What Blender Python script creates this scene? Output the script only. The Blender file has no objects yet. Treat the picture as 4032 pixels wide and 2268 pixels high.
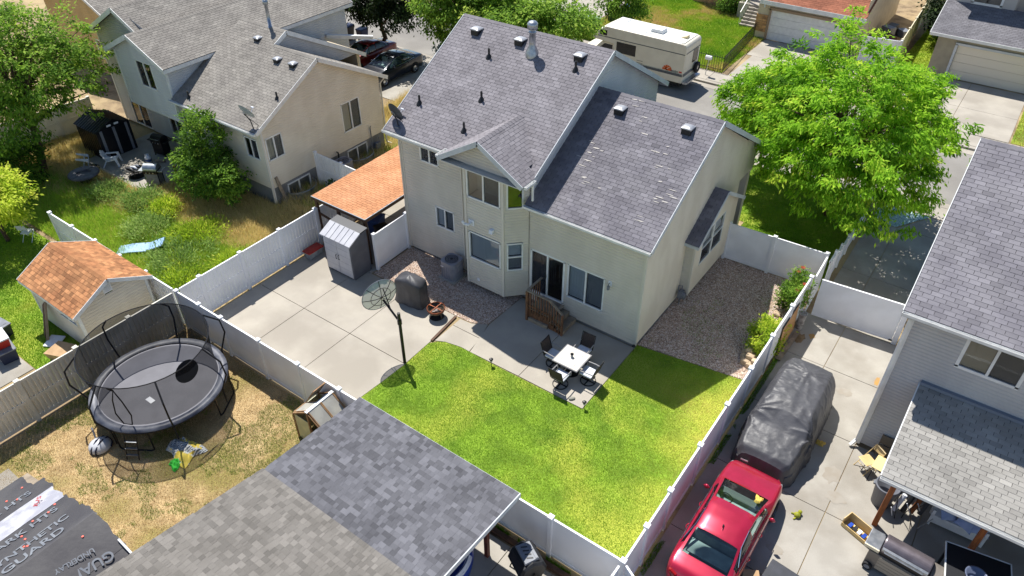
import bpy, math, random
import numpy as np
from mathutils import Vector, Matrix
rnd = random.Random(7)
NR = np.random.RandomState(11)
SC = bpy.context.scene
COL = SC.collection
PI = math.pi
# ------------------------------------------------------------------ camera
CAMP = Vector((8.2214, -19.340, 19.2))
_p, _w = math.radians(38.5312), math.radians(-35.8192)
_f = Vector((math.sin(_w)*math.cos(_p), math.cos(_w)*math.cos(_p), -math.sin(_p)))
_r = Vector((math.cos(_w), -math.sin(_w), 0))
_d = _f.cross(_r)
_a = math.radians(0.0904)
_r2 = _r*math.cos(_a)+_d*math.sin(_a)
_d2 = _f.cross(_r2)
cd = bpy.data.cameras.new('camera'); cam = bpy.data.objects.new('camera', cd); COL.objects.link(cam)
cam.matrix_world = Matrix(((_r2.x, -_d2.x, -_f.x, CAMP.x), (_r2.y, -_d2.y, -_f.y, CAMP.y), (_r2.z, -_d2.z, -_f.z, CAMP.z), (0, 0, 0, 1)))
cd.sensor_fit = 'HORIZONTAL'; cd.sensor_width = 36; cd.lens = 36*2892.29/4032
cd.clip_start = .5; cd.clip_end = 900
SC.camera = cam
# ------------------------------------------------------------------ light
SUNV = Vector((-.49, .306, 1)).normalized()
wd = bpy.data.worlds.new('World'); SC.world = wd; wd.use_nodes = True
nt = wd.node_tree; bg = nt.nodes['Background']; bg.inputs['Strength'].default_value = .1
sk = nt.nodes.new('ShaderNodeTexSky'); sk.sky_type = 'NISHITA'; sk.sun_disc = False
sk.sun_elevation = math.asin(SUNV.z); sk.sun_rotation = math.atan2(SUNV.x, SUNV.y)
sk.altitude = 1400; sk.air_density = 1.0; sk.dust_density = .7; sk.ozone_density = 1.0
nt.links.new(sk.outputs[0], bg.inputs[0])
sd = bpy.data.lights.new('sun', 'SUN'); sd.energy = 5.0; sd.angle = math.radians(.5); sd.color = (1, .965, .9)
so = bpy.data.objects.new('sun', sd); COL.objects.link(so)
so.rotation_euler = (-SUNV).to_track_quat('-Z', 'Y').to_euler(); so.location = (-20, 15, 40)
SC.view_settings.view_transform = 'Standard'; SC.view_settings.look = 'None'
SC.view_settings.exposure = 0.56; SC.view_settings.gamma = 1
SC.view_settings.use_curve_mapping = False
SC.render.resolution_x = 1024; SC.render.resolution_y = 576
SC.cycles.max_bounces = 6; SC.cycles.transparent_max_bounces = 16
# ------------------------------------------------------------------ materials
def s(r, g, b):
    return tuple(((c/255)/12.92 if c/255 <= .04045 else ((c/255+.055)/1.055)**2.4) for c in (r, g, b))
MATS = {}
def mat(name, c, c2=None, scale=2., rough=.8, metal=0., bump=0., bscale=60., tone=0., spec=.4, grain=0., gscale=120., trans=0., coat=0., stretch=None, c3=None, s3=.35, lo=.4, hi=.6):
    """node material: two colours mixed by noise, optional third by larger noise, per-piece tone, grain and bump"""
    if name in MATS: return MATS[name]
    m = bpy.data.materials.new(name); m.use_nodes = True; MATS[name] = m
    n = m.node_tree.nodes; L = m.node_tree.links
    b = n['Principled BSDF']; b.inputs['Roughness'].default_value = rough; b.inputs['Metallic'].default_value = metal
    b.inputs['Specular IOR Level'].default_value = spec
    if coat: b.inputs['Coat Weight'].default_value = coat; b.inputs['Coat Roughness'].default_value = .06
    geo = n.new('ShaderNodeNewGeometry'); pos = geo.outputs['Position']
    if stretch:
        vm = n.new('ShaderNodeVectorMath'); vm.operation = 'MULTIPLY'; vm.inputs[1].default_value = stretch
        L.new(pos, vm.inputs[0]); pos = vm.outputs[0]
    def noise(sc, det=5):
        t = n.new('ShaderNodeTexNoise'); t.inputs['Scale'].default_value = sc; t.inputs['Detail'].default_value = det
        L.new(pos, t.inputs['Vector']); return t.outputs['Fac']
    def rng(f, a, b_, x=0., y=1.):
        r = n.new('ShaderNodeMapRange'); r.inputs[1].default_value = a; r.inputs[2].default_value = b_
        r.inputs[3].default_value = x; r.inputs[4].default_value = y; L.new(f, r.inputs[0]); return r.outputs[0]
    def mix(f, A, B, mode='MIX'):
        x = n.new('ShaderNodeMix'); x.data_type = 'RGBA'; x.blend_type = mode
        if isinstance(f, float): x.inputs[0].default_value = f
        else: L.new(f, x.inputs[0])
        for i, v in ((6, A), (7, B)):
            if isinstance(v, tuple): x.inputs[i].default_value = (*v, 1)
            else: L.new(v, x.inputs[i])
        return x.outputs[2]
    colr = tuple(c)
    if c2: colr = mix(rng(noise(scale), lo, hi), tuple(c), tuple(c2))
    if c3: colr = mix(rng(noise(s3), .45, .62), colr, tuple(c3))
    val = None
    if tone:
        at = n.new('ShaderNodeAttribute'); at.attribute_name = 'tone'
        oi = n.new('ShaderNodeObjectInfo'); sp = n.new('ShaderNodeSeparateColor'); L.new(oi.outputs['Color'], sp.inputs[0])
        ad = n.new('ShaderNodeMath'); ad.operation = 'ADD'; L.new(at.outputs['Fac'], ad.inputs[0]); L.new(sp.outputs[0], ad.inputs[1])
        val = rng(ad.outputs[0], 0, 1, 1-tone, 1+tone)
    if grain:
        g = rng(noise(gscale, 2), .3, .7, 1-grain, 1+grain)
        if val is not None:
            mu = n.new('ShaderNodeMath'); mu.operation = 'MULTIPLY'; L.new(val, mu.inputs[0]); L.new(g, mu.inputs[1]); val = mu.outputs[0]
        else: val = g
    if val is not None:
        vm = n.new('ShaderNodeVectorMath'); vm.operation = 'SCALE'
        if isinstance(colr, tuple): vm.inputs[0].default_value = colr
        else: L.new(colr, vm.inputs[0])
        L.new(val, vm.inputs['Scale']); colr = vm.outputs[0]
    if isinstance(colr, tuple): b.inputs['Base Color'].default_value = (*colr, 1)
    else: L.new(colr, b.inputs['Base Color'])
    if bump:
        bp = n.new('ShaderNodeBump'); bp.inputs['Strength'].default_value = bump; bp.inputs['Distance'].default_value = .02
        L.new(noise(bscale, 4), bp.inputs['Height']); L.new(bp.outputs[0], b.inputs['Normal'])
    if trans:
        tr = n.new('ShaderNodeBsdfTranslucent'); mx = n.new('ShaderNodeMixShader'); mx.inputs[0].default_value = trans
        if isinstance(colr, tuple): tr.inputs[0].default_value = (*colr, 1)
        else: L.new(colr, tr.inputs[0])
        L.new(b.outputs[0], mx.inputs[1]); L.new(tr.outputs[0], mx.inputs[2]); L.new(mx.outputs[0], n['Material Output'].inputs[0])
    return m
def palette_mat(name, cols, rough=.85, trans=0., spec=.3):
    """colour ramp driven by the per-piece 'tone' attribute"""
    if name in MATS: return MATS[name]
    m = bpy.data.materials.new(name); m.use_nodes = True; MATS[name] = m
    n = m.node_tree.nodes; L = m.node_tree.links; b = n['Principled BSDF']
    b.inputs['Roughness'].default_value = rough; b.inputs['Specular IOR Level'].default_value = spec
    at = n.new('ShaderNodeAttribute'); at.attribute_name = 'tone'
    cr = n.new('ShaderNodeValToRGB'); e = cr.color_ramp.elements
    while len(e) < len(cols): e.new(.5)
    for i, c in enumerate(cols): e[i].position = i/(len(cols)-1); e[i].color = (*c, 1)
    L.new(at.outputs['Fac'], cr.inputs[0]); L.new(cr.outputs[0], b.inputs['Base Color'])
    if trans:
        tr = n.new('ShaderNodeBsdfTranslucent'); mx = n.new('ShaderNodeMixShader'); mx.inputs[0].default_value = trans
        L.new(cr.outputs[0], tr.inputs[0]); L.new(b.outputs[0], mx.inputs[1]); L.new(tr.outputs[0], mx.inputs[2])
        L.new(mx.outputs[0], n['Material Output'].inputs[0])
    return m
def glass_mat(name, tint=(.8, .85, .85), refl=.12, rough=.02):
    if name in MATS: return MATS[name]
    m = bpy.data.materials.new(name); m.use_nodes = True; MATS[name] = m
    n = m.node_tree.nodes; L = m.node_tree.links
    t = n.new('ShaderNodeBsdfTransparent'); t.inputs[0].default_value = (*tint, 1)
    g = n.new('ShaderNodeBsdfGlossy'); g.inputs['Roughness'].default_value = rough
    fr = n.new('ShaderNodeFresnel'); fr.inputs[0].default_value = 1.5
    ad = n.new('ShaderNodeMath'); ad.operation = 'ADD'; ad.inputs[1].default_value = refl; ad.use_clamp = True
    L.new(fr.outputs[0], ad.inputs[0]); mx = n.new('ShaderNodeMixShader'); L.new(ad.outputs[0], mx.inputs[0])
    L.new(t.outputs[0], mx.inputs[1]); L.new(g.outputs[0], mx.inputs[2]); L.new(mx.outputs[0], n['Material Output'].inputs[0])
    return m
def mesh_mat(name, col, op):
    """woven net: seen-through fabric with even opacity"""
    if name in MATS: return MATS[name]
    m = bpy.data.materials.new(name); m.use_nodes = True; MATS[name] = m
    n = m.node_tree.nodes; L = m.node_tree.links
    t = n.new('ShaderNodeBsdfTransparent'); d = n.new('ShaderNodeBsdfDiffuse'); d.inputs[0].default_value = (*col, 1)
    mx = n.new('ShaderNodeMixShader'); mx.inputs[0].default_value = op
    L.new(t.outputs[0], mx.inputs[1]); L.new(d.outputs[0], mx.inputs[2]); L.new(mx.outputs[0], n['Material Output'].inputs[0])
    return m
# ------------------------------------------------------------------ objects
OFF = {}
def tag(o, label=None, cat=None, group=None, kind=None):
    if label: o['label'] = label
    if cat: o['category'] = cat
    if group: o['group'] = group
    if kind: o['kind'] = kind
    return o
def thing(name, label, cat, loc=(0, 0, 0), rz=0., group=None, world=False):
    o = bpy.data.objects.new(name, None); COL.objects.link(o); o.location = loc; o.rotation_euler = (0, 0, rz)
    o.empty_display_size = .2
    OFF[o.name] = Vector(loc) if world else None
    return tag(o, label, cat, group)
def link(name, me, m, parent=None, kind=None, label=None):
    o = bpy.data.objects.new(name, me); COL.objects.link(o)
    if m is not None and not me.materials: me.materials.append(m)
    if parent: o.parent = parent
    if kind: o['kind'] = kind
    if label: o['label'] = label
    if parent is not None: OFF[o.name] = OFF.get(parent.name)
    return o
class MB:
    def __init__(self): self.v = []; self.f = []
    def add(self, vs, fs):
        b = len(self.v); self.v += [tuple(p) for p in vs]; self.f += [tuple(b+i for i in q) for q in fs]; return self
    def box(self, a, b):
        (x0, y0, z0), (x1, y1, z1) = a, b
        if x0 > x1: x0, x1 = x1, x0
        if y0 > y1: y0, y1 = y1, y0
        if z0 > z1: z0, z1 = z1, z0
        return self.add([(x0, y0, z0), (x1, y0, z0), (x1, y1, z0), (x0, y1, z0), (x0, y0, z1), (x1, y0, z1), (x1, y1, z1), (x0, y1, z1)],
                        [(3, 2, 1, 0), (4, 5, 6, 7), (0, 1, 5, 4), (1, 2, 6, 5), (2, 3, 7, 6), (3, 0, 4, 7)])
    def fbox(self, P, U, V, N, u0, u1, v0, v1, n0, n1):
        P, U, V, N = map(Vector, (P, U, V, N))
        q = lambda a, b, c: P+U*a+V*b+N*c
        return self.add([q(u0, v0, n0), q(u1, v0, n0), q(u1, v1, n0), q(u0, v1, n0), q(u0, v0, n1), q(u1, v0, n1), q(u1, v1, n1), q(u0, v1, n1)],
                        [(3, 2, 1, 0), (4, 5, 6, 7), (0, 1, 5, 4), (1, 2, 6, 5), (2, 3, 7, 6), (3, 0, 4, 7)])
    def quad(self, *p): return self.add(p, [tuple(range(len(p)))])
    def prism(self, poly, ax, a, b):
        """poly: 2-D outline, extruded along axis ax from a to b"""
        def q(p, t): return {'x': (t, p[0], p[1]), 'y': (p[0], t, p[1]), 'z': (p[0], p[1], t)}[ax]
        n = len(poly)
        return self.add([q(p, a) for p in poly]+[q(p, b) for p in poly],
                        [tuple(range(n-1, -1, -1)), tuple(range(n, 2*n))]+[(i, (i+1) % n, n+(i+1) % n, n+i) for i in range(n)])
    def beam(self, p, q, w, h, up=(0, 0, 1)):
        p, q = Vector(p), Vector(q); d = (q-p); L = d.length; d.normalize(); u = Vector(up)
        if abs(d.dot(u)) > .98: u = Vector((1, 0, 0))
        sx = d.cross(u).normalized(); u = sx.cross(d)
        return self.fbox(p, d, sx, u, 0, L, -w/2, w/2, -h/2, h/2)
    def tube(self, pts, r, n=8, caps=True, closed=False):
        pts = [Vector(p) for p in pts]; rs = r if isinstance(r, (list, tuple)) else [r]*len(pts); b = len(self.v); m = len(pts); prev = None
        for i, p in enumerate(pts):
            if closed: d = pts[(i+1) % m]-pts[i-1]
            else: d = pts[min(i+1, m-1)]-pts[max(i-1, 0)]
            d = d.normalized() if d.length else Vector((0, 0, 1))
            if prev is None: prev = Vector((0, 0, 1)) if abs(d.z) < .9 else Vector((1, 0, 0))
            a = (prev-d*prev.dot(d)).normalized(); prev = a; c = d.cross(a)
            for k in range(n):
                t = 2*PI*k/n; self.v.append(tuple(p+(a*math.cos(t)+c*math.sin(t))*rs[i]))
        for i in range(m if closed else m-1):
            j = (i+1) % m
            for k in range(n):
                l = (k+1) % n; self.f.append((b+i*n+k, b+i*n+l, b+j*n+l, b+j*n+k))
        if caps and not closed:
            self.f.append(tuple(b+k for k in range(n-1, -1, -1))); self.f.append(tuple(b+(m-1)*n+k for k in range(n)))
        return self
    def lathe(self, prof, c=(0, 0, 0), n=20, ax='z', a0=0., a1=2*PI):
        full = abs(a1-a0-2*PI) < 1e-6; k = n if full else n+1; b = len(self.v)
        for (r, h) in prof:
            for i in range(k):
                t = a0+(a1-a0)*i/n; x, y = r*math.cos(t), r*math.sin(t)
                p = {'z': (x, y, h), 'x': (h, x, y), 'y': (x, h, y)}[ax]
                self.v.append((p[0]+c[0], p[1]+c[1], p[2]+c[2]))
        for j in range(len(prof)-1):
            for i in range(n):
                i2 = (i+1) % k; self.f.append((b+j*k+i, b+j*k+i2, b+(j+1)*k+i2, b+(j+1)*k+i))
        return self
    def disc(self, c, r, n=20, ax='z', ry=None):
        ry = ry or r; P = []
        for i in range(n):
            t = 2*PI*i/n; x, y = r*math.cos(t), ry*math.sin(t)
            P.append({'z': (c[0]+x, c[1]+y, c[2]), 'x': (c[0], c[1]+x, c[2]+y), 'y': (c[0]+x, c[1], c[2]+y)}[ax])
        return self.add(P, [tuple(range(n))])
    def grid(self, rows, closed=False):
        b = len(self.v); k = len(rows[0])
        for r in rows: self.v += [tuple(p) for p in r]
        for j in range(len(rows)-1):
            for i in range(k if closed else k-1):
                i2 = (i+1) % k; self.f.append((b+j*k+i, b+j*k+i2, b+(j+1)*k+i2, b+(j+1)*k+i))
        return self
    def mesh(self, name, off=None, smooth=False):
        me = bpy.data.meshes.new(name)
        vs = [(x-off[0], y-off[1], z-off[2]) for x, y, z in self.v] if off is not None else self.v
        me.from_pydata(vs, [], self.f)
        if smooth: me.polygons.foreach_set('use_smooth', [True]*len(self.f))
        me.update(); return me
    def build(self, name, m, parent=None, kind=None, label=None, smooth=False, bevel=0., sub=0, auto=None):
        off = OFF.get(parent.name) if parent else None
        o = link(name, self.mesh(name, off, smooth), m, parent, kind, label)
        if bevel:
            bv = o.modifiers.new('bevel', 'BEVEL'); bv.width = bevel; bv.segments = 2; bv.limit_method = 'ANGLE'
        if sub:
            sb = o.modifiers.new('sub', 'SUBSURF'); sb.levels = sub; sb.render_levels = sub
        return o
def npmesh(name, V, F, m, parent=None, kind=None, tone=None, smooth=False, dom='FACE'):
    """fast mesh from arrays; F is (n,3) or (n,4); tone per face or point"""
    V = np.asarray(V, dtype=np.float32); F = np.asarray(F, dtype=np.int32)
    off = OFF.get(parent.name) if parent else None
    if off is not None: V = V-np.array(off, dtype=np.float32)
    me = bpy.data.meshes.new(name); k = F.shape[1]
    me.vertices.add(len(V)); me.vertices.foreach_set('co', V.ravel())
    me.loops.add(F.size); me.loops.foreach_set('vertex_index', F.ravel())
    me.polygons.add(len(F)); me.polygons.foreach_set('loop_start', np.arange(0, F.size, k, dtype=np.int32))
    me.update(calc_edges=True)
    if tone is not None:
        a = me.attributes.new('tone', 'FLOAT', dom); a.data.foreach_set('value', np.asarray(tone, dtype=np.float32))
    me.polygons.foreach_set('use_smooth', np.full(len(F), bool(smooth)))
    o = link(name, me, m, parent, kind); o.color = (0, 0, 0, 1); return o
_VN = {}
def vnoise(x, y, sc, seed=0):
    """value noise on a lattice"""
    if seed not in _VN: _VN[seed] = np.random.RandomState(seed).rand(256, 256)
    T = _VN[seed]
    X = np.asarray(x)*sc+100; Y = np.asarray(y)*sc+100; i = np.floor(X).astype(int); j = np.floor(Y).astype(int)
    u = X-i; v = Y-j; u = u*u*(3-2*u); v = v*v*(3-2*v)
    g = lambda a, b: T[a % 256, b % 256]
    return (g(i, j)*(1-u)+g(i+1, j)*u)*(1-v)+(g(i, j+1)*(1-u)+g(i+1, j+1)*u)*v
def fbm(x, y, sc, seed=0, o=4):
    t = 0; a = 1; n = 0
    for k in range(o): t = t+a*vnoise(x, y, sc*2**k, seed+k); n += a; a *= .55
    return t/n
def inpoly(px, py, poly):
    c = np.zeros(len(px), bool); n = len(poly)
    for i in range(n):
        x0, y0 = poly[i]; x1, y1 = poly[(i+1) % n]
        t = ((y0 > py) != (y1 > py)) & (px < (x1-x0)*(py-y0)/((y1-y0) or 1e-9)+x0); c ^= t
    return c
def scatter(poly, n, holes=()):
    xs = [p[0] for p in poly]; ys = [p[1] for p in poly]
    x = NR.uniform(min(xs), max(xs), n); y = NR.uniform(min(ys), max(ys), n); k = inpoly(x, y, poly)
    for h in holes: k &= ~inpoly(x, y, h)
    return x[k], y[k]
def blades(name, x, y, z, h, w, tone, m, lean=.5, parent=None, seg=1):
    """one thin triangle for each blade of grass or leaf of weed"""
    n = len(x); a = NR.uniform(0, 2*PI, n); l = NR.uniform(.1, 1, n)*lean*h; b = a+NR.uniform(-1, 1, n)
    dx, dy = np.cos(a)*w/2, np.sin(a)*w/2
    V = np.empty((n, 3, 3)); V[:, 0] = np.stack([x-dx, y-dy, z+0*x], 1); V[:, 1] = np.stack([x+dx, y+dy, z+0*x], 1)
    V[:, 2] = np.stack([x-np.sin(b)*l, y+np.cos(b)*l, z+h*np.ones(n)], 1)
    return npmesh(name, V.reshape(-1, 3), np.arange(3*n).reshape(-1, 3), m, parent, 'stuff', tone)
# ------------------------------------------------------------------ building helpers
TABMESH = {}
def zero_tone(me):
    a = me.attributes.new('tone', 'FLOAT', 'FACE'); a.data.foreach_set('value', [0.]*len(me.polygons))
def tabmesh(kind, e, t, m):
    key = (kind, m.name)
    if key not in TABMESH:
        mb = MB(); mb.add([(0, 0, 0), (1, 0, 0), (0, 0, t), (1, 0, t), (0, e, .003), (1, e, .003)], [(0, 1, 3, 2), (2, 3, 5, 4), (0, 2, 4), (1, 5, 3)])
        me = mb.mesh('shingle'); me.materials.append(m); zero_tone(me); TABMESH[key] = me
    return TABMESH[key]
ROOFS = {}
def roof_plane(house, P0, U, V, W, Lh, m, deckm, style='tab', expo=.143, tw=.305, name='roof', thick=.1, cut=None, sub=None):
    P0, U, V = Vector(P0), Vector(U).normalized(), Vector(V).normalized(); N = U.cross(V)
    par = sub or house
    deck = MB().fbox(P0, U, V, N, 0, W, 0, Lh, -thick, 0).build(name, deckm, par)
    pieces = []; i = 0; v = -.02
    while v < Lh-.03:
        e = min(expo+.03, Lh-v); u = -rnd.uniform(0, .3) if style == 'arch' else -(i % 2)*tw/2-(i % 3 == 1)*.03
        while u < W-.02:
            w = tw if style == 'tab' else rnd.choice((.08, .12, .16, .2, .24))
            a, b = max(u, -.015), min(u+w-(.013 if style == 'tab' else .004), W+.015)
            if b-a > .03:
                q = P0+U*a+V*v
                if cut is None or not cut(P0+U*(a+b)/2+V*(v+expo/2)):
                    t = .5+.17*rnd.gauss(0, 1)
                    if style == 'arch': t = rnd.choice((.15, .3, .5, .6, .75, .95))+rnd.uniform(-.08, .08)
                    if rnd.random() < .05: t -= .3
                    t += (float(vnoise(q.x+q.z, q.y, .9, 3))-.5)*(.35 if style == 'tab' else .12)
                    pieces.append((q+N*rnd.uniform(.001, .004), b-a, e, min(1, max(0, t))))
            u += w
        v += expo; i += 1
    ROOFS.setdefault(house.name, []).append((deck, U, V, N, pieces, m, style, expo))
    return deck
def inframe(p):
    v = p-CAMP; z = v.dot(_f)
    if z <= 0: return False
    x, y = v.dot(_r2)/z*2892.29, v.dot(_d2)/z*2892.29
    return abs(x) < 2016 and abs(y) < 1134
def finish_roofs(house, quota=300):
    """the nearest shingles become parts of their own, the rest of each slope one part"""
    allp = []
    for ri, R in enumerate(ROOFS.get(house.name, [])):
        facing = (CAMP-R[4][0][0]).dot(R[3]) > 0 if R[4] else False
        full = R[7]+.03
        for pi, p in enumerate(R[4]):
            if facing and inframe(p[0]) and abs(p[2]-full) < .001: allp.append(((p[0]-CAMP).length, ri, pi))
    allp.sort(); own = set((r, p) for _, r, p in allp[:quota])
    off = OFF.get(house.name)
    for ri, (deck, U, V, N, pieces, m, style, expo) in enumerate(ROOFS.get(house.name, [])):
        th = .012 if style == 'tab' else .017
        me = tabmesh(style+str(expo), expo+.03, th, m); Vs = []; Fs = []; T = []
        R3 = Matrix((U, V, N)).transposed()
        for pi, (q, w, e, t) in enumerate(pieces):
            if (ri, pi) in own:
                o = bpy.data.objects.new('shingle', me); COL.objects.link(o); o.parent = deck
                M4 = R3.to_4x4() @ Matrix.Diagonal((w, 1, 1, 1)); M4.translation = q-(off or Vector())
                o.matrix_local = M4; o.color = (t, t, t, 1)
            else:
                b = len(Vs)
                for (x, y, z) in ((0, 0, 0), (1, 0, 0), (0, 0, th), (1, 0, th), (0, e, .003), (1, e, .003)):
                    Vs.append(q+U*(x*w)+V*y+N*z)
                Fs += [(b, b+1, b+3), (b, b+3, b+2), (b+2, b+3, b+5), (b+2, b+5, b+4), (b, b+2, b+4), (b+1, b+5, b+3)]; T += [t]*6
        if Vs: npmesh('shingles', np.array([tuple(v) for v in Vs]), np.array(Fs), m, deck, 'stuff', T)
def ridge_caps(house, deck, p, q, m, w=.13, drop=.5, step=.2):
    p, q = Vector(p), Vector(q); d = q-p; L = d.length; d.normalize(); sx = d.cross(Vector((0, 0, 1))).normalized(); n = int(L/step); off = OFF.get(house.name) or Vector()
    key = ('cap', m.name, round(drop, 2), round(w, 2))
    if key not in TABMESH:
        mb = MB(); dz = -w*drop
        mb.add([(0, 0, .028), (0, w, .028+dz), (0, -w, .028+dz), (step+.02, 0, .014), (step+.02, w, .014+dz), (step+.02, -w, .014+dz), (0, w, .01+dz), (0, -w, .01+dz)],
               [(0, 3, 4, 1), (0, 2, 5, 3), (0, 1, 6, 7, 2)])
        me = mb.mesh('ridge_cap'); me.materials.append(m); zero_tone(me); TABMESH[key] = me
    for i in range(n):
        o = bpy.data.objects.new('ridge_cap', TABMESH[key]); COL.objects.link(o); o.parent = deck
        M4 = Matrix((d, sx, Vector((0, 0, 1)))).transposed().to_4x4(); M4.translation = p+d*(i*L/n)-off
        o.matrix_local = M4; t = rnd.uniform(.3, .6); o.color = (t, t, t, 1)
def gable_roof(house, axis, a0, a1, b0, b1, ze, slope, m, deckm, trim, rb=None, style='tab', expo=.143, tw=.305, sides=(1, 1), rakes=(1, 1), fasc=.19, caps=True, thick=.1, cut=None, tail=(1, 1)):
    rb = (b0+b1)/2 if rb is None else rb
    zr = ze+slope*(rb-b0); zh = zr-slope*(b1-rb); k = math.hypot(1, slope); c, sn = 1/k, slope/k; decks = []
    if axis == 'x':
        lo = ((a0, b0, ze), (1, 0, 0), (0, c, sn)); hi = ((a1, b1, zh), (-1, 0, 0), (0, -c, sn)); pt = lambda a, b, z: Vector((a, b, z))
    else:
        lo = ((b0, a1, ze), (0, -1, 0), (c, 0, sn)); hi = ((b1, a0, zh), (0, 1, 0), (-c, 0, sn)); pt = lambda a, b, z: Vector((b, a, z))
    if sides[0]: decks.append(roof_plane(house, *lo, a1-a0, (rb-b0)*k, m, deckm, style, expo, tw, thick=thick, cut=cut))
    if sides[1]: decks.append(roof_plane(house, *hi, a1-a0, (b1-rb)*k, m, deckm, style, expo, tw, thick=thick, cut=cut))
    for e, on, sg in ((a0, rakes[0], -1), (a1, rakes[1], 1)):
        if not on: continue
        mb = MB()
        A, B, D = pt(e+sg*.012, b0, ze-fasc/2+.02), pt(e+sg*.012, rb, zr-fasc/2+.02), pt(e+sg*.012, b1, zh-fasc/2+.02)
        mb.beam(A, B, .024, fasc); mb.beam(B, D, .024, fasc); mb.build('rake_board', trim, house)
    for j, (b, z, sg) in enumerate(((b0, ze, -1), (b1, zh, 1))):
        if tail[j] and sides[j]:
            mb = MB(); mb.beam(pt(a0, b+sg*.012, z-fasc/2-.015), pt(a1, b+sg*.012, z-fasc/2-.015), .024, fasc*.85); mb.build('fascia', trim, house)
    if caps and decks: ridge_caps(house, decks[0], pt(a0, rb, zr), pt(a1, rb, zr), m, drop=slope)
    return decks
def gutter(house, p, q, m, w=.11, h=.09, out=(0, -1, 0)):
    p, q = Vector(p), Vector(q); d = (q-p); L = d.length; d.normalize(); o = Vector(out); z = Vector((0, 0, 1)); mb = MB()
    mb.fbox(p, d, o, z, 0, L, .03, .03+w, -h, -h+.008); mb.fbox(p, d, o, z, 0, L, .03+w-.01, .03+w, -h, .012); mb.fbox(p, d, o, z, 0, L, .027, .032, -h, 0)
    mb.fbox(p, d, o, z, -.006, .004, .027, .03+w, -h, .01); mb.fbox(p, d, o, z, L-.004, L+.006, .027, .03+w, -h, .01)
    return mb.build('gutter', m, house)
def siding(house, P, U, N, poly, openings, m, expo=.125, name='siding', proud=.03):
    P, U, N = Vector(P), Vector(U).normalized(), Vector(N).normalized(); Z = Vector((0, 0, 1)); mb = MB()
    zs = [p[1] for p in poly]; z = min(zs); zt = max(zs)
    def iv(zz):
        xs = []; n = len(poly)
        for i in range(n):
            (u0, z0), (u1, z1) = poly[i], poly[(i+1) % n]
            if (z0-zz)*(z1-zz) <= 0 and z0 != z1: xs.append(u0+(u1-u0)*(zz-z0)/(z1-z0))
        return (min(xs), max(xs)) if len(xs) > 1 else None
    while z < zt-.01:
        z1 = min(z+expo, zt); A, B = iv(z+.0005), iv(z1-.0005)
        if A and B:
            cuts = sorted((o[0], o[1]) for o in openings if o[2] < z+expo*.55 and o[3] > z1-expo*.55)
            segs = []; a, a2 = A[0], B[0]
            for c0, c1 in cuts:
                if c0 > a: segs.append((a, c0, a2, c0))
                a = a2 = max(a, c1)
            segs.append((a, A[1], a2, B[1]))
            for (x0, x1, y0, y1) in segs:
                if x1-x0 < .005: continue
                q = lambda u, zz, n: P+U*u+Z*zz+N*n
                zm = z+(z1-z)*.66; m0, m1 = x0+(y0-x0)*.66, x1+(y1-x1)*.66
                mb.add([q(x0, z, proud), q(x1, z, proud), q(m1, zm, proud*.85), q(m0, zm, proud*.85), q(max(y1, y0), z1, .003), q(y0, z1, .003), q(x0, z, 0), q(x1, z, 0)], [(0, 1, 2, 3), (3, 2, 4, 5), (6, 7, 1, 0)])
        z = z1
    return mb.build(name, m, house, 'stuff')
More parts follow.
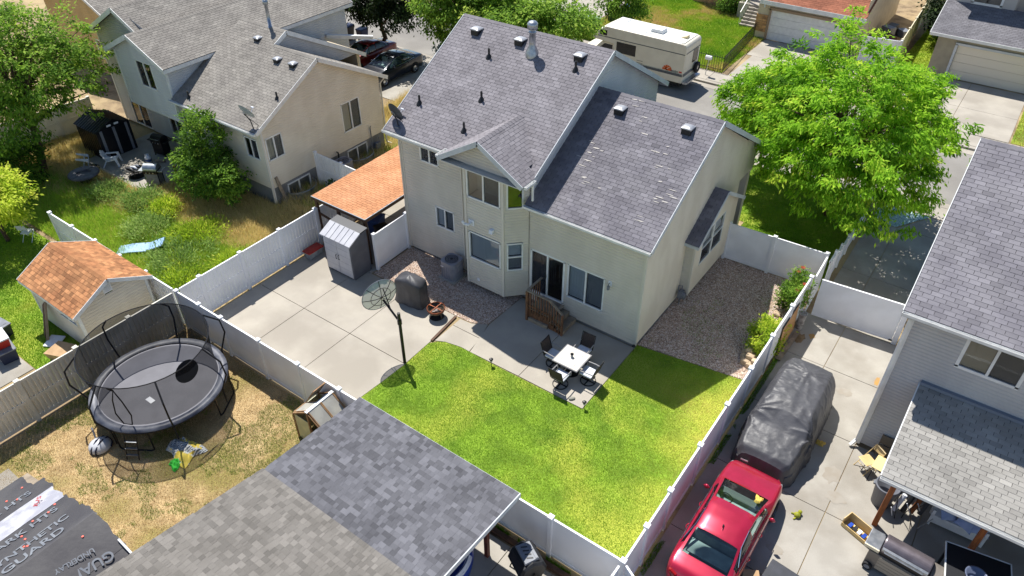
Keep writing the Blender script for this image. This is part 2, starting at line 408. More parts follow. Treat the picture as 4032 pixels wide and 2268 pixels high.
def window(house, P, U, N, u0, u1, z0, z1, style='slider', blinds=(), room=None, screen=(), frame=None, fw=.06, depth=.6, name='window', label=None, glass=None, blindm=None, curtain=()):
    P, U, N = Vector(P), Vector(U).normalized(), Vector(N).normalized(); Z = Vector((0, 0, 1)); frame = frame or W_WHITE; glass = glass or GLASS
    mb = MB(); F = lambda a, b, c, d, n0=-.05, n1=.035: mb.fbox(P, U, Z, N, a, b, c, d, n0, n1)
    F(u0-fw*.3, u1+fw*.3, z1-fw*.6, z1+fw*.4); F(u0-fw*.3, u1+fw*.3, z0-fw*.4, z0+fw*.6); F(u0-fw*.3, u0+fw*.7, z0, z1); F(u1-fw*.7, u1+fw*.3, z0, z1)
    um = (u0+u1)/2; zm = (z0+z1)/2; cells = [(u0, u1, z0, z1)]
    if style == 'slider': F(um-.035, um+.035, z0, z1, -.05, .03); cells = [(u0, um, z0, z1), (um, u1, z0, z1)]
    if style == 'hung': F(u0, u1, zm-.03, zm+.03, -.05, .03); cells = [(u0, u1, zm, z1), (u0, u1, z0, zm)]
    if style == 'twin':
        F(um-.06, um+.06, z0, z1, -.05, .034); F(u0, u1, zm-.025, zm+.025, -.05, .03); cells = [(u0, um, zm, z1), (u0, um, z0, zm), (um, u1, zm, z1), (um, u1, z0, zm)]
    w = mb.build(name, frame, house, label=label)
    for i, (a, b, c, d) in enumerate(cells):
        MB().quad(*[P+U*uu+Z*zz-N*.01 for uu, zz in ((a+.01, c+.01), (b-.01, c+.01), (b-.01, d-.01), (a+.01, d-.01))]).build('pane', glass, w)
        if i in screen: MB().quad(*[P+U*uu+Z*zz+N*.008 for uu, zz in ((a+.03, c+.03), (b-.03, c+.03), (b-.03, d-.03), (a+.03, d-.03))]).build('screen', SCREEN, w)
        if i in blinds:
            sl = MB(); z = c+.05
            while z < d-.03:
                q = lambda uu, zz, nn: P+U*uu+Z*zz+N*nn
                sl.quad(q(a+.04, z, -.075), q(b-.04, z, -.075), q(b-.04, z+.03, -.1), q(a+.04, z+.03, -.1)); z += .036
            sl.build('blinds', blindm or BLIND, w, 'stuff')
        if i in curtain:
            cu = MB(); rows = [[], []]
            for k in range(25):
                uu = a+.03+(b-a-.06)*k/24; nn = -.12+.03*math.sin(k*1.9)
                rows[0].append(P+U*uu+Z*c+N*nn); rows[1].append(P+U*uu+Z*d+N*nn)
            cu.grid(rows).build('curtain', CURTAIN, w)
    q = lambda uu, zz, nn: P+U*uu+Z*zz+N*nn
    a, b, c, d, n0, n1 = u0, u1, z0, z1, -.052, -depth
    rm = MB(); rm.quad(q(a, c, n1), q(b, c, n1), q(b, d, n1), q(a, d, n1)); rm.quad(q(a, c, n0), q(b, c, n0), q(b, c, n1), q(a, c, n1)); rm.quad(q(a, d, n0), q(a, d, n1), q(b, d, n1), q(b, d, n0))
    rm.quad(q(a, c, n0), q(a, c, n1), q(a, d, n1), q(a, d, n0)); rm.quad(q(b, c, n0), q(b, d, n0), q(b, d, n1), q(b, c, n1))
    rm.build('interior', room or ROOM, w)
    return w
def corner_post(house, x, y, z0, z1, m, w=.09):
    MB().box((x-w/2, y-w/2, z0), (x+w/2, y+w/2, z1)).build('corner_board', m, house)
def downspout(house, pts, m, w=.075):
    mb = MB()
    for a, b in zip(pts[:-1], pts[1:]): mb.beam(a, b, w, w*.75)
    mb.build('downspout', m, house)
def roof_vent(deck, house, x, y, z, m, dm, sz=.42):
    off = OFF.get(house.name) or Vector(); h = sz/2
    base = MB().box((x-h*.85, y-h*.85, z-.14), (x+h*.85, y+h*.85, z+.09)).build('vent_base', dm, deck)
    n = 8; rows = []
    for j in range(n+1):
        v = -1+2*j/n; rows.append([(x+h*(-1+2*i/n), y+h*v*1.0, z+.11+.06*(1-(-1+2*i/n)**4)*(1-v**4)) for i in range(n+1)])
    mb = MB(); mb.grid(rows)
    e = rows[0]+[r[-1] for r in rows[1:]]+rows[-1][::-1][1:]+[r[0] for r in rows[::-1][1:-1]]
    mb.grid([e, [(p[0], p[1], z+.07) for p in e]], closed=True); mb.build('vent_hood', m, deck, smooth=True)
def roof_pipe(deck, x, y, z, m, h=.35, r=.045):
    MB().lathe([(.16, z-.1), (.13, z-.02), (r+.05, z+.05), (r+.012, z+.12), (r, z+.13), (r, z+h), (r*.7, z+h), (r*.7, z+h-.1)], (x, y, 0), 10).build('vent_pipe', m, deck, smooth=False)
# ------------------------------------------------------------------ common materials
W_WHITE = mat('white_vinyl_trim', s(226, 226, 224), s(214, 214, 212), 3, rough=.4)
FENCEM = mat('fence_vinyl', s(240, 241, 244), s(232, 233, 237), 1.3, rough=.42, c3=s(226, 226, 228), s3=.6)
FENCE_OLD = mat('weathered_fence_vinyl', s(230, 226, 216), s(214, 210, 198), 1.6, rough=.55, c3=s(204, 200, 186), s3=.9, grain=.05, gscale=30)
TRIMG = mat('pale_grey_trim', s(196, 200, 204), s(184, 189, 194), 2, rough=.5)
GLASS = glass_mat('window_glass', (.84, .88, .9), .06)
SCREEN = mesh_mat('insect_screen', s(70, 72, 80), .42)
BLIND = mat('blind_slat', s(196, 204, 214), rough=.6)
CURTAIN = mat('pale_curtain', s(214, 208, 190), rough=.9)
ROOM = mat('dark_room', s(52, 50, 50), s(38, 36, 36), 2, rough=.9)
ROOM_CREAM = mat('cream_room', s(196, 184, 150), s(184, 172, 138), 2, rough=.9)
ROOM_GREY = mat('grey_room', s(120, 114, 106), s(96, 92, 88), 1.5, rough=.9)
COATED = glass_mat('coated_glass', (.55, .58, .56), .1)
BLACKP = mat('black_plastic', s(30, 31, 34), s(40, 41, 44), 4, rough=.5)
BLACKM = mat('black_metal', s(26, 26, 29), s(34, 33, 36), 5, rough=.4, metal=.3)
STEEL = mat('galvanised_steel', s(176, 180, 186), s(152, 158, 166), 6, rough=.35, metal=.85)
GREYP = mat('grey_plastic', s(120, 124, 132), s(106, 110, 118), 5, rough=.5)
WHITEP = mat('white_plastic', s(226, 228, 232), s(212, 214, 220), 5, rough=.4)
CONC = mat('concrete', s(168, 161, 149), s(159, 152, 141), .9, rough=.85, c3=s(148, 141, 130), s3=.35, grain=.06, gscale=45, bump=.15, bscale=90)
CONC_DK = mat('driveway_concrete', s(162, 157, 148), s(152, 147, 138), 1.1, rough=.85, c3=s(140, 134, 124), s3=.5, grain=.07, gscale=40, bump=.15, bscale=90)
FOUND = mat('grey_foundation', s(128, 130, 132), s(110, 112, 114), 1.5, rough=.9, grain=.08, gscale=20)
TYRE = mat('tyre_rubber', s(34, 34, 36), rough=.8)
RIM = mat('alloy_rim', s(190, 192, 196), rough=.25, metal=.9)
# ------------------------------------------------------------------ setting
EARTH = mat('bare_earth', s(150, 130, 100), s(120, 102, 78), 1.4, rough=.95, c3=s(170, 150, 112), s3=.3, grain=.12, gscale=25, bump=.4, bscale=30)
FAR = mat('distant_ground', s(140, 134, 98), s(110, 118, 70), .4, rough=.95, grain=.1, gscale=8)
ASPH = mat('worn_asphalt', s(142, 138, 132), s(132, 128, 122), .7, rough=.9, c3=s(122, 118, 113), s3=.15, grain=.07, gscale=60, bump=.2, bscale=120)
TURF = mat('turf_soil', s(128, 158, 46), s(104, 132, 38), 1.2, rough=.95, c3=s(166, 172, 66), s3=.35, grain=.18, gscale=22, bump=.5, bscale=45)
DRYSOIL = mat('dry_turf_soil', s(184, 160, 118), s(158, 136, 98), 1.6, rough=.95, c3=s(134, 124, 70), s3=.5, grain=.15, gscale=18, bump=.5, bscale=30)
WEEDSOIL = mat('weedy_soil', s(150, 138, 78), s(124, 130, 60), 1.1, rough=.95, c3=s(184, 158, 98), s3=.35, grain=.15, gscale=14, bump=.5, bscale=25)
GRAVSOIL = mat('gravel_bed', s(150, 132, 116), s(122, 108, 98), 6, rough=.95, grain=.15, gscale=30, bump=.6, bscale=40)
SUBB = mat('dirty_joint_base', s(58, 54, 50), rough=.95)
def struct(name, mb, m): return tag(mb.build(name, m), kind='structure')
struct('ground', MB().quad((-400, -400, -.2), (400, -400, -.2), (400, 400, -.2), (-400, 400, -.2)), FAR)
struct('near_block_earth', MB().box((-90, -60, -.18), (70, 16.2, -.03)), EARTH)
struct('far_block_earth', MB().box((-90, 26.85, -.18), (70, 110, -.03)), EARTH)
struct('street', MB().quad((-200, 17.8, -.13), (150, 17.8, -.13), (150, 24.8, -.13), (-200, 24.8, -.13)), ASPH)
def slabs(name, cells, m, z=0., gap=.012, th=.12):
    xs = [p[0] for c in cells for p in c]; ys = [p[1] for c in cells for p in c]
    mb = MB()
    for c in cells:
        cx = sum(p[0] for p in c)/len(c); cy = sum(p[1] for p in c)/len(c)
        mb.prism([(p[0]+(cx-p[0])*.004, p[1]+(cy-p[1])*.004) for p in c], 'z', z-th, z-.05)
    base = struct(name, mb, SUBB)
    for c in cells:
        cx = sum(p[0] for p in c)/len(c); cy = sum(p[1] for p in c)/len(c); q = []
        for p in c:
            dx, dy = p[0]-cx, p[1]-cy
            q.append((p[0]-math.copysign(min(gap, abs(dx)), dx), p[1]-math.copysign(min(gap, abs(dy)), dy)))
        zz = z+rnd.uniform(-.002, .002)
        MB().prism(q, 'z', z-th+.005, zz).build('slab', m, base)
    return base
def R4(x0, x1, y0, y1): return [(x0, y0), (x1, y0), (x1, y1), (x0, y1)]
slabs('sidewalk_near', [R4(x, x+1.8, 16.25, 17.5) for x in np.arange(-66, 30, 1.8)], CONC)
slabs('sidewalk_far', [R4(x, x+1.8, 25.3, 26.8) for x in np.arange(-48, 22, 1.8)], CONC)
for nm, y0, y1, yg in (('kerb_near', 17.52, 17.82, 18.2), ('kerb_far', 24.98, 25.28, 24.4)):
    mb = MB(); yy = sorted((y0, y1)); mb.box((-90, yy[0], -.18), (70, yy[1], -.004)); a, b = sorted((yg, y1 if 'near' in nm else y0)); mb.box((-90, a, -.18), (70, b, -.118))
    struct(nm, mb, CONC)
# --- our back yard concrete
XW, XA, XB, XL = -14.72, -11.97, -9.36, -6.56
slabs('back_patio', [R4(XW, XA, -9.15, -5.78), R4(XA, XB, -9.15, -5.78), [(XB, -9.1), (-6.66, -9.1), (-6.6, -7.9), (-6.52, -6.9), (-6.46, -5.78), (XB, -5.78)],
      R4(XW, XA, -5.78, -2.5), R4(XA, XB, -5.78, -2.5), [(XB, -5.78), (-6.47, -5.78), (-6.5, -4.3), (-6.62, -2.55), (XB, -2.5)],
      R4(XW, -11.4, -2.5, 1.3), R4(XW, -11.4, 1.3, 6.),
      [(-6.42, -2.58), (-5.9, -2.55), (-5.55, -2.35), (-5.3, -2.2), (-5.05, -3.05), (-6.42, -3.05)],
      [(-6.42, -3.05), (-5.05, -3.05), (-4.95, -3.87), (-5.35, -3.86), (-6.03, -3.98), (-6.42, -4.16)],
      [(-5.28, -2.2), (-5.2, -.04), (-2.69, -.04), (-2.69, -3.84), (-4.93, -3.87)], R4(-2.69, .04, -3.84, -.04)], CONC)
WOOD_DK = mat('dark_stained_wood', s(92, 66, 48), s(70, 50, 38), 3, rough=.75, stretch=(1, 1, 8), grain=.1, gscale=30)
WOOD_GREY = mat('weathered_grey_wood', s(150, 136, 118), s(122, 110, 96), 3, rough=.85, grain=.12, gscale=40)
WOOD_OR = mat('orange_stained_post', s(150, 88, 44), s(126, 70, 36), 3, rough=.7, stretch=(6, 6, 1), grain=.1, gscale=20)
WOOD_BR = mat('brown_rail_wood', s(136, 96, 66), s(98, 70, 52), 4, rough=.85, stretch=(6, 6, 1), grain=.15, gscale=25)
tag(MB().beam((-6.64, -2.6, .012), (-6.49, -4.25, .012), .1, .05).build('timber_edging', WOOD_DK), 'dark timber strip laid in the patio joint between fire pit and lawn', 'timber strip')
# --- east neighbour's driveway
cells = []
for (y0, y1) in ((-14, -9.3), (-9.3, -6.2), (-6.2, -3.1), (-3.1, .1), (.1, 3.17), (3.17, 5.88)):
    for (x0, x1) in ((4.56, 6.2), (6.2, 8.2)): cells.append(R4(x0, x1, y0, y1))
for (y0, y1) in ((-14, -9.3), (-9.3, -6.2), (-6.2, -3.1), (-3.1, .1)):
    for (x0, x1) in ((8.2, 10.6), (10.6, 13.4), (13.4, 16)): cells.append(R4(x0, x1, y0, y1))
for (y0, y1) in ((5.9, 9.74), (9.74, 14.4)): cells += [R4(4.9, 6.1, y0, y1), R4(6.1, 8.0, y0, y1)]
cells += [[(6.1, 14.4), (8., 14.4), (9.5, 16.2), (7.2, 16.2)], R4(7.2, 12, 16.2, 17.5)]
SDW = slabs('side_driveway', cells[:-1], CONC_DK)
STAIN = mat('brown_stain', s(112, 88, 58), s(134, 112, 82), 5, rough=.6); RUST = mat('rust_stain', s(176, 132, 66), s(160, 128, 84), 6, rough=.8); GRIME = mat('faint_grime', s(146, 138, 126), s(152, 146, 136), 3, rough=.85)
def stain(x, y, rx, ry, m, par, sd, z=.005):
    r_ = random.Random(sd); MB().quad(*[(x+rx*r_.uniform(.6, 1.1)*math.cos(2*PI*i/16), y+ry*r_.uniform(.6, 1.1)*math.sin(2*PI*i/16), z) for i in range(16)]).build('stain', m, par)
stain(4.95, 4.15, .22, .4, STAIN, SDW, 1); stain(5.3, 4.55, .12, .2, RUST, SDW, 2); stain(8.0, 3.5, .09, .3, RUST, SDW, 3); stain(7.2, 2.3, .35, .25, GRIME, SDW, 4); stain(7.9, -1.6, .3, .45, GRIME, SDW, 5); stain(8.3, -2.4, .35, .25, GRIME, SDW, 6); stain(7.4, -5.2, .3, .2, GRIME, SDW, 7)
# --- south neighbour's patio
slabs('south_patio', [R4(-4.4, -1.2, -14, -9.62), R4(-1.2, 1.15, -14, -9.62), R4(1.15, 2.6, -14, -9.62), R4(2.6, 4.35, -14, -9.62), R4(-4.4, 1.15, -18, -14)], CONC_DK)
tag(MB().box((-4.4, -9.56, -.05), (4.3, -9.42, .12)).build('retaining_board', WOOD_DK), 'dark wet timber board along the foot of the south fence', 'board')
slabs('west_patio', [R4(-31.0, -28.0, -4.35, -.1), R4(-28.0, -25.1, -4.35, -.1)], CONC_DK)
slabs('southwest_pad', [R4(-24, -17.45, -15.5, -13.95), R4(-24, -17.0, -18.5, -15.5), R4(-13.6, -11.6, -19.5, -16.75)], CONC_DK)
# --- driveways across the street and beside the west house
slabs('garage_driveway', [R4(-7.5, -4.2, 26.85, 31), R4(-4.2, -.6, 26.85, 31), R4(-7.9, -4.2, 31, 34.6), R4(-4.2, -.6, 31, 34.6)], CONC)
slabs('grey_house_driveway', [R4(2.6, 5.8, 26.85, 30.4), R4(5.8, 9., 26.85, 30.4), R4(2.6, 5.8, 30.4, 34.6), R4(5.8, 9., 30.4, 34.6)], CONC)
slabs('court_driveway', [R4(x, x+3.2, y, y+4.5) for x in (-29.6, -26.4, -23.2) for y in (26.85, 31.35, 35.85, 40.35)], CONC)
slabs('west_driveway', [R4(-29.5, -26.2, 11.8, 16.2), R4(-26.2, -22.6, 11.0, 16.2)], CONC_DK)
# --- lawns, weeds, gravel
LAWN = [(-6.63, -9.1), (-6.6, -7.9), (-6.52, -6.9), (-6.46, -5.78), (-6.5, -4.4), (-6.3, -4.15), (-6.03, -3.98), (-5.35, -3.86), (-3.9, -3.88), (.05, -3.85), (.05, -.05), (0, .15), (3.47, .66), (4.4, .8), (4.38, -9.1)]
struct('back_lawn', MB().prism(LAWN, 'z', -.1, -.012), TURF)
GRASSM = palette_mat('lawn_blades', [s(84, 124, 26), s(112, 156, 36), s(138, 176, 46), s(168, 184, 62), s(204, 182, 116), s(216, 188, 134)], trans=.35)
x, y = scatter(LAWN, 330000)
dead = np.exp(-(((x-3.75)/.95)**2+((y+1.9)/1.6)**2))+.75*np.exp(-(((x-4.2)/.5)**2+((y+6)/2.5)**2))
dk = np.exp(-(((x+3.1)/.5)**2+((y+6.2)/.35)**2))+np.exp(-(((x-1.2)/.4)**2+((y+4.9)/.4)**2))+np.exp(-(((x+.3)/.45)**2+((y+5.7)/.4)**2))+.8*np.exp(-(((x+1.4)/.5)**2+((y+4.9)/.3)**2))
yel = np.clip((x+5.5)/9, 0, 1)*.1+.3*np.exp(-(((x+3.95)/.28)**2+((y+6.7)/.4)**2))*fbm(x, y, 4, 12)
t = .2+.34*fbm(x, y, .75, 5)+.3*(NR.rand(len(x))-.5)+.62*dead*fbm(x, y, 2.2, 9)+yel-.2*dk
blades('lawn_grass', x, y, -.012, NR.uniform(.025, .06, len(x))*(1-.3*np.clip(dead, 0, 1)), .011, np.clip(t, 0, 1), GRASSM, .9)
def yard(name, poly, soil, n, hr, w, tf, m, gname, holes=(), lean=.8, z=-.014):
    struct(name, MB().prism(poly, 'z', -.1, z), soil)
    x, y = scatter(poly, n, holes)
    t, h = tf(x, y); h = np.clip(h, .3, 3)*NR.uniform(hr[0], hr[1], len(x))
    return blades(gname, x, y, z, h, w, np.clip(t, 0, 1), m, lean)
DRYM = palette_mat('dry_blades', [s(128, 106, 70), s(184, 158, 114), s(212, 188, 144), s(228, 206, 164), s(150, 156, 72), s(96, 136, 42)], trans=.3)
def tf_dry(x, y):
    g = fbm(x, y, 1.3, 21); gr = (g > .575)*1.; gr = np.maximum(gr, (np.exp(-(((x+7.9)/.9)**2+((y+11.0)/1.3)**2))*fbm(x, y, 2.5, 31) > .33)*1.); gr = np.maximum(gr, (np.exp(-(((x+13.3)/1.)**2+((y+16.2)/.8)**2))*fbm(x, y, 2.5, 35) > .3)*1.)
    return np.where((gr > 0) & (NR.rand(len(x)) < .7), NR.uniform(.8, 1, len(x)), .12+.5*fbm(x, y, 2.2, 22)+.26*(NR.rand(len(x))-.5)), .8+.6*gr
yard('dry_yard', [(-14.7, -9.3), (-4.5, -9.3), (-4.5, -20), (-14.7, -20)], DRYSOIL, 190000, (.02, .07), .013, tf_dry, DRYM, 'dry_grass', lean=1.3)
WEEDM = palette_mat('weed_blades', [s(198, 176, 120), s(232, 212, 154), s(220, 204, 136), s(178, 190, 76), s(146, 184, 58), s(182, 216, 76)], trans=.4)
def tf_weed(x, y):
    green = np.clip((-4.9-y)*.8+(x+24)*.12+2.2*(fbm(x, y, .55, 41)-.5), 0, 1)
    green = np.where(x > -15.9, np.clip(green, .5, 1), green)
    t = np.where(NR.rand(len(x)) < green, NR.uniform(.55, 1, len(x)), NR.uniform(0, .5, len(x)))
    return t, .8+.9*fbm(x, y, 1.1, 44)
WPATIO = R4(-31.0, -25.1, -4.35, -.1)
yard('west_yard', [(-36, -9.1), (-14.95, -9.1), (-14.95, -1.3), (-36, -1.3)], WEEDSOIL, 150000, (.1, .3), .022, tf_weed, WEEDM, 'weeds', holes=(WPATIO,), lean=.8)
def tf_gold(x, y): return NR.uniform(0, .45, len(x))+(fbm(x, y, 1., 52) > .62)*.35, 1+.6*fbm(x, y, 1., 53)
yard('side_yard', [(-19, -1.3), (-14.95, -1.3), (-14.95, 6.1), (-11.4, 6.1), (-11.4, 11), (-22.5, 11), (-22.5, 6.6), (-19, 6.6)], WEEDSOIL, 50000, (.12, .45), .025, tf_gold, WEEDM, 'tall_dry_grass')
yard('side_yard_front', [(-22.4, 11.02), (-12, 11.02), (-12, 16.2), (-22.4, 16.2)], WEEDSOIL, 45000, (.12, .5), .03, tf_gold, WEEDM, 'golden_grass')
def tf_green(x, y): return .1+.55*fbm(x, y, .8, 61)+.25*(NR.rand(len(x))-.5), 1+0*x
yard('southwest_lawn', [(-36, -9.3), (-14.9, -9.3), (-14.9, -13.9), (-17.4, -13.93), (-36, -13.93)], TURF, 170000, (.03, .09), .016, tf_green, GRASSM, 'southwest_grass')
yard('front_lawn', [(-4.8, 10.7), (4.55, 10.7), (4.55, 16.2), (-4.8, 16.2)], TURF, 60000, (.04, .09), .02, tf_green, GRASSM, 'front_grass')
yard('front_side_bed', R4(.1, 4.6, 7.75, 10.68), TURF, 22000, (.04, .09), .02, tf_green, GRASSM, 'bed_grass')
def tf_far(x, y): return np.clip(.1+1.15*(fbm(x, y, .5, 71)-.08)+.25*(NR.rand(len(x))-.5), 0, 1), 1+.8*fbm(x, y, 1., 72)
yard('far_lawn', R4(-19.8, -8., 26.95, 40), TURF, 110000, (.05, .14), .035, tf_far, GRASSM, 'far_grass')
yard('far_lawn_right', R4(9.1, 14, 26.95, 34), TURF, 16000, (.04, .1), .035, lambda x, y: (.45+.4*fbm(x, y, .5, 75), 1+0*x), GRASSM, 'far_right_grass')
yard('far_side_yard', R4(1.2, 3.4, 34.4, 60), TURF, 20000, (.05, .14), .04, lambda x, y: (.3+.6*fbm(x, y, .5, 76), 1+0*x), GRASSM, 'far_side_grass')
# gravel: every stone is real, too small to pick apart
GRAVM = palette_mat('gravel_stones', [s(104, 88, 78), s(150, 126, 110), s(176, 150, 132), s(204, 184, 166), s(222, 210, 198), s(160, 156, 154)], rough=.8)
BLUEM = palette_mat('blue_stones', [s(96, 130, 140), s(150, 184, 188), s(190, 208, 204), s(214, 222, 216)], rough=.6)
def gravel(name, poly, n, r0, r1, m, soil, bname, z=0., holes=()):
    struct(bname, MB().prism(poly, 'z', -.1, z-.02), soil)
    x, y = scatter(poly, n, holes); k = len(x); r = NR.uniform(r0, r1, k); a = NR.uniform(0, PI, k); el = NR.uniform(1, 2., k); fl = NR.uniform(.4, .8, k)
    base = np.array([(1, 0, 0), (0, 1, 0), (-1, 0, 0), (0, -1, 0), (0, 0, 1), (0, 0, -.6)])
    V = base[None]+NR.uniform(-.25, .25, (k, 6, 3)); V = V*np.stack([r*el, r, r*fl], 1)[:, None]
    ca, sa = np.cos(a)[:, None], np.sin(a)[:, None]; X = V[:, :, 0]*ca-V[:, :, 1]*sa; Y = V[:, :, 0]*sa+V[:, :, 1]*ca
    V = np.stack([X+x[:, None], Y+y[:, None], V[:, :, 2]+(z-.01+.2*r*NR.rand(k))[:, None]], 2)
    f = np.array([(0, 1, 4), (1, 2, 4), (2, 3, 4), (3, 0, 4), (1, 0, 5), (0, 3, 5)])
    F = (np.arange(k)*6)[:, None, None]+f[None]
    t = np.repeat(np.clip(NR.normal(.45, .24, k), 0, 1), 6)
    return npmesh(name, V.reshape(-1, 3), F.reshape(-1, 3), m, None, 'stuff', t)
gravel('gravel', [(.03, .2), (3.47, .7), (4.4, .85), (4.4, 7.5), (.03, 7.5)], 62000, .014, .03, GRAVM, GRAVSOIL, 'side_gravel_bed')
gravel('house_gravel', [(-11.35, -2.42), (-6.62, -2.52), (-5.9, -2.5), (-5.55, -2.32), (-5.32, -2.15), (-5.22, 0), (-11.3, 0)], 34000, .014, .03, GRAVM, GRAVSOIL, 'house_gravel_bed')
gravel('blue_gravel', [(4.95, 14.45), (6.0, 14.45), (7.1, 16.2), (4.95, 16.2)], 6000, .02, .05, BLUEM, GRAVSOIL, 'blue_gravel_bed')
gravel('far_gravel', [(-22.5, 27), (-19.85, 27), (-19.85, 31), (-22.5, 31)], 4000, .03, .08, GRAVM, GRAVSOIL, 'far_gravel_bed')
x, y = scatter(R4(.3, 4.2, .5, 7), 9000); k = fbm(x, y, .9, 81) > .63
blades('gravel_weeds', x[k], y[k], -.01, NR.uniform(.02, .07, k.sum()), .02, NR.uniform(.1, .5, k.sum()), GRASSM)
x = NR.uniform(4.55, 4.72, 9000); y = NR.uniform(-9.2, 2.5, 9000); k = fbm(x, y, .8, 83) > .42
blades('fence_foot_grass', x[k], y[k], -.02, NR.uniform(.03, .12, k.sum()), .02, NR.uniform(0, .4, k.sum()), GRASSM)
x = NR.uniform(-2, 4.3, 5000); y = NR.uniform(-9.42, -9.3, 5000); k = fbm(x, y, 1.2, 85) > .5
blades('south_fence_grass', x[k], y[k], -.02, NR.uniform(.04, .18, k.sum()), .02, NR.uniform(0, .4, k.sum()), GRASSM)
# ------------------------------------------------------------------ roofing and siding colours
def shing(n, c, c2, tone=.3): return mat('shingle_'+n, c, c2, 1.2, rough=.92, tone=tone, grain=.1, gscale=70, spec=.25)
SH_MAIN = shing('violet_grey', s(132, 128, 132), s(122, 118, 122), .2)
SH_RIGHT = shing('dull_grey', s(124, 121, 126), s(112, 109, 115), .22)
SH_WEST = shing('warm_grey', s(138, 133, 126), s(128, 123, 117), .2)
SH_SDARK = shing('weak_sun_blend', s(98, 98, 103), s(90, 90, 95), .34)  # darker copy of the south shingles: weaker sun on the low slope, as colour
SH_SLIGHT = shing('full_sun_blend', s(116, 112, 107), s(109, 105, 100), .24)  # paler copy: stronger sun on the steeper slope put into the colour
SH_EAST = shing('east_grey', s(128, 125, 130), s(118, 115, 121), .24)
SH_EPAT = shing('ash_grey', s(150, 147, 142), s(140, 137, 132), .22)
SH_ORANGE = shing('terracotta_blend', s(190, 138, 102), s(178, 126, 90), .16)
SH_TAN = shing('cedar_blend', s(168, 120, 82), s(152, 104, 70), .36)
SH_FAR = shing('slate_grey', s(118, 116, 120), s(108, 106, 110), .25)
SH_RED = shing('red_brown', s(150, 96, 74), s(136, 86, 66), .25)
DECK = mat('roof_underlay', s(58, 56, 58), rough=.95)
DECK_OR = mat('roof_underlay_brown', s(110, 66, 44), rough=.95)
SID_TAUPE = mat('taupe_siding', s(206, 198, 184), s(198, 190, 176), 1.2, rough=.6, stretch=(1, 1, .6))
SID_CREAM = mat('cream_siding', s(222, 212, 194), s(214, 203, 184), 1.2, rough=.6, stretch=(1, 1, .6))
SID_WHITE = mat('white_grey_siding', s(206, 206, 206), s(197, 197, 198), 1.2, rough=.6, stretch=(1, 1, .3))
SID_BLUE = mat('pale_blue_grey_siding', s(186, 184, 182), s(177, 175, 174), 1.2, rough=.6, stretch=(1, 1, .3))
SID_YELL = mat('honey_siding', s(206, 172, 112), s(194, 160, 102), 1.2, rough=.6)
STUCCO = mat('beige_stucco', s(206, 190, 164), s(196, 180, 155), 2, rough=.9, bump=.3, bscale=60)
CORNERM = mat('taupe_trim', s(206, 200, 188), rough=.5)
SOFFIT = mat('soffit_vinyl', s(200, 198, 192), rough=.6)
X3, Y3 = Vector((1, 0, 0)), Vector((0, 1, 0))
# ================================================================== the house in the middle
H = thing('suburban_house', 'taupe-sided two-storey house with grey shingle roof and bay, behind the bright lawn', 'house', (0, 0, 0), group='houses of the neighbourhood', world=True)
gr = gable_roof(H, 'x', -11.77, -4.55, -.4, 10.4, 5.85, .574, SH_MAIN, DECK, TRIMG)
MAINDECK = gr[0]
rr = gable_roof(H, 'x', -4.88, .31, -.38, 10.55, 4.8, .57, SH_RIGHT, DECK, TRIMG, rb=4.55, rakes=(0, 1))
RIGHTDECK = rr[0]
dr = gable_roof(H, 'y', -1.07, 1.75, -8.42, -4.54, 5.95, .6, SH_MAIN, DECK, TRIMG, rakes=(1, 0), sides=(1, 0))
kk = math.hypot(1, .6)
roof_plane(H, (-4.54, -1.07, 5.95), (0, 1, 0), (-1/kk, 0, .6/kk), .98, 1.94*kk, SH_MAIN, DECK); roof_plane(H, (-4.95, -.4, 6.196), (0, 1, 0), (-1/kk, 0, .6/kk), 2.15, 1.53*kk, SH_MAIN, DECK)
MB().beam((-4.53, -1.05, 5.85), (-4.53, -.4, 5.85), .024, .16).build('fascia', TRIMG, H)
bo = gable_roof(H, 'x', .0, .62, 3.42, 7.98, 2.93, .59, SH_RIGHT, DECK, TRIMG, rakes=(0, 1), fasc=.15)
# walls
siding(H, (-11.28, 0, 0), X3, -Y3, [(0, .12), (6.4, .12), (6.4, 5.92), (0, 5.92)], [(1.01, 1.96, 4.73, 5.54), (1.63, 2.6, 1.82, 2.79), (3.28, 6.3, -1, 9)], SID_TAUPE)
siding(H, (-4.9, 0, 0), X3, -Y3, [(-.1, .12), (4.9, .12), (4.9, 4.92), (-.1, 4.92)], [(.1, 1.65, .58, 2.61), (1.81, 3.4, 1.05, 2.62)], SID_TAUPE)
siding(H, (0, 0, 0), Y3, X3, [(0, .12), (8.8, .12), (8.8, 5.0), (4.55, 7.5), (0, 4.92)], [(3.62, 7.75, .3, 3.0)], SID_CREAM)
siding(H, (0, 0, 0), Y3, X3, [(8.78, 3.1), (10.3, 3.1), (10.3, 4.2), (8.78, 5.05)], [], SID_CREAM)
siding(H, (-4.88, 0, 0), Y3, X3, [(0, 4.5), (10, 4.5), (10, 5.95), (5.0, 8.85), (0, 5.95)], [], SID_WHITE)
MB().box((-11.2, .05, -.1), (-4.9, 10, .13)).build('foundation', FOUND, H); MB().box((-4.88, .015, -.1), (.005, 8.8, .135)).build('foundation', FOUND, H)
MB().quad((-11.3, .8, 0), (-4.9, .8, 0), (-4.9, .8, 5.8), (-11.3, .8, 5.8)).build('inner_wall', ROOM, H)
MB().box((-11.75, -.39, 5.58), (-4.58, -.02, 5.63)).build('soffit', SOFFIT, H); MB().box((-4.86, -.37, 4.55), (.28, -.02, 4.6)).build('soffit', SOFFIT, H)
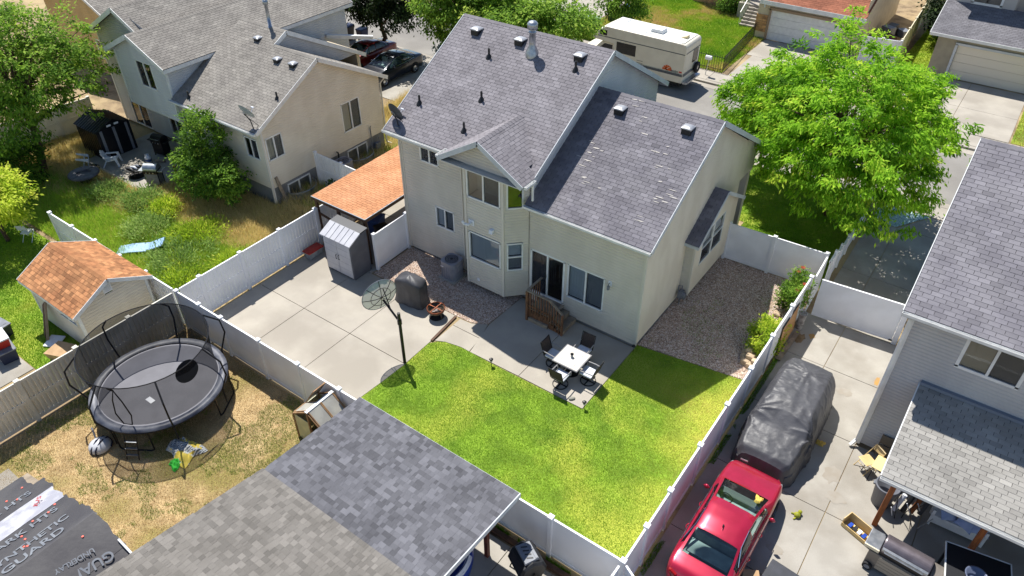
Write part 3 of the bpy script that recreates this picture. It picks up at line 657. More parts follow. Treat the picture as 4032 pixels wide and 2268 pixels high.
MB().box((-11.3, .9, 0), (-11.22, 9.9, 5.75)).build('wall', SID_TAUPE, H); MB().box((-11.28, 9.85, 0), (0, 9.93, 4.4)).build('wall', SID_TAUPE, H)
MB().box((-.2, 10.1, 2.95), (.0, 10.35, 3.2)).build('porch_beam', CORNERM, H); MB().box((-.24, 10.1, 0), (-.04, 10.3, 3.0)).build('porch_post', CORNERM, H)
for (x, y, z0, z1) in ((-11.28, -.005, .1, 5.6), (.0, -.005, .1, 4.6)): corner_post(H, x, y, z0, z1, CORNERM)
# bay
siding(H, (-7.41, -.72, 0), X3, -Y3, [(0, .3), (1.79, .3), (1.79, 5.86), (0, 5.86)], [(.1, 1.66, 4.45, 5.69), (.11, 1.65, 1.6, 2.86)], SID_TAUPE)
D45 = Vector((1, 1, 0)).normalized(); N45 = Vector((1, -1, 0)).normalized(); NL = Vector((-.75, -.66, 0)).normalized()
siding(H, (-5.62, -.72, 0), D45, N45, [(0, .3), (.98, .3), (.98, 5.86), (0, 5.86)], [(.14, .75, 4.46, 5.64), (.14, .75, 1.6, 2.86)], SID_TAUPE)
siding(H, (-8.05, 0, 0), Vector((.64, -.72, 0)), NL, [(0, .3), (.963, .3), (.963, 5.86), (0, 5.86)], [], SID_TAUPE)
MB().prism([(-8.05, 0), (-7.41, -.72), (-5.62, -.72), (-4.92, 0)], 'z', .29, .33).build('bay_floor', SOFFIT, H)
MB().prism([(-8.38, -.02), (-8.38, -1.05), (-4.58, -1.05), (-4.58, -.4), (-4.95, -.38), (-4.95, -.02)], 'z', 5.8, 5.84).build('soffit', SOFFIT, H)
siding(H, (-8.3, -.745, 0), X3, -Y3, [(0, 5.89), (3.64, 5.89), (1.82, 6.96)], [], SID_TAUPE)
for (x, y) in ((-7.41, -.72), (-5.62, -.72), (-8.07, -.03)): corner_post(H, x, y, .3, 5.85, CORNERM, .1)
window(H, (0, -.72, 0), X3, -Y3, -7.31, -5.75, 4.45, 5.69, 'slider', room=ROOM_CREAM, screen=(1,))
window(H, (0, -.72, 0), X3, -Y3, -7.3, -5.76, 1.6, 2.86, 'fixed', blinds=(0,))
window(H, (-5.62, -.72, 0), D45, N45, .14, .75, 4.46, 5.64, 'fixed', glass=COATED, depth=.25)
window(H, (-5.62, -.72, 0), D45, N45, .14, .75, 1.6, 2.86, 'hung', blinds=(0, 1), screen=(1,), depth=.25)
window(H, (0, 0, 0), X3, -Y3, -10.27, -9.32, 4.73, 5.54, 'slider', screen=(1,))
window(H, (0, 0, 0), X3, -Y3, -9.65, -8.68, 1.82, 2.79, 'slider', blinds=(0, 1), screen=(1,))
window(H, (0, 0, 0), X3, -Y3, -3.09, -1.5, 1.05, 2.62, 'slider', blinds=(0, 1), screen=(1,))
sd_ = window(H, (0, 0, 0), X3, -Y3, -4.8, -3.25, .58, 2.61, 'slider', screen=(0,), fw=.08, depth=.75, name='sliding_door')
MB().box((-4.075, -.05, 1.5), (-4.045, -.035, 1.68)).build('handle', BLACKP, sd_)
# bump-out on the gable wall
siding(H, (.4, 0, 0), Y3, X3, [(3.65, .35), (7.75, .35), (7.75, 3.0), (5.7, 4.15), (3.65, 3.0)], [(4.3, 6.45, 1.45, 2.95)], SID_CREAM)
siding(H, (0, 3.65, 0), X3, -Y3, [(0, .35), (.4, .35), (.4, 2.95), (0, 2.95)], [], SID_TAUPE)
MB().box((0, 3.66, .33), (.39, 7.74, .37)).build('bay_floor', SOFFIT, H); corner_post(H, .4, 3.65, .35, 2.95, CORNERM, .08)
MB().box((.02, 3.68, 0), (.3, 7.72, .34)).build('foundation', FOUND, H)
window(H, (.4, 0, 0), Y3, X3, 4.3, 6.45, 1.45, 2.95, 'twin', blinds=(0, 2), screen=(1, 3), depth=.3)
# gutters and spouts
gutter(H, (-11.77, -.42, 5.83), (-8.45, -.42, 5.83), W_WHITE); gutter(H, (-4.88, -.4, 4.78), (.31, -.4, 4.78), W_WHITE)
gutter(H, (-4.52, -.4, 5.93), (-4.52, -1.0, 5.93), W_WHITE, out=(1, 0, 0)); gutter(H, (-8.44, -.98, 5.93), (-8.44, -.4, 5.93), W_WHITE, out=(-1, 0, 0))
downspout(H, [(-11.6, -.45, 5.7), (-11.34, -.06, 5.5), (-11.34, -.06, .15)], CORNERM); downspout(H, [(-4.45, -.5, 5.85), (-4.45, -.5, 5.15)], W_WHITE)
downspout(H, [(-8.1, -.1, 5.8), (-8.1, -.1, .2)], CORNERM, .06); downspout(H, [(.06, -.3, 4.65), (.06, -.06, 4.5), (.06, -.06, .1)], CORNERM)
# fittings
MB().box((-7.27, -.78, 3.2), (-7.0, -.735, 3.45)).tube([(-7.14, -.8, 3.32), (-7.14, -.95, 3.32), (-7.3, -1.02, 3.34), (-7.36, -1.04, 3.45)], .055, 10).build('furnace_exhaust', WHITEP, H)
MB().prism([(-.72, 3.2), (-.9, 3.25), (-.86, 3.4), (-.72, 3.42)], 'x', -6.2, -6.04).build('dryer_vent', WHITEP, H)
MB().box((-6.95, -.76, .55), (-6.83, -.735, .68)).build('outlet_cover', WHITEP, H)
l_ = MB().box((-1.33, -.05, 2.4), (-1.19, -.015, 2.62)).build('wall_lamp', WHITEP, H)
MB().tube([(-1.26, -.05, 2.56), (-1.26, -.15, 2.58), (-1.26, -.17, 2.5)], .015, 6).lathe([(.03, 2.5), (.06, 2.47), (.055, 2.32), (.0, 2.3)], (-1.26, -.17, 0), 8).build('lantern', GREYP, l_)
gm = MB().box((.14, 3.28, .3), (.32, 3.55, .62)).build('gas_meter', GREYP, H)
MB().lathe([(0, -.04), (.13, -.04), (.13, .06), (0, .08)], (.36, 3.4, .45), 12, 'x').build('meter_dial', GREYP, gm); MB().tube([(.1, 3.4, .6), (.1, 3.4, .85), (.25, 3.4, .9), (.25, 3.4, .6)], .025, 6).build('meter_pipe', GREYP, gm); MB().tube([(.25, 3.3, .3), (.25, 3.3, -.02)], .025, 6).build('riser_pipe', GREYP, gm)
GREYM = mat('painted_vent_metal', s(168, 170, 174), s(150, 152, 158), 4, rough=.4, metal=.3)
for (x, y, z) in ((-10.65, 4.46, 8.64), (-8.47, 4.49, 8.66), (-5.68, 4.48, 8.65)): roof_vent(MAINDECK, H, x, y-.1, z, GREYM, BLACKP)
for (x, y, z) in ((-3.5, 3.95, 7.27), (-.75, 3.95, 7.27)): roof_vent(RIGHTDECK, H, x, y-.1, z, GREYM, BLACKP)
for (x, y, z) in ((-9.38, 3.5, 8.09), (-8.48, 1.8, 7.12), (-10.98, .95, 6.63), (-8.35, .5, 6.37), (-5.56, 3.9, 8.32)): roof_pipe(MAINDECK, x, y, z, BLACKP)
MB().lathe([(.28, 8.28), (.26, 8.5), (.13, 8.75), (.13, 9.25), (.16, 9.25), (.16, 9.3), (.11, 9.32), (.11, 9.4), (.2, 9.4), (.21, 9.6), (.14, 9.68), (0, 9.7)], (-7.7, 4.1, 0), 16).build('flue', STEEL, MAINDECK, smooth=True)
PATCH = mat('roof_sealant', s(196, 190, 182), s(176, 170, 164), 8, rough=.9)
kk = math.hypot(1, .57); Vd = Vector((0, 1/kk, .57/kk)); Nd = X3.cross(Vd)
for (x, y, z) in ((-2.93, 4.31, 7.48), (-2.55, 3.87, 7.22), (-2.21, 3.3, 6.9), (-3.99, 2.56, 6.48), (-3.42, 2.13, 6.23), (-3.72, 1.95, 6.13), (-3.92, 1.52, 5.88), (-3.4, 1.09, 5.64), (-1.22, 2.95, 6.7), (-.89, 2.39, 6.38), (-.53, 1.97, 6.14), (-.14, 1.56, 5.91), (-2.67, 1.05, 5.61), (-.3, 1.33, 5.78), (-.54, .72, 5.43), (-.7, .37, 5.23)):
    for k in range(rnd.randint(1, 4)):
        c = Vector((x, y, 4.8+.57*(y+.38)))+X3*rnd.uniform(-.3, .3)+Vd*rnd.uniform(-.2, .2); w, h = rnd.uniform(.05, .2), rnd.uniform(.012, .035); mb = MB(); n = 9
        P_ = []
        for i in range(n):
            a = 2*PI*i/n; q = rnd.uniform(.6, 1.1); P_.append(c+X3*(math.cos(a)*w*q+math.sin(a)*h*1.2)+Vd*(math.sin(a)*h*q)+Nd*.024)
        mb.quad(*P_).build('sealant_patch', PATCH, RIGHTDECK)
finish_roofs(H)
# ================================================================== west neighbour
W = thing('suburban_house', 'cream and white-sided house with brownish-grey roofs, left of the terracotta carport roof', 'house', (-25, 3, 0), group='houses of the neighbourhood', world=True)
gB = gable_roof(W, 'x', -21.7, -18.76, -1.62, 6.9, 4.07, .53, SH_WEST, DECK, W_WHITE, rb=2.5, rakes=(0, 1))
gA = gable_roof(W, 'x', -25.1, -21.7, -1.62, 8.3, 4.07, .53, SH_WEST, DECK, W_WHITE, rb=3.3, rakes=(0, 0))
MB().beam((-21.69, 2.5, 6.2), (-21.69, 3.3, 6.62), .03, .2).beam((-21.69, 3.3, 6.62), (-21.69, 8.3, 3.97), .03, .2).build('rake_board', W_WHITE, W)
g2 = gable_roof(W, 'y', -1.72, 10.7, -29.9, -24.9, 5.62, .46, SH_WEST, DECK, W_WHITE, fasc=.22)
g3 = gable_roof(W, 'y', -.45, 12.5, -33.9, -27.2, 5.38, .52, SH_WEST, DECK, W_WHITE, fasc=.22)
siding(W, (-19.06, 0, 0), Y3, X3, [(-1.2, .9), (6.5, .9), (6.5, 4.15), (2.5, 6.1), (-1.2, 4.15)], [(-1.05, -.12, 2.32, 3.45), (3.7, 4.95, 1.85, 3.4)], SID_CREAM)
siding(W, (-25.2, -1.2, 0), X3, -Y3, [(0, .9), (6.14, .9), (6.14, 4.2), (0, 4.2)], [(4.8, 5.73, 2.31, 3.34)], SID_CREAM)
MB().box((-25.2, -1.15, -.1), (-19.08, 6.45, .92)).build('foundation', FOUND, W)
window(W, (-19.06, 0, 0), Y3, X3, -1.05, -.12, 2.32, 3.45, 'slider', curtain=(0, 1), screen=(1,)); window(W, (-19.06, 0, 0), Y3, X3, 3.7, 4.95, 1.85, 3.4, 'slider', blinds=(0, 1), screen=(1,))
window(W, (0, -1.2, 0), X3, -Y3, -20.4, -19.47, 2.31, 3.34, 'slider', room=ROOM_GREY, screen=(1,))
window(W, (-19.06, 0, 0), Y3, X3, -.35, 1.05, -.05, .72, 'slider', depth=.3); window(W, (-19.06, 0, 0), Y3, X3, 3.7, 5.1, -.05, .78, 'slider', depth=.3, curtain=(0,))
siding(W, (-29.4, -1.45, 0), X3, -Y3, [(0, 2.78), (4.2, 2.78), (4.2, 5.65), (1.95, 6.62), (0, 5.65)], [(1.72, 3.0, 4.1, 5.45)], SID_WHITE)
window(W, (0, -1.45, 0), X3, -Y3, -27.68, -26.4, 4.1, 5.45, 'slider', screen=(0,))
siding(W, (-25.2, 0, 0), Y3, X3, [(-1.45, 2.78), (10.3, 2.78), (10.3, 5.65), (-1.45, 5.65)], [], SID_WHITE)
MB().box((-25.28, 5.2, 0), (-25.19, 10.3, 5.6)).build('stucco_wall', STUCCO, W); MB().box((-25.2, 10.25, 0), (-33, 10.33, 5.6)).build('wall', STUCCO, W)
MB().box((-29.4, -1.44, 2.7), (-25.2, .0, 2.79)).build('soffit', SOFFIT, W)
siding(W, (-33.6, -.05, 0), X3, -Y3, [(0, .1), (8.4, .1), (8.4, 5.4), (6.3, 5.9), (3.05, 7.0), (0, 5.42)], [(1.1, 2.0, 3.7, 4.95), (1.05, 2.65, .15, 1.85), (4.7, 5.9, .55, 1.9)], SID_BLUE)
window(W, (0, -.05, 0), X3, -Y3, -32.5, -31.6, 3.7, 4.95, 'slider'); window(W, (0, -.05, 0), X3, -Y3, -32.55, -30.95, .15, 1.85, 'slider', name='sliding_door', screen=(1,)); window(W, (0, -.05, 0), X3, -Y3, -28.9, -27.7, .55, 1.9, 'slider', screen=(1,))
MB().box((-33.65, 0, 0), (-33.58, 10.2, 5.3)).build('wall', SID_BLUE, W)
siding(W, (-21.8, 0, 0), Y3, X3, [(-1, 4.2), (8., 4.2), (3.3, 6.55)], [], SID_BLUE)
MB().box((-25.1, 7.8, 0), (-21.9, 7.9, 4.3)).build('wall', STUCCO, W); MB().box((-22.3, 8.0, 0), (-22.1, 8.2, 4.0)).build('porch_post', CORNERM, W)
MB().beam((-25.1, 8.6, 4.2), (-23.4, 10.6, 3.9), .2, .2).build('porch_eave', W_WHITE, W)
for (x, y, z1) in ((-19.06, -1.2, 4.1), (-25.2, -1.45, 5.6), (-29.4, -1.45, 5.6), (-33.6, -.05, 5.3)): corner_post(W, x, y, .1 if y > -1.4 else 2.75, z1, W_WHITE, .1)
gutter(W, (-25.1, -1.64, 4.05), (-18.76, -1.64, 4.05), W_WHITE)
downspout(W, [(-18.9, -1.5, 3.95), (-19.0, -1.26, 3.8), (-19.0, -1.26, .1)], CORNERM); downspout(W, [(-18.85, 6.85, 3.9), (-19.0, 6.55, 3.6), (-19.0, 6.55, .2), (-18.8, 6.7, .1)], CORNERM)
for (x, y) in ((-20.77, 1.85), (-19.69, 1.87)): roof_vent(gB[0], W, x, y-.05, 4.07+.53*(y+1.62), GREYM, BLACKP, .36)
roof_vent(gA[0], W, -22.94, 2.5, 4.07+.53*4.12, GREYM, BLACKP, .36)
roof_pipe(gB[0], -19.12, .15, 4.98, BLACKP); roof_pipe(gA[0], -24.1, -1.25, 4.25, BLACKP)
MB().lathe([(.2, 6.3), (.1, 6.7), (.085, 6.7), (.085, 7.75), (.13, 7.75), (.13, 7.95), (0, 8.)], (-22.87, 3.3, 0), 12).build('flue', STEEL, gA[0], smooth=True)
em = MB().box((-18.98, 1.95, .75), (-18.9, 2.15, 1.1)).build('electric_meter', GREYP, W); MB().tube([(-18.96, 2.9, 1.15), (-18.9, 2.95, 1.1), (-18.9, 2.95, .2)], .04, 6).build('conduit', BLACKP, W)
gm = MB().box((-18.95, 5.55, .2), (-18.75, 5.85, .55)).build('gas_meter', GREYP, W); MB().tube([(-18.95, 5.4, .1), (-18.95, 5.4, 1.5), (-18.9, 5.4, 1.6)], .03, 6).tube([(-18.9, 5.9, .1), (-18.9, 5.9, .8), (-18.85, 5.7, .8)], .025, 6).build('gas_pipe', GREYP, gm)
finish_roofs(W)
# ================================================================== garden shed with cedar shingles
T = thing('garden_shed', 'small cream-sided shed with orange-brown shingle roof beside the trampoline fence', 'shed', (-18, -10.8, 0), world=True)
gable_roof(T, 'x', -20.05, -16.08, -12.42, -9.3, 2.02, .52, SH_TAN, DECK_OR, W_WHITE, style='arch', expo=.15, caps=True, thick=.06, fasc=.15)
siding(T, (-16.3, 0, 0), Y3, X3, [(-12.2, .05), (-9.5, .05), (-9.5, 2.08), (-10.86, 2.72), (-12.2, 2.08)], [(-11.05, -10.75, 2.2, 2.5)], SID_CREAM, expo=.13)
siding(T, (-19.85, -12.2, 0), X3, -Y3, [(0, .05), (3.55, .05), (3.55, 2.05), (0, 2.05)], [(2.0, 3.2, 1.2, 1.9)], SID_CREAM, expo=.13)
window(T, (0, -12.2, 0), X3, -Y3, -17.85, -16.65, 1.2, 1.9, 'slider', depth=.3)
MB().box((-19.8, -9.52, 0), (-16.32, -9.48, 2.0)).box((-19.85, -12.18, 0), (-19.8, -9.5, 2.0)).build('wall', SID_CREAM, T)
mb = MB().box((-16.3, -11.07, 2.18), (-16.27, -10.73, 2.52))
for k in range(5): mb.beam((-16.262, -11.02, 2.24+k*.055), (-16.262, -10.78, 2.24+k*.055), .012, .03)
mb.build('gable_vent', W_WHITE, T)
for (x, y) in ((-16.3, -12.2), (-16.3, -9.5), (-19.85, -12.2)): corner_post(T, x, y, .02, 2.05, W_WHITE, .1)
finish_roofs(T)
# ================================================================== carport with terracotta shingles
K = thing('carport', 'carport with terracotta shingle roof on brown timber posts, between the two houses', 'carport', (-13, 0, 0), world=True)
kz = 2.42
roof_plane(K, (-14.96, -2.1, kz), (1, 0, 0), (0, 1, .012), 3.2, 5.9, SH_ORANGE, DECK_OR, expo=.14)
mb = MB(); mb.beam((-15.0, -2.12, kz-.09), (-11.75, -2.12, kz-.09), .04, .17); mb.beam((-11.75, -2.12, kz-.09), (-11.75, 3.8, kz-.04), .04, .17); mb.beam((-15.0, -2.12, kz-.09), (-15.0, 3.8, kz-.04), .04, .17); mb.build('fascia', WOOD_DK, K)
MB().beam((-14.98, -2.145, kz-.0), (-11.73, -2.145, kz-.0), .02, .03).beam((-11.725, -2.14, kz), (-11.725, 3.8, kz+.06), .02, .03).build('drip_edge', TRIMG, K)
for (x, y) in ((-14.85, -2.0), (-13.5, -2.0), (-11.9, -2.0), (-11.9, 1.5), (-14.85, 1.2), (-11.9, 3.6), (-14.85, 3.6)): MB().box((x-.055, y-.055, 0), (x+.055, y+.055, kz-.1)).build('post', WOOD_DK, K)
for y in np.arange(-1.9, 3.7, .6): MB().box((-14.9, y-.02, kz-.24), (-11.85, y+.02, kz-.11)).build('rafter', WOOD_DK, K)
MB().beam((-14.85, -2.0, 1.55), (-13.5, -2.0, 1.35), .05, .1).box((-14.8, -2.0, .1), (-14.74, 3.5, .14)).build('brace', WOOD_DK, K)
finish_roofs(K)
# ================================================================== south neighbour: patio cover and house roof
S = thing('suburban_house', 'roof in the foreground with grey architectural shingles, coloured darker and paler as each slope meets the sun, white edge, over a patio', 'house', (-1.5, -13.2, 0), group='houses of the neighbourhood', world=True)
k = math.hypot(1, .085); roof_plane(S, (1.38, -9.55, 2.64), (-1, 0, 0), (0, -1/k, .085/k), 5.96, 3.62*k, SH_SDARK, DECK, 'arch', .145, thick=.12)
k = math.hypot(1, .19); roof_plane(S, (1.38, -13.15, 2.965), (-1, 0, 0), (0, -1/k, .19/k), 5.98, 6.5*k, SH_SLIGHT, DECK, 'arch', .15, thick=.12)
MB().beam((1.4, -9.53, 2.58), (1.4, -13.17, 2.9), .03, .17).beam((1.4, -13.17, 2.9), (1.4, -19.5, 4.1), .03, .17).build('rake_board', TRIMG, S)
MB().box((-4.58, -9.53, 2.47), (1.4, -9.5, 2.62)).build('fascia', TRIMG, S)
POSTRED = mat('red_brown_post', s(110, 52, 38), s(88, 42, 32), 4, rough=.7)
for (x, y) in ((.76, -10.24), (-2., -10.24), (-4.4, -10.24)): MB().box((x-.06, y-.06, 0), (x+.06, y+.06, 2.55)).build('post', POSTRED, S)
MB().box((-4.5, -10.32, 2.45), (1.1, -10.18, 2.6)).build('beam', POSTRED, S); MB().box((1.02, -9.62, 2.42), (1.1, -13.1, 2.55)).build('beam', POSTRED, S)
MB().box((-4.4, -20, 0), (1.2, -14.2, 2.6)).build('wall', SID_BLUE, S)
finish_roofs(S)
# ================================================================== house being re-roofed (bottom left)
Q = thing('suburban_house', 'roof covered in black printed underlayment with one white strip, half way through re-roofing', 'house', (-6.5, -19.5, 0), group='houses of the neighbourhood', world=True)
UND = mat('black_underlayment', s(72, 70, 72), s(60, 58, 62), 1.2, rough=.55, grain=.05, gscale=60, bump=.25, bscale=6)
UNDW = mat('white_membrane', s(176, 176, 182), s(150, 150, 160), 3, rough=.5, bump=.2, bscale=8)
PRINT = mat('grey_print', s(122, 126, 132), s(106, 110, 118), 3, rough=.6); PRINTR = mat('red_print', s(170, 60, 66), rough=.6); CAPRED = mat('red_nail_cap', s(226, 96, 78), rough=.5)
RX, RZ, RS = -6.05, 3.98, .4
zl = lambda x: RZ-RS*abs(x-RX)
# ragged far edge: sheets end at slightly different Y
strips = [(-10.5, -9.55, -17.0, UND), (-9.55, -8.75, -16.72, UND), (-8.75, -7.85, -16.78, UNDW), (-7.85, -6.85, -16.74, UND), (-6.85, -6.05, -16.7, UND)]
for i, (x0, x1, y1, m) in enumerate(strips+[(-6.05, -5.05, -16.72, UND), (-5.05, -4.02, -16.78, UND)]):
    rows = []; lift = .008+.004*(i % 3)
    for j in range(9):
        xx = x0+(x1-x0+.06)*j/8; row = []
        for t in range(26):
            yy = y1-(6.2*t/25); ed = (.025*math.sin(j*1.1+i)+.012*math.sin(j*2.3)) if t == 0 else 0
            row.append((xx, yy+ed, zl(xx)+lift+.005*math.sin(yy*5+xx*3)*math.sin(xx*9+i)))
        rows.append(row)
    MB().grid(rows).build('underlayment_strip', m, Q, smooth=True)
kq_ = math.hypot(1, RS)
MB().prism([(-10.5, zl(-10.5)-.15), (RX, RZ-.14), (-4.0, zl(-4.)-.15), (-4.0, zl(-4.)-.005), (RX, RZ-.005), (-10.5, zl(-10.5)-.005)], 'y', -23, -16.82).build('roof', WOOD_GREY, Q)
MB().beam((-5.2, -16.76, zl(-5.2)-.02), (-3.98, -16.76, zl(-3.98)-.02), .05, .2).build('rake_board', W_WHITE, Q)
MB().prism([(-10.2, 0), (-4.3, 0), (-4.3, zl(-4.3)-.2), (RX, RZ-.2), (-10.2, zl(-10.2)-.2)], 'y', -22.8, -17.2).build('wall', STUCCO, Q)
def text_on(txt, parent, m, P, U, V, size, name='print', sx=1.):
    cu = bpy.data.curves.new(name, 'FONT'); cu.body = txt; cu.size = size; cu.align_x = 'CENTER'; cu.align_y = 'CENTER'; cu.extrude = .0015; cu.offset = size*.018
    tmp = bpy.data.objects.new('tmp', cu); COL.objects.link(tmp); dg = bpy.context.evaluated_depsgraph_get()
    me = bpy.data.meshes.new_from_object(tmp.evaluated_get(dg)); bpy.data.objects.remove(tmp); bpy.data.curves.remove(cu); me.name = name
    me.materials.clear(); me.materials.append(m)
    U, V = Vector(U).normalized(), Vector(V).normalized(); M4 = Matrix((U*sx, V, U.cross(V))).transposed().to_4x4()
    off = OFF.get(parent.name) or Vector(); M4.translation = Vector(P)-off
    o = bpy.data.objects.new(name, me); COL.objects.link(o); o.parent = parent; o.matrix_local = M4; return o
VL = Vector((1, 0, RS)); VR = Vector((-1, 0, RS))
def onL(x, y, h=.03): return (x, y, zl(x)+h)
text_on('SYNTHETIC', Q, PRINT, onL(-6.75, -18.05), (0, 1, 0), (-1, 0, -RS), .36)
text_on('GUARD', Q, PRINT, onL(-6.32, -18.1), (0, 1, 0), (-1, 0, -RS), .42)
text_on('OZARK HTS', Q, PRINT, onL(-7.45, -18.15), (0, 1, 0), (-1, 0, -RS), .38)
text_on('OZARK HTS', Q, PRINT, onL(-9.2, -18.2), (0, 1, 0), (-1, 0, -RS), .38)
for yy in (-17.35, -18.9): text_on('ERIUS', Q, PRINTR, onL(-8.3, yy), (-.55, .85, .2), (-1, -.65, -RS), .2)
text_on('ATTIC', Q, PRINT, onL(-4.75, -17.5), (-.2, -1, 0), (1, -.2, -RS), .26); text_on('GUARD', Q, PRINT, onL(-5.1, -17.6), (-.2, -1, 0), (1, -.2, -RS), .34); text_on('UNDERLAYMENT', Q, PRINT, onL(-5.45, -17.9), (-.2, -1, 0), (1, -.2, -RS), .17)
text_on('GUARD', Q, PRINT, onL(-4.75, -19.2), (-.2, -1, 0), (1, -.2, -RS), .36); text_on('UNDERLAYMENT', Q, PRINT, onL(-5.35, -19.3), (-.2, -1, 0), (1, -.2, -RS), .2)
mb = MB()
for i in range(60):
    x = rnd.uniform(-10.2, -4.2); y = rnd.uniform(-21, -16.9)
    if -8.75 < x < -7.8: continue
    mb.lathe([(.032, 0), (.026, .008), (0, .01)], (x, y, zl(x)+.026), 8)
mb.build('nail_caps', CAPRED, Q, 'stuff')
# ================================================================== east neighbour
EH = thing('suburban_house', 'pale grey-sided house at the right edge with grey roof and covered patio', 'house', (11, 2, 0), group='houses of the neighbourhood', world=True)
ge = gable_roof(EH, 'x', 7.93, 20, -.12, 10.4, 5.86, .58, SH_EAST, DECK, W_WHITE, rb=5.2)
siding(EH, (8.23, .21, 0), X3, -Y3, [(0, .1), (11, .1), (11, 5.9), (0, 5.9)], [(1.46, 3.02, 4.42, 5.76)], SID_BLUE)
siding(EH, (8.23, 0, 0), -Y3, -X3, [(-10, .1), (-.21, .1), (-.21, 5.8), (-5.2, 8.6), (-10, 5.8)], [], SID_WHITE)
window(EH, (0, .21, 0), X3, -Y3, 9.69, 11.25, 4.42, 5.76, 'slider', screen=(1,), blinds=(0, 1), room=ROOM_GREY, blindm=mat('beige_blind', s(176, 160, 128), rough=.7), fw=.09)
gutter(EH, (7.93, -.13, 5.84), (20, -.13, 5.84), W_WHITE, .13); corner_post(EH, 8.23, .2, .05, 5.75, W_WHITE, .12); downspout(EH, [(8.0, -.2, 5.75), (8.16, .08, 5.5), (8.16, .08, .25), (8.05, -.1, .08)], W_WHITE, .09)
k = math.hypot(1, .3); pr = roof_plane(EH, (9.1, -3.05, 2.45), (1, 0, 0), (0, 1/k, .3/k), 6.5, 3.2*k, SH_EPAT, DECK, thick=.1)
gutter(EH, (9.1, -3.07, 2.44), (15.6, -3.07, 2.44), W_WHITE, .1)
MB().box((9.1, -3.06, 2.3), (15.6, -3.02, 2.42)).build('fascia', W_WHITE, EH)
MB().beam((9.08, -3.05, 2.38), (9.08, .2, 3.36), .03, .16).build('rake_board', W_WHITE, EH)
MB().beam((9.1, .12, 3.46), (15.6, .12, 3.46), .14, .1).build('flashing', mat('grey_flashing', s(120, 128, 140), rough=.4), EH)
for (x, y) in ((9.52, -2.66), (11.85, -2.66), (14.2, -2.66)): MB().box((x-.07, y-.07, 0), (x+.07, y+.07, 2.32)).build('post', WOOD_OR, EH)
MB().box((9.3, -2.75, 2.3), (15.5, -2.57, 2.45)).build('beam', WOOD_OR, EH)
finish_roofs(EH)
# ================================================================== across the street
G1 = thing('suburban_house', 'tan stucco house with wide white garage door and stone pillar, across the street', 'house', (-5, 40, 0), group='houses of the neighbourhood', world=True)
k = math.hypot(1, .4); roof_plane(G1, (-8.7, 34.3, 2.78), (1, 0, 0), (0, 1/k, .4/k), 7.2, 6*k, SH_RED, DECK_OR, thick=.1, expo=.2, tw=.4)
MB().box((-8.72, 34.24, 2.5), (-1.45, 34.3, 2.78)).build('fascia', W_WHITE, G1)
STONE = mat('stone_veneer', s(196, 150, 100), s(160, 120, 84), 3, rough=.9, tone=.3)
MB().box((-8.85, 34.6, 0), (-7.95, 35, 2.55)).box((-2.9, 34.6, 0), (-1.6, 35, 2.55)).box((-7.95, 34.6, 2.2), (-2.9, 35, 2.55)).box((-8.85, 34.9, 0), (-8.8, 42, 2.6)).box((-1.65, 34.9, 0), (-1.6, 46, 3.8)).build('wall', STUCCO, G1)
for k in range(8):
    z = .5+k*.15; x = -8.88
    while x < -7.98:
        w = rnd.uniform(.15, .4); x1 = min(x+w, -7.95); o = MB().box((x+.008, 34.56+rnd.uniform(-.02, .02), z+.008), (x1-.008, 34.61, z+.142)).build('stone', STONE, G1); zero_tone(o.data); t = rnd.random(); o.color = (t, t, t, 1); x = x1
gd = MB().box((-7.9, 34.7, 0), (-2.95, 34.76, 2.15)).build('garage_door', W_WHITE, G1)
for k in range(4): MB().box((-7.88, 34.67, .02+k*.53), (-2.97, 34.705, .53+k*.53)).build('door_panel', W_WHITE, gd)
MB().box((-8.02, 34.5, 2.12), (-2.82, 34.6, 2.3)).box((-8.02, 34.5, 0), (-7.9, 34.6, 2.2)).build('garage_surround', mat('taupe_surround', s(150, 128, 104), rough=.7), G1)
MB().box((-30, 46, 0), (-8.8, 46.2, 3.5)).build('wall', STUCCO, G1)
mb = MB()
for k in range(6): mb.box((-10.6, 36.2+k*.28, 0), (-8.95, 36.5+k*.28, .17*(k+1)))
mb.build('entry_steps', CONC, G1); MB().box((-11.5, 37.9, 0), (-8.9, 41, 1.15)).build('porch_floor', CONC, G1)
mb = MB(); mb.beam((-10.65, 36.2, 1.0), (-10.65, 38.0, 2.1), .05, .06)
for k in range(7): mb.beam((-10.65, 36.25+k*.28, .15+k*.17), (-10.65, 36.25+k*.28, 1.03+k*.17), .03, .03)
mb.build('stair_rail', W_WHITE, G1); MB().box((-11.4, 38.6, 0), (-11.2, 38.8, 4)).build('porch_post', W_WHITE, G1)
MB().box((-16, 39.6, 0), (-11.6, 39.9, 1.6)).build('stone_base', STONE, G1); MB().box((-16, 39.7, 1.6), (-11.6, 40, 4.5)).build('wall', STUCCO, G1)
MB().lathe([(0, 2.2), (.06, 2.25), (.05, 2.4), (0, 2.45)], (-8.4, 34.5, 0), 8).build('wall_lamp', WHITEP, G1)
finish_roofs(G1, 200)
G2 = thing('suburban_house', 'grey house with wide pale garage door and slate-coloured roof, top right corner', 'house', (6, 38, 0), group='houses of the neighbourhood', world=True)
k = math.hypot(1, .4); roof_plane(G2, (2.5, 34.35, 2.76), (1, 0, 0), (0, 1/k, .4/k), 9.5, 3.1*k, SH_FAR, DECK, thick=.1)
MB().box((2.5, 34.28, 2.58), (12, 34.35, 2.76)).beam((2.48, 34.33, 2.68), (2.48, 37.4, 3.9), .03, .18).build('fascia', W_WHITE, G2)
GREYST = mat('olive_grey_stucco', s(160, 152, 132), s(150, 142, 124), 2, rough=.9); UPW = mat('grey_siding_upper', s(180, 176, 172), rough=.7)
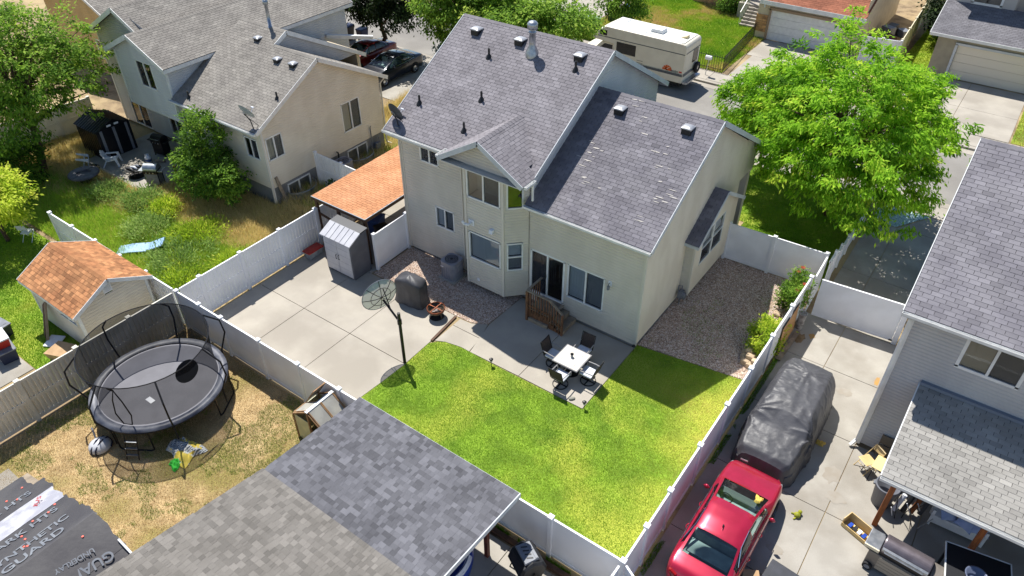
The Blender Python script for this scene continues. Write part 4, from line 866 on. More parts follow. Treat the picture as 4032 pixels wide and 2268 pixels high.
MB().box((3.0, 34.7, 0), (4.2, 35, 2.6)).box((4.2, 34.7, 2.2), (12, 35, 2.6)).box((8.9, 34.7, 0), (12, 35, 2.2)).box((3.0, 35, 0), (3.1, 44, 2.7)).build('wall', GREYST, G2)
gd = MB().box((4.25, 34.8, 0), (8.85, 34.86, 2.18)).build('garage_door', mat('cream_door', s(222, 212, 194), rough=.6), G2)
for k in range(4): MB().box((4.27, 34.77, .02+k*.54), (8.83, 34.805, .54+k*.54)).build('door_panel', MATS['cream_door'], gd)
MB().box((4.1, 34.62, 2.16), (9, 34.7, 2.3)).box((4.1, 34.62, 0), (4.25, 34.7, 2.2)).build('garage_surround', TRIMG, G2)
MB().box((3.0, 37.4, 3.5), (6.35, 37.6, 6.5)).box((6.35, 38.4, 3.5), (12, 38.6, 6.5)).box((6.3, 37.5, 3.5), (6.4, 38.5, 6.5)).build('upper_wall', UPW, G2)
window(G2, (0, 37.4, 0), X3, -Y3, 3.9, 5.6, 4.05, 5.2, 'slider', frame=W_WHITE, depth=-.03, room=ROOM_GREY, fw=.14)
roof_plane(G2, (2.7, 36.9, 6.4), (1, 0, 0), (0, .9, .43), 9.4, 5, SH_FAR, DECK)
finish_roofs(G2, 200)
NW = thing('suburban_house', 'honey-coloured house with grey roof in the top left corner behind the tree', 'house', (-42, 6, 0), group='houses of the neighbourhood', world=True)
gable_roof(NW, 'y', 2.6, 14, -46.5, -37.4, 4.1, .48, SH_WEST, DECK, W_WHITE)
siding(NW, (-46, 3.0, 0), X3, -Y3, [(0, .1), (8.3, .1), (8.3, 4.2), (4.05, 6.1), (0, 4.2)], [(5.2, 6.4, 1.2, 2.4)], SID_YELL)
siding(NW, (-37.7, 0, 0), Y3, X3, [(3, .1), (13.5, .1), (13.5, 4.1), (3, 4.1)], [], SID_YELL)
window(NW, (0, 3.0, 0), X3, -Y3, -40.8, -39.6, 1.2, 2.4, 'slider')
corner_post(NW, -37.7, 3.0, .1, 4.1, W_WHITE, .12)
finish_roofs(NW, 100)
# ------------------------------------------------------------------ fences
def fence(name, label, p, q, posts, h=1.83, style='panel', m=None, cat='fence', group=None, end=(True, True), bw=.152, side=1, ph=.06, z=0.):
    """posts: distances along the run; style 'board' has separate pickets, 'panel' smooth infill"""
    m = m or FENCEM; p, q = Vector((*p, 0)), Vector((*q, 0)); d = q-p; L = d.length; d.normalize(); n = Vector((-d.y, d.x, 0)); Z = Vector((0, 0, 1))
    F = thing(name, label, cat, tuple(p), 0, group or ('white vinyl fences round the yards' if cat == 'fence' else None), world=True)
    pw = .065
    for i, t in enumerate(posts):
        if (i == 0 and not end[0]) or (i == len(posts)-1 and not end[1]): continue
        po = MB().fbox(p, d, n, Z, t-pw, t+pw, -pw, pw, z-.1, z+h+ph-.03).build('post', m, F)
        c = MB(); c.fbox(p, d, n, Z, t-pw-.015, t+pw+.015, -pw-.015, pw+.015, z+h+ph-.04, z+h+ph+.0); a, b = pw+.012, z+h+ph
        P = lambda u, v, w: p+d*u+n*v+Z*w
        c.add([P(t-a, -a, b), P(t+a, -a, b), P(t+a, a, b), P(t-a, a, b), P(t, 0, b+.035)], [(0, 1, 4), (1, 2, 4), (2, 3, 4), (3, 0, 4)]); c.build('cap', m, po)
    for a, b in zip(posts[:-1], posts[1:]):
        a += pw-.01; b -= pw-.01
        MB().fbox(p, d, n, Z, a, b, -.028, .028, z+h-.09, z+h).build('top_rail', m, F); MB().fbox(p, d, n, Z, a, b, -.028, .028, z+.05, z+.19).build('bottom_rail', m, F)
        if style == 'panel':
            MB().fbox(p, d, n, Z, a+.002, b-.002, -.011, .011, z+.185, z+h-.085).build('panel', m, F)
        else:
            MB().fbox(p, d, n, Z, a, b, -.03, .03, z+h*.5-.07, z+h*.5+.07).build('middle_rail', m, F)
            k = max(1, round((b-a)/bw)); w = (b-a)/k
            for i in range(k):
                u = a+i*w; o = rnd.uniform(-.003, .003)
                for (z0, z1) in ((z+.187, z+h*.5-.072), (z+h*.5+.072, z+h-.092)):
                    mb = MB(); mb.fbox(p, d, n, Z, u+.003, u+w*.55, -.01+o, .024+o, z0, z1); mb.fbox(p, d, n, Z, u+w*.56, u+w-.003, -.024+o, -.012+o, z0, z1)
                    mb.build('board', m, F, 'stuff' if False else None)
    return F
def sp(L, step=1.83):
    k = max(1, round(L/step)); return [L*i/k for i in range(k+1)]
fence('vinyl_fence', 'white vinyl fence between the green lawn and the south patio roof', (-14.78, -9.21), (4.43, -9.18), [x+14.78 for x in (-14.75, -13.39, -12.1, -10.03, -8.0, -6.02, -4.0, -1.95, .1, 2.19, 4.43)], style='panel')
fence('vinyl_fence', 'white boarded fence along the left edge of the concrete patio', (-14.8, -9.1), (-14.85, 1.3), [0, .94, 2.87, 4.9, 6.9, 8.6, 10.4], style='board', end=(False, True))
fence('vinyl_fence', 'weathered boarded fence behind the trampoline, left of the dry yard', (-14.79, -9.32), (-14.86, -17.8), [0, 1.83, 3.81, 5.8, 7.7, 8.48], style='board', m=FENCE_OLD, end=(False, False))
fence('vinyl_fence', 'white boarded fence behind the cedar-shingled shed, beside the weeds', (-14.95, -9.21), (-24.0, -9.15), sp(9.05, 1.9), style='board', end=(False, True))
fence('vinyl_fence', 'dirty white boarded fence in the shade of the left-hand tree', (-35., -9.1), (-34.1, -1.6), sp(7.55, 1.9), style='board', m=FENCE_OLD)
fence('vinyl_fence', 'white vinyl fence between the lawn and the driveway with the red sedan', (4.44, -9.1), (4.47, 5.65), [y+9.1 for y in (-9.1, -7.9, -6.48, -4.49, -2.48, -.5, 1.5, 3.51, 5.65)], style='panel', end=(False, True))
fence('vinyl_fence', 'white vinyl fence across the far end of the gravel side yard', (.42, 7.4), (4.5, 7.55), [0, 1.95, 4.08], style='panel')
fence('vinyl_fence', 'short white vinyl fence section behind the rose bush', (4.6, 5.75), (4.55, 7.45), [0, 1.7], style='panel', end=(False, False))
FL = thing('vinyl_fence', 'low stepped white vinyl fence beside the shaded driveway', 'fence', (4.66, 9.5, 0), 0, 'white vinyl fences round the yards', world=True)
for i, (y0, y1, h) in enumerate(((7.62, 8.5, 1.45), (8.5, 9.6, 1.15), (9.6, 10.8, .95), (10.8, 12.2, .85), (12.2, 13.6, .8))):
    MB().box((4.66, y0+.05, .05), (4.69, y1, h)).build('panel', FENCEM, FL); MB().box((4.63, y0+.05, h-.08), (4.72, y1, h+.01)).build('top_rail', FENCEM, FL); MB().box((4.61, y1-.06, 0), (4.74, y1+.06, h+.08)).build('post', FENCEM, FL)
GT = thing('driveway_gate', 'wide white vinyl gate closing the driveway beside the grey house', 'gate', (4.8, 5.72, 0), 0, world=True)
U = Vector((3.1, .24, 0)).normalized(); N = Vector((-U.y, U.x, 0)); P = (4.86, 5.74, 0)
MB().fbox(P, U, N, (0, 0, 1), 0, 3.0, -.02, .02, .18, 1.74).build('panel', FENCEM, GT); MB().fbox(P, U, N, (0, 0, 1), 0, 3.0, -.035, .035, 1.73, 1.84).build('top_rail', FENCEM, GT); MB().fbox(P, U, N, (0, 0, 1), 0, 3.0, -.035, .035, .09, .19).build('bottom_rail', FENCEM, GT)
MB().fbox(P, U, N, (0, 0, 1), 3.02, 3.2, -.09, .09, 0, 1.92).build('post', FENCEM, GT); MB().fbox(P, U, N, (0, 0, 1), 2.9, 3.02, -.06, -.03, .1, .16).build('latch', BLACKP, GT)
fence('side_gate', 'white boarded gate between the house wall and the carport post', (-11.36, -2.1), (-11.4, -.1), [0, 2.0], style='panel', cat='gate', h=1.8)
fence('vinyl_fence', 'white boarded fence jutting from the cream wall toward the carport roof', (-18.75, 1.4), (-15.3, 1.3), [0, 1.85, 3.45], style='board')
fence('vinyl_fence', 'white vinyl fence stub leaving the lawn corner toward the bottom edge', (4.4, -9.3), (4.34, -13), sp(3.7), style='panel', end=(False, True))
fence('vinyl_fence', 'short bluish white fence piece at the corner behind the red sedan', (4.5, -9.22), (5.25, -9.62), [0, .85], style='panel', end=(False, False))
fence('vinyl_fence', 'white fence piece across the street right of the tan garage', (-1.2, 33.9), (1.05, 34.3), [0, 1.15, 2.28], style='panel')
fence('vinyl_fence', 'long beige fence running back between the two far houses', (1.05, 34.4), (.2, 52), sp(17.6, 2.4), style='panel', m=mat('beige_wall_vinyl', s(216, 206, 178), rough=.7), h=1.9)
IR = thing('iron_fence', 'thin black iron fence around the far green lawn', 'fence', (-8, 27.2, 0), 0, world=True)
def iron(p, q):
    p, q = Vector((*p, 0)), Vector((*q, 0)); L = (q-p).length; d = (q-p)/L; n = int(L/.16)
    for zz in (.15, .95): MB().beam(p+Vector((0, 0, zz)), q+Vector((0, 0, zz)), .03, .03).build('rail', BLACKM, IR)
    for i in range(n+1): MB().beam(p+d*(L*i/n), p+d*(L*i/n)+Vector((0, 0, 1.1)), .022, .022).build('bar', BLACKM, IR)
iron((-8.0, 27.0), (-8.7, 34.4)); iron((-13.5, 27.0), (-8.0, 27.0))
# ------------------------------------------------------------------ back yard objects
def copy_tree(o, parent=None):
    c = o.copy(); COL.objects.link(c); c.parent = parent
    for ch in o.children: copy_tree(ch, c)
    return c
CLOTHG = mat('charcoal_cover_fabric', s(70, 70, 74), s(58, 58, 62), 2, rough=.5, bump=.3, bscale=7)
SHEDL = mat('pale_resin', s(184, 184, 188), s(174, 174, 180), 2, rough=.5); SHEDD = mat('dark_resin', s(92, 94, 102), s(82, 84, 92), 2, rough=.5)
SH = thing('resin_shed', 'grey plastic storage shed with pale double doors beside the carport post', 'shed', (-12.39, -2.8, 0), world=True)
x0, x1, y0, y1 = -13.24, -11.56, -3.3, -2.28
MB().box((x0+.02, y0+.03, .02), (x1-.02, y1, 1.75)).prism([(y0+.03, 1.75), (y1, 1.75), (y1, 1.8), (y1-.02, 2.06), ((y0+y1)/2+.1, 2.02)], 'x', x0+.02, x1-.02).build('wall', SHEDD, SH)
for i in range(2):
    a, b = (x0+.08, (x0+x1)/2-.008) if i == 0 else ((x0+x1)/2+.008, x1-.08)
    dr_ = MB().box((a, y0-.005, .1), (b, y0+.03, 1.72)).build('door', SHEDL, SH, bevel=.01)
    for k in range(1, 5): MB().box((a+.02, y0-.009, .1+k*.33), (b-.02, y0-.004, .112+k*.33)).build('groove', mat('groove_grey', s(160, 160, 166), rough=.5), dr_)
    hx = (x0+x1)/2+(-.07 if i == 0 else .07); MB().tube([(hx, y0-.01, .82), (hx, y0-.06, .86), (hx, y0-.06, 1.02), (hx, y0-.01, 1.06)], .014, 6).build('handle', BLACKP, dr_)
rf = MB().prism([(y0-.06, 1.74), (y0-.06, 1.8), ((y0+y1)/2+.1, 2.13), ((y0+y1)/2+.1, 2.07)], 'x', x0-.04, x1+.04).build('roof', SHEDL, SH)
MB().prism([((y0+y1)/2+.1, 2.07), ((y0+y1)/2+.1, 2.13), (y1+.03, 2.17), (y1+.03, 2.11)], 'x', x0-.04, x1+.04).build('roof', mat('black_resin', s(48, 50, 56), rough=.5), SH)
for k in range(1, 6):
    xx = x0+(x1-x0)*k/6; MB().beam((xx, y0-.05, 1.815), (xx, (y0+y1)/2+.09, 2.14), .03, .015).build('roof_rib', SHEDL, rf)
def tote(name, label, loc, rz, L, Wd, Hh, body, lid, cat='tote', over=.03, lh=.05):
    t = thing(name, label, cat, loc, rz); a, b = L/2, Wd/2; k = .88
    MB().add([(-a*k, -b*k, 0), (a*k, -b*k, 0), (a*k, b*k, 0), (-a*k, b*k, 0), (-a, -b, Hh), (a, -b, Hh), (a, b, Hh), (-a, b, Hh)], [(3, 2, 1, 0), (4, 5, 6, 7), (0, 1, 5, 4), (1, 2, 6, 5), (2, 3, 7, 6), (3, 0, 4, 7)]).build('body', body, t, bevel=.015)
    l = MB().box((-a-over, -b-over, Hh-.01), (a+over, b+over, Hh+lh)).build('lid', lid, t, bevel=.02)
    MB().box((-a*.75, -b*.75, Hh+lh), (a*.75, b*.75, Hh+lh+.012)).build('lid_panel', lid, l, bevel=.008)
    return t
REDP = mat('red_plastic', s(168, 40, 32), s(150, 34, 28), 3, rough=.45); CLEARP = mat('translucent_tote', s(150, 158, 164), s(120, 126, 132), 4, rough=.4)
tote('storage_tote', 'clear plastic tote with red lid against the patio fence', (-14.42, -3.0, 0), PI/2, .8, .42, .32, CLEARP, REDP)
ACM = mat('ac_grey_steel', s(150, 150, 158), s(138, 138, 146), 3, rough=.45, metal=.1)
def ac_unit(label, loc, rz, group=None):
    t = thing('air_conditioner', label, 'air conditioner', loc, rz, group); r = .36; h = .88
    MB().box((-.45, -.45, 0), (.45, .45, .06)).build('pad', CONC, t)
    P = []
    for (cx, cy, a0) in ((.2, .2, 0), (-.2, .2, 90), (-.2, -.2, 180), (.2, -.2, 270)):
        for k in range(5): a = math.radians(a0+22.5*k); P.append((cx+.17*math.cos(a), cy+.17*math.sin(a)))
    MB().prism(P, 'z', .06, h).build('casing', ACM, t)
    for i in range(0, 20):
        p, q = Vector((*P[i], 0)), Vector((*P[(i+1) % 20], 0)); m_ = (p+q)/2*1.01
        for k in range(3 if (p-q).length > .15 else 1):
            c = p.lerp(q, (k+.5)/(3 if (p-q).length > .15 else 1))*1.012; MB().beam((c.x, c.y, .14), (c.x, c.y, h-.16), .025, .012).build('louvre', ACM, t)
    MB().prism([(x*1.03, y*1.03) for x, y in P], 'z', h, h+.03).build('top', ACM, t)
    f = MB().lathe([(.3, h+.034), (.3, h+.05), (.05, h+.06), (0, h+.06)], n=20).build('fan_guard', BLACKP, t)
    for k in range(4): MB().lathe([(.09+k*.065, h+.062), (.1+k*.065, h+.07), (.11+k*.065, h+.062)], n=20).build('guard_ring', ACM, f)
    MB().box((-.3, -.385, .66), (-.15, -.375, .7)).build('badge', WHITEP, t)
    return t
ac_unit('dark grey air conditioner standing on the gravel beside the bay', (-8.42, -.62, 0), 0, 'air conditioners')
mb = MB().box((-8.05, -.12, .3), (-7.92, -.03, .75)).build('disconnect_box', GREYP, H)
def drape(name, label, cat, loc, rz, L, Wd, Hh, m, seed, bulge=0.):
    """fabric cover hanging over a box-shaped thing, one wrinkled sheet"""
    t = thing(name, label, cat, loc, rz); r_ = random.Random(seed); n = 64; rows = []
    prof = [(0, 1.0), (.55, 1.0), (.86, .985), (.97, .93), (1.0, .8), (1.0, .6), (1.02, .4), (1.04, .2), (1.07, .06), (1.09, .0)]
    ph = [r_.uniform(0, 6.28) for _ in range(6)]
    for (q, zz) in prof:
        row = []
        for i in range(n):
            a = 2*PI*i/n; c, s_ = math.cos(a), math.sin(a); e = 5.; rr_ = (abs(c)**e+abs(s_)**e)**(-1/e)
            f = (1-zz)**.8; wr = 1+f*(.07*abs(math.sin(4.5*a+ph[0]))+.06*abs(math.sin(8.5*a+ph[1]))-.06+.025*math.sin(29*a+ph[2]))-.12*max(0, f-.35)*(f < .95)
            x, y = L/2*c*rr_*q*wr, Wd/2*s_*rr_*q*wr; z_ = Hh*zz
            if zz > .9: z_ += Hh*(.05*math.sin(x*4+ph[3])*math.cos(y*5+ph[4])+.035*abs(math.sin(x*7+y*5+ph[5]))-.06*abs(x)/(L/2)*(q > .3)+bulge*(1-(x/(L/2))**2)*(1-q*q*.8))
            if zz == 0: z_ = .0+.02*(1+math.sin(11*a+ph[5]))
            row.append((x, y, z_))
        rows.append(row)
    MB().grid(rows, closed=True).build('cover', m, t, smooth=True, sub=1)
    return t
drape('covered_grill', 'barbecue under a charcoal fabric cover at the edge of the gravel', 'grill', (-8.72, -2.85, 0), .1, 1.3, .72, 1.2, CLOTHG, 4, .06)
COPPER = mat('rusty_copper', s(150, 86, 56), s(110, 62, 42), 6, rough=.55, metal=.5); IRON = mat('fire_bowl_iron', s(72, 64, 56), s(92, 78, 62), 7, rough=.6, metal=.3)
FP = thing('fire_pit', 'round copper fire pit standing on the patio by the covered barbecue', 'fire pit', (-7.28, -3.02, 0))
MB().lathe([(.3, .0), (.31, .012), (0, .014)], n=24).build('heat_mat', BLACKP, FP); MB().lathe([(.0, .18), (.2, .19), (.33, .3), (.35, .4), (.33, .4), (.31, .31), (.18, .21), (0, .2)], n=24).build('bowl', IRON, FP, smooth=True)
MB().lathe([(.345, .385), (.375, .4), (.375, .44), (.345, .45)], n=24).build('rim', COPPER, FP, smooth=True)
for k in range(3): a = k*2.1; MB().tube([(.2*math.cos(a), .2*math.sin(a), .24), (.28*math.cos(a), .28*math.sin(a), .014)], .025, 6).build('leg', IRON, FP)
MB().beam((-.34, 0, .44), (.34, 0, .44), .03, .02).beam((0, -.34, .455), (0, .34, .455), .03, .02).build('grate_bar', COPPER, FP)
for k in range(3): MB().beam((rnd.uniform(-.12, 0), -.1+k*.08, .25), (rnd.uniform(0, .15), -.06+k*.1, .29), .06, .05).build('ash_log', mat('pale_ash', s(150, 142, 140), s(110, 100, 98), 12, rough=.95), FP)
# mesh dish on a pole
PD = thing('satellite_dish', 'large mesh satellite dish on a black pole at the lawn edge', 'satellite dish', (-6.54, -5.72, 0), world=True)
MB().tube([(-6.54, -5.72, -.05), (-6.54, -5.72, 2.4)], .06, 12).build('pole', BLACKM, PD); MB().lathe([(.065, 1.9), (.085, 1.9), (.085, 2.1), (.065, 2.1)], (-6.54, -5.72, 0), 12).build('clamp', BLACKM, PD)
dc = Vector((-7.42, -5.62, 2.62)); dn = Vector((-.942, .315, .12)).normalized(); da = dn.cross(Vector((0, 0, 1))).normalized(); db = da.cross(dn)
MB().tube([(-6.54, -5.72, 2.0), tuple(dc-dn*.12)], .042, 8).build('arm', BLACKM, PD)
MESHD = mesh_mat('perforated_dish', s(176, 186, 182), .72)
rows = []
for j in range(7):
    q = j/6; rows.append([tuple(dc+(da*math.cos(2*PI*i/32)+db*math.sin(2*PI*i/32))*.68*q+dn*.17*q*q) for i in range(32)])
ds = MB().grid(rows, closed=True).build('reflector', MESHD, PD, smooth=True)
MB().tube([p for p in rows[-1]], .014, 6, closed=True).build('rim', GREYP, ds)
for k in range(8):
    a = 2*PI*k/8; u = da*math.cos(a)+db*math.sin(a); MB().tube([tuple(dc+u*.68*q+dn*(.17*q*q-.012)) for q in (0, .35, .7, 1)], .012, 5).build('rib', BLACKP, ds)
MB().tube([tuple(dc+(da*math.cos(2*PI*i/16)+db*math.sin(2*PI*i/16))*.4+dn*(.06-.014)) for i in range(16)], .01, 5, closed=True).build('brace_ring', BLACKP, ds)
MB().tube([(-6.9, -5.69, 2.22), tuple(dc+da*.1+db*.36+dn*.03)], .018, 6).build('strut', BLACKM, PD)
MB().tube([tuple(dc), tuple(dc+dn*.7)], .012, 6).build('feed_arm', GREYP, PD)
# ---------------------------------------------------- dining set
TT = mat('pale_table_tile', s(214, 208, 198), s(202, 196, 186), 4, rough=.5); FRM = mat('grey_table_frame', s(126, 124, 126), rough=.45)
TB = thing('patio_table', 'square pale patio table with grey edge, ringed by four chairs', 'table', (-1.245, -2.53, 0))
MB().box((-.52, -.52, .685), (.52, .52, .7)).box((-.525, -.525, .67), (.525, -.49, .715)).box((-.525, .49, .67), (.525, .525, .715)).box((-.525, -.49, .67), (-.49, .49, .715)).box((.49, -.49, .67), (.525, .49, .715)).build('frame', FRM, TB)
for (a, b, c, d) in ((-.485, -.29, -.485, .485), (.29, .485, -.485, .485), (-.28, .28, -.485, -.29), (-.28, .28, .29, .485), (-.28, .28, -.28, .28)):
    MB().box((a, c, .7), (b, d, .718)).build('tile', TT, TB)
MB().tube([(0, 0, .03), (0, 0, .68)], .05, 10).build('pedestal', BLACKM, TB); MB().lathe([(.3, 0), (.3, .02), (.05, .05), (0, .05)], n=20).build('base', BLACKM, TB)
ln = thing('lantern', 'small black-capped glass lantern standing on the pale patio table', 'lantern', (-1.27, -2.5, .72))
MB().lathe([(.0, 0), (.05, 0), (.05, .13), (0, .13)], n=12).build('glass', CLEARP, ln); MB().lathe([(.065, .13), (.065, .15), (.03, .18), (0, .18)], n=12).build('cap', BLACKM, ln)
CUSH = mat('grey_blue_cushion', s(206, 210, 218), s(194, 198, 208), 4, rough=.8); SLING = mat('woven_sling', s(72, 60, 54), s(46, 40, 38), 30, rough=.85, stretch=(1, 1, 3))
CHM = mat('chair_frame', s(150, 148, 148), rough=.4, metal=.2)
def patio_chair(label, loc, rz):
    t = thing('patio_chair', label, 'chair', loc, rz, 'swivel chairs round the patio table')   # faces +Y
    MB().lathe([(.26, .0), (.29, .0), (.29, .025), (.26, .025), (.26, 0)], n=28).build('base_ring', BLACKM, t)
    MB().beam((-.27, 0, .02), (.27, 0, .02), .04, .02).beam((0, -.27, .021), (0, .27, .021), .04, .02).build('base_spoke', BLACKM, t); MB().tube([(0, 0, .02), (0, 0, .36)], .035, 8).build('swivel_post', BLACKM, t)
    MB().box((-.25, -.24, .36), (.25, .25, .39)).build('seat_frame', BLACKM, t); MB().box((-.25, -.24, .39), (.25, .26, .47)).build('cushion', CUSH, t, bevel=.03)
    k = Vector((0, -.3, 1)).normalized(); P_ = Vector((0, -.25, .42)); n_ = Vector((0, 1, .3)).normalized()
    MB().fbox(P_, X3, k, n_, -.24, .24, .04, .58, -.01, .01).build('backrest', SLING, t)
    mb = MB(); pts = [P_-X3*.26, P_-X3*.27+k*.6, P_+X3*.27+k*.6, P_+X3*.26]; mb.tube([tuple(p) for p in pts], .02, 6).build('back_frame', BLACKM, t)
    for sg in (-1, 1): MB().tube([tuple(P_+X3*.27*sg+k*.25), (.29*sg, -.1, .66), (.29*sg, .22, .63), (.27*sg, .24, .4)], .02, 6).build('armrest', CHM, t)
    return t
patio_chair('patio chair nearest the wooden steps, left of the table', (-2.02, -2.52, 0), -PI/2)
patio_chair('patio chair between the table and the house wall window', (-1.25, -1.75, 0), PI)
patio_chair('patio chair on the sunny side of the table, nearest the lawn front', (-1.23, -3.28, 0), 0)
patio_chair('patio chair right of the table, nearest the shaded lawn', (-.5, -2.56, 0), PI/2)
def solar_lamp(label, x, y):
    t = thing('path_light', label, 'path light', (x, y, 0), 0, 'solar path lights along the lawn'); MB().tube([(0, 0, -.03), (0, 0, .2)], .012, 6).build('stake', BLACKM, t)
    MB().lathe([(.0, .2), (.045, .21), (.05, .3), (0, .3)], n=12).build('glass', CLEARP, t); MB().lathe([(.075, .3), (.08, .315), (.05, .35), (0, .36)], n=12).build('cap', BLACKM, t)
solar_lamp('path light at the sunny outer corner of the patio', .07, -3.78); solar_lamp('path light between the curved lawn edge and the patio joint', -3.82, -3.97); solar_lamp('path light at the foot of the house corner', .1, -.28)
sg_ = MB(); rows = []
for j in range(7):
    t = -1+2*j/6; r = .07*math.sqrt(max(0, 1-t*t)); rows.append([(.13*t+.0, r*math.cos(2*PI*i/10), .04+.6*r*math.sin(2*PI*i/10)) for i in range(10)])
o = sg_.grid(rows, closed=True).build('stone', mat('grey_stone', s(136, 134, 124), rough=.9)); o.location = (-.5, -3.66, 0); o.rotation_euler = (0, 0, .9); tag(o, 'oblong grey stone lying on the patio corner', 'stone')
# ---------------------------------------------------- wooden steps
ST = thing('wooden_steps', 'weathered wooden landing and steps with railing at the sliding door', 'steps', (-3.5, -.5, 0), world=True)
for k in range(7): MB().box((-4.2+k*.15, -1.0, .52), (-4.06+k*.15, -.02, .555)).build('deck_board', WOOD_GREY, ST)
MB().box((-4.2, -1.02, .0), (-3.2, -.985, .5)).box((-4.22, -1.0, .0), (-4.19, -.05, .5)).build('skirt_board', WOOD_BR, ST); MB().box((-4.15, -1.12, .0), (-3.25, -1.03, .17)).build('base_timber', WOOD_GREY, ST)
for i, (xa, zt) in enumerate(((-3.2, .37), (-2.88, .19))):
    for k in range(2): MB().box((xa+k*.155, -1.05, zt-.04), (xa+.15+k*.155, -.05, zt)).build('tread', WOOD_GREY, ST)
    MB().box((xa+.285, -1.03, 0), (xa+.305, -.06, zt-.041)).build('riser', WOOD_GREY, ST)
MB().add([(-3.2, -1.04, .3), (-2.56, -1.04, 0), (-3.2, -1.04, 0), (-3.2, -1.0, .3), (-2.56, -1.0, 0), (-3.2, -1.0, 0)], [(0, 1, 2), (3, 5, 4), (0, 3, 4, 1)]).build('stringer', WOOD_BR, ST)
MB().beam((-4.24, -1.06, 1.46), (-3.2, -1.06, 1.46), .09, .035).build('hand_rail', WOOD_GREY, ST); MB().beam((-3.2, -1.06, 1.45), (-2.6, -1.06, 1.0), .09, .035).build('hand_rail', WOOD_GREY, ST); MB().beam((-4.24, -1.06, 1.47), (-4.24, -.05, 1.47), .09, .035).build('hand_rail', WOOD_GREY, ST)
MB().beam((-4.2, -1.05, .75), (-3.2, -1.05, .72), .03, .09).build('lower_rail', WOOD_BR, ST); MB().beam((-3.2, -1.05, .7), (-2.62, -1.05, .3), .03, .09).build('lower_rail', WOOD_BR, ST)
for k in range(9): x = -4.2+k*.125; MB().box((x-.018, -1.1, .4), (x+.018, -1.07, 1.44)).build('baluster', WOOD_BR, ST)
for k in range(5): x = -3.1+k*.12; dz = -.75*(x+3.2); MB().box((x-.018, -1.1, max(0, .3+dz)), (x+.018, -1.07, 1.42+dz)).build('baluster', WOOD_BR, ST)
for k in range(6): y = -.9+k*.15; MB().box((-4.28, y-.018, .45), (-4.25, y+.018, 1.45)).build('baluster', WOOD_BR, ST)
MB().box((-4.28, -1.12, 0), (-4.19, -1.03, 1.44)).box((-2.64, -1.12, 0), (-2.57, -1.04, 1.02)).build('rail_post', WOOD_BR, ST)
# ---------------------------------------------------- along the east fence
BK = thing('bucket', 'grey paint-splashed bucket stack beside the driveway gate post', 'bucket', (4.72, 4.75, 0)); MB().lathe([(0, 0), (.13, 0), (.15, .36), (.16, .36), (.16, .38), (.145, .38), (.145, .5), (.15, .72), (.17, .72), (.17, .75), (.14, .75), (.13, .7), (0, .7)], n=18).build('shell', mat('bucket_grey', s(170, 168, 164), s(120, 116, 112), 7, rough=.6), BK, smooth=False)
bd = MB().fbox((4.56, 2.75, 0), (0, 1, 0), (-.04, 0, 1), (1, 0, .04), 0, 1.75, .02, 1.3, 0, .02).build('board', mat('plywood', s(190, 146, 100), s(176, 132, 88), 3, rough=.7)); tag(bd, 'orange-brown plywood sheet with black edge leaning on the driveway side of the fence', 'board')
MB().fbox((4.56, 2.75, 0), (0, 1, 0), (-.04, 0, 1), (1, 0, .04), -.03, 1.78, 1.3, 1.34, -.005, .026).build('edging', BLACKP, bd)
pk = MB().beam((4.7, 2.45, .06), (4.78, 4.45, .06), .18, .05).build('plank', WOOD_GREY); tag(pk, 'grey wooden plank lying on the driveway below the plywood sheet', 'plank')
STN = mat('tan_wall_stone', s(190, 168, 140), s(160, 140, 118), 4, rough=.9)
WS = thing('stone_edging', 'tan edging stones stacked beside the round green bush', 'stones', (3.9, 2.0, 0), world=True)
for (x, y, z, a, b, c) in ((3.65, 1.85, .0, .3, .22, .2), (3.75, 1.6, 0, .32, .25, .22), (3.98, 1.55, .0, .3, .3, .2), (3.85, 1.75, .2, .3, .22, .17), (3.6, 2.1, 0, .3, .22, .18), (3.7, 2.05, .18, .26, .2, .15), (4.1, 1.62, .2, .28, .22, .15), (3.55, 4.6, 0, .32, .25, .12), (3.45, 4.2, 0, .35, .28, .1), (3.75, 5.0, 0, .3, .3, .12)):
    o = MB().box((-a/2, -b/2, 0), (a/2, b/2, c)).build('stone', STN, WS, bevel=.04); o.location = (x-3.9, y-2.0, z+.0); 
    o.data.transform(Matrix.Translation(Vector((3.9, 2.0, 0)))); o.location = (x-3.9, y-2.0, z)
# ---------------------------------------------------- greenhouse / cold frame
GH = thing('greenhouse', 'small wooden greenhouse with dull plastic panes behind the dark patio roof', 'greenhouse', (-6.3, -9.85, 0), world=True)
gx0, gx1, gy0, gy1, gh, gr_ = -7.0, -5.6, -10.4, -9.32, 1.15, 1.66; GWD = mat('cedar_frame', s(160, 128, 92), s(136, 104, 74), 5, rough=.8); GPN = mat('hazy_polycarbonate', s(206, 202, 160), s(186, 184, 148), 3, rough=.35); xm = -6.25
for (x, y) in ((gx0, gy0), (gx1, gy0), (gx0, gy1), (gx1, gy1)): MB().box((x-.035, y-.035, 0), (x+.035, y+.035, gh)).build('post', GWD, GH)
MB().box((xm-.03, gy0-.03, 0), (xm+.03, gy0+.03, gr_-.05)).build('post', GWD, GH)
for y in (gy0, gy1): MB().beam((gx0, y, gh), (xm, y, gr_), .06, .05).build('rafter', GWD, GH); MB().beam((gx1, y, gh), (xm, y, gr_), .06, .05).build('rafter', GWD, GH)
MB().beam((xm, gy0-.04, gr_+.02), (xm, gy1+.04, gr_+.02), .12, .03).build('ridge_board', TRIMG, GH)
GRF = mat('cloudy_roof_panel', s(172, 170, 160), s(158, 156, 148), 3, rough=.35)
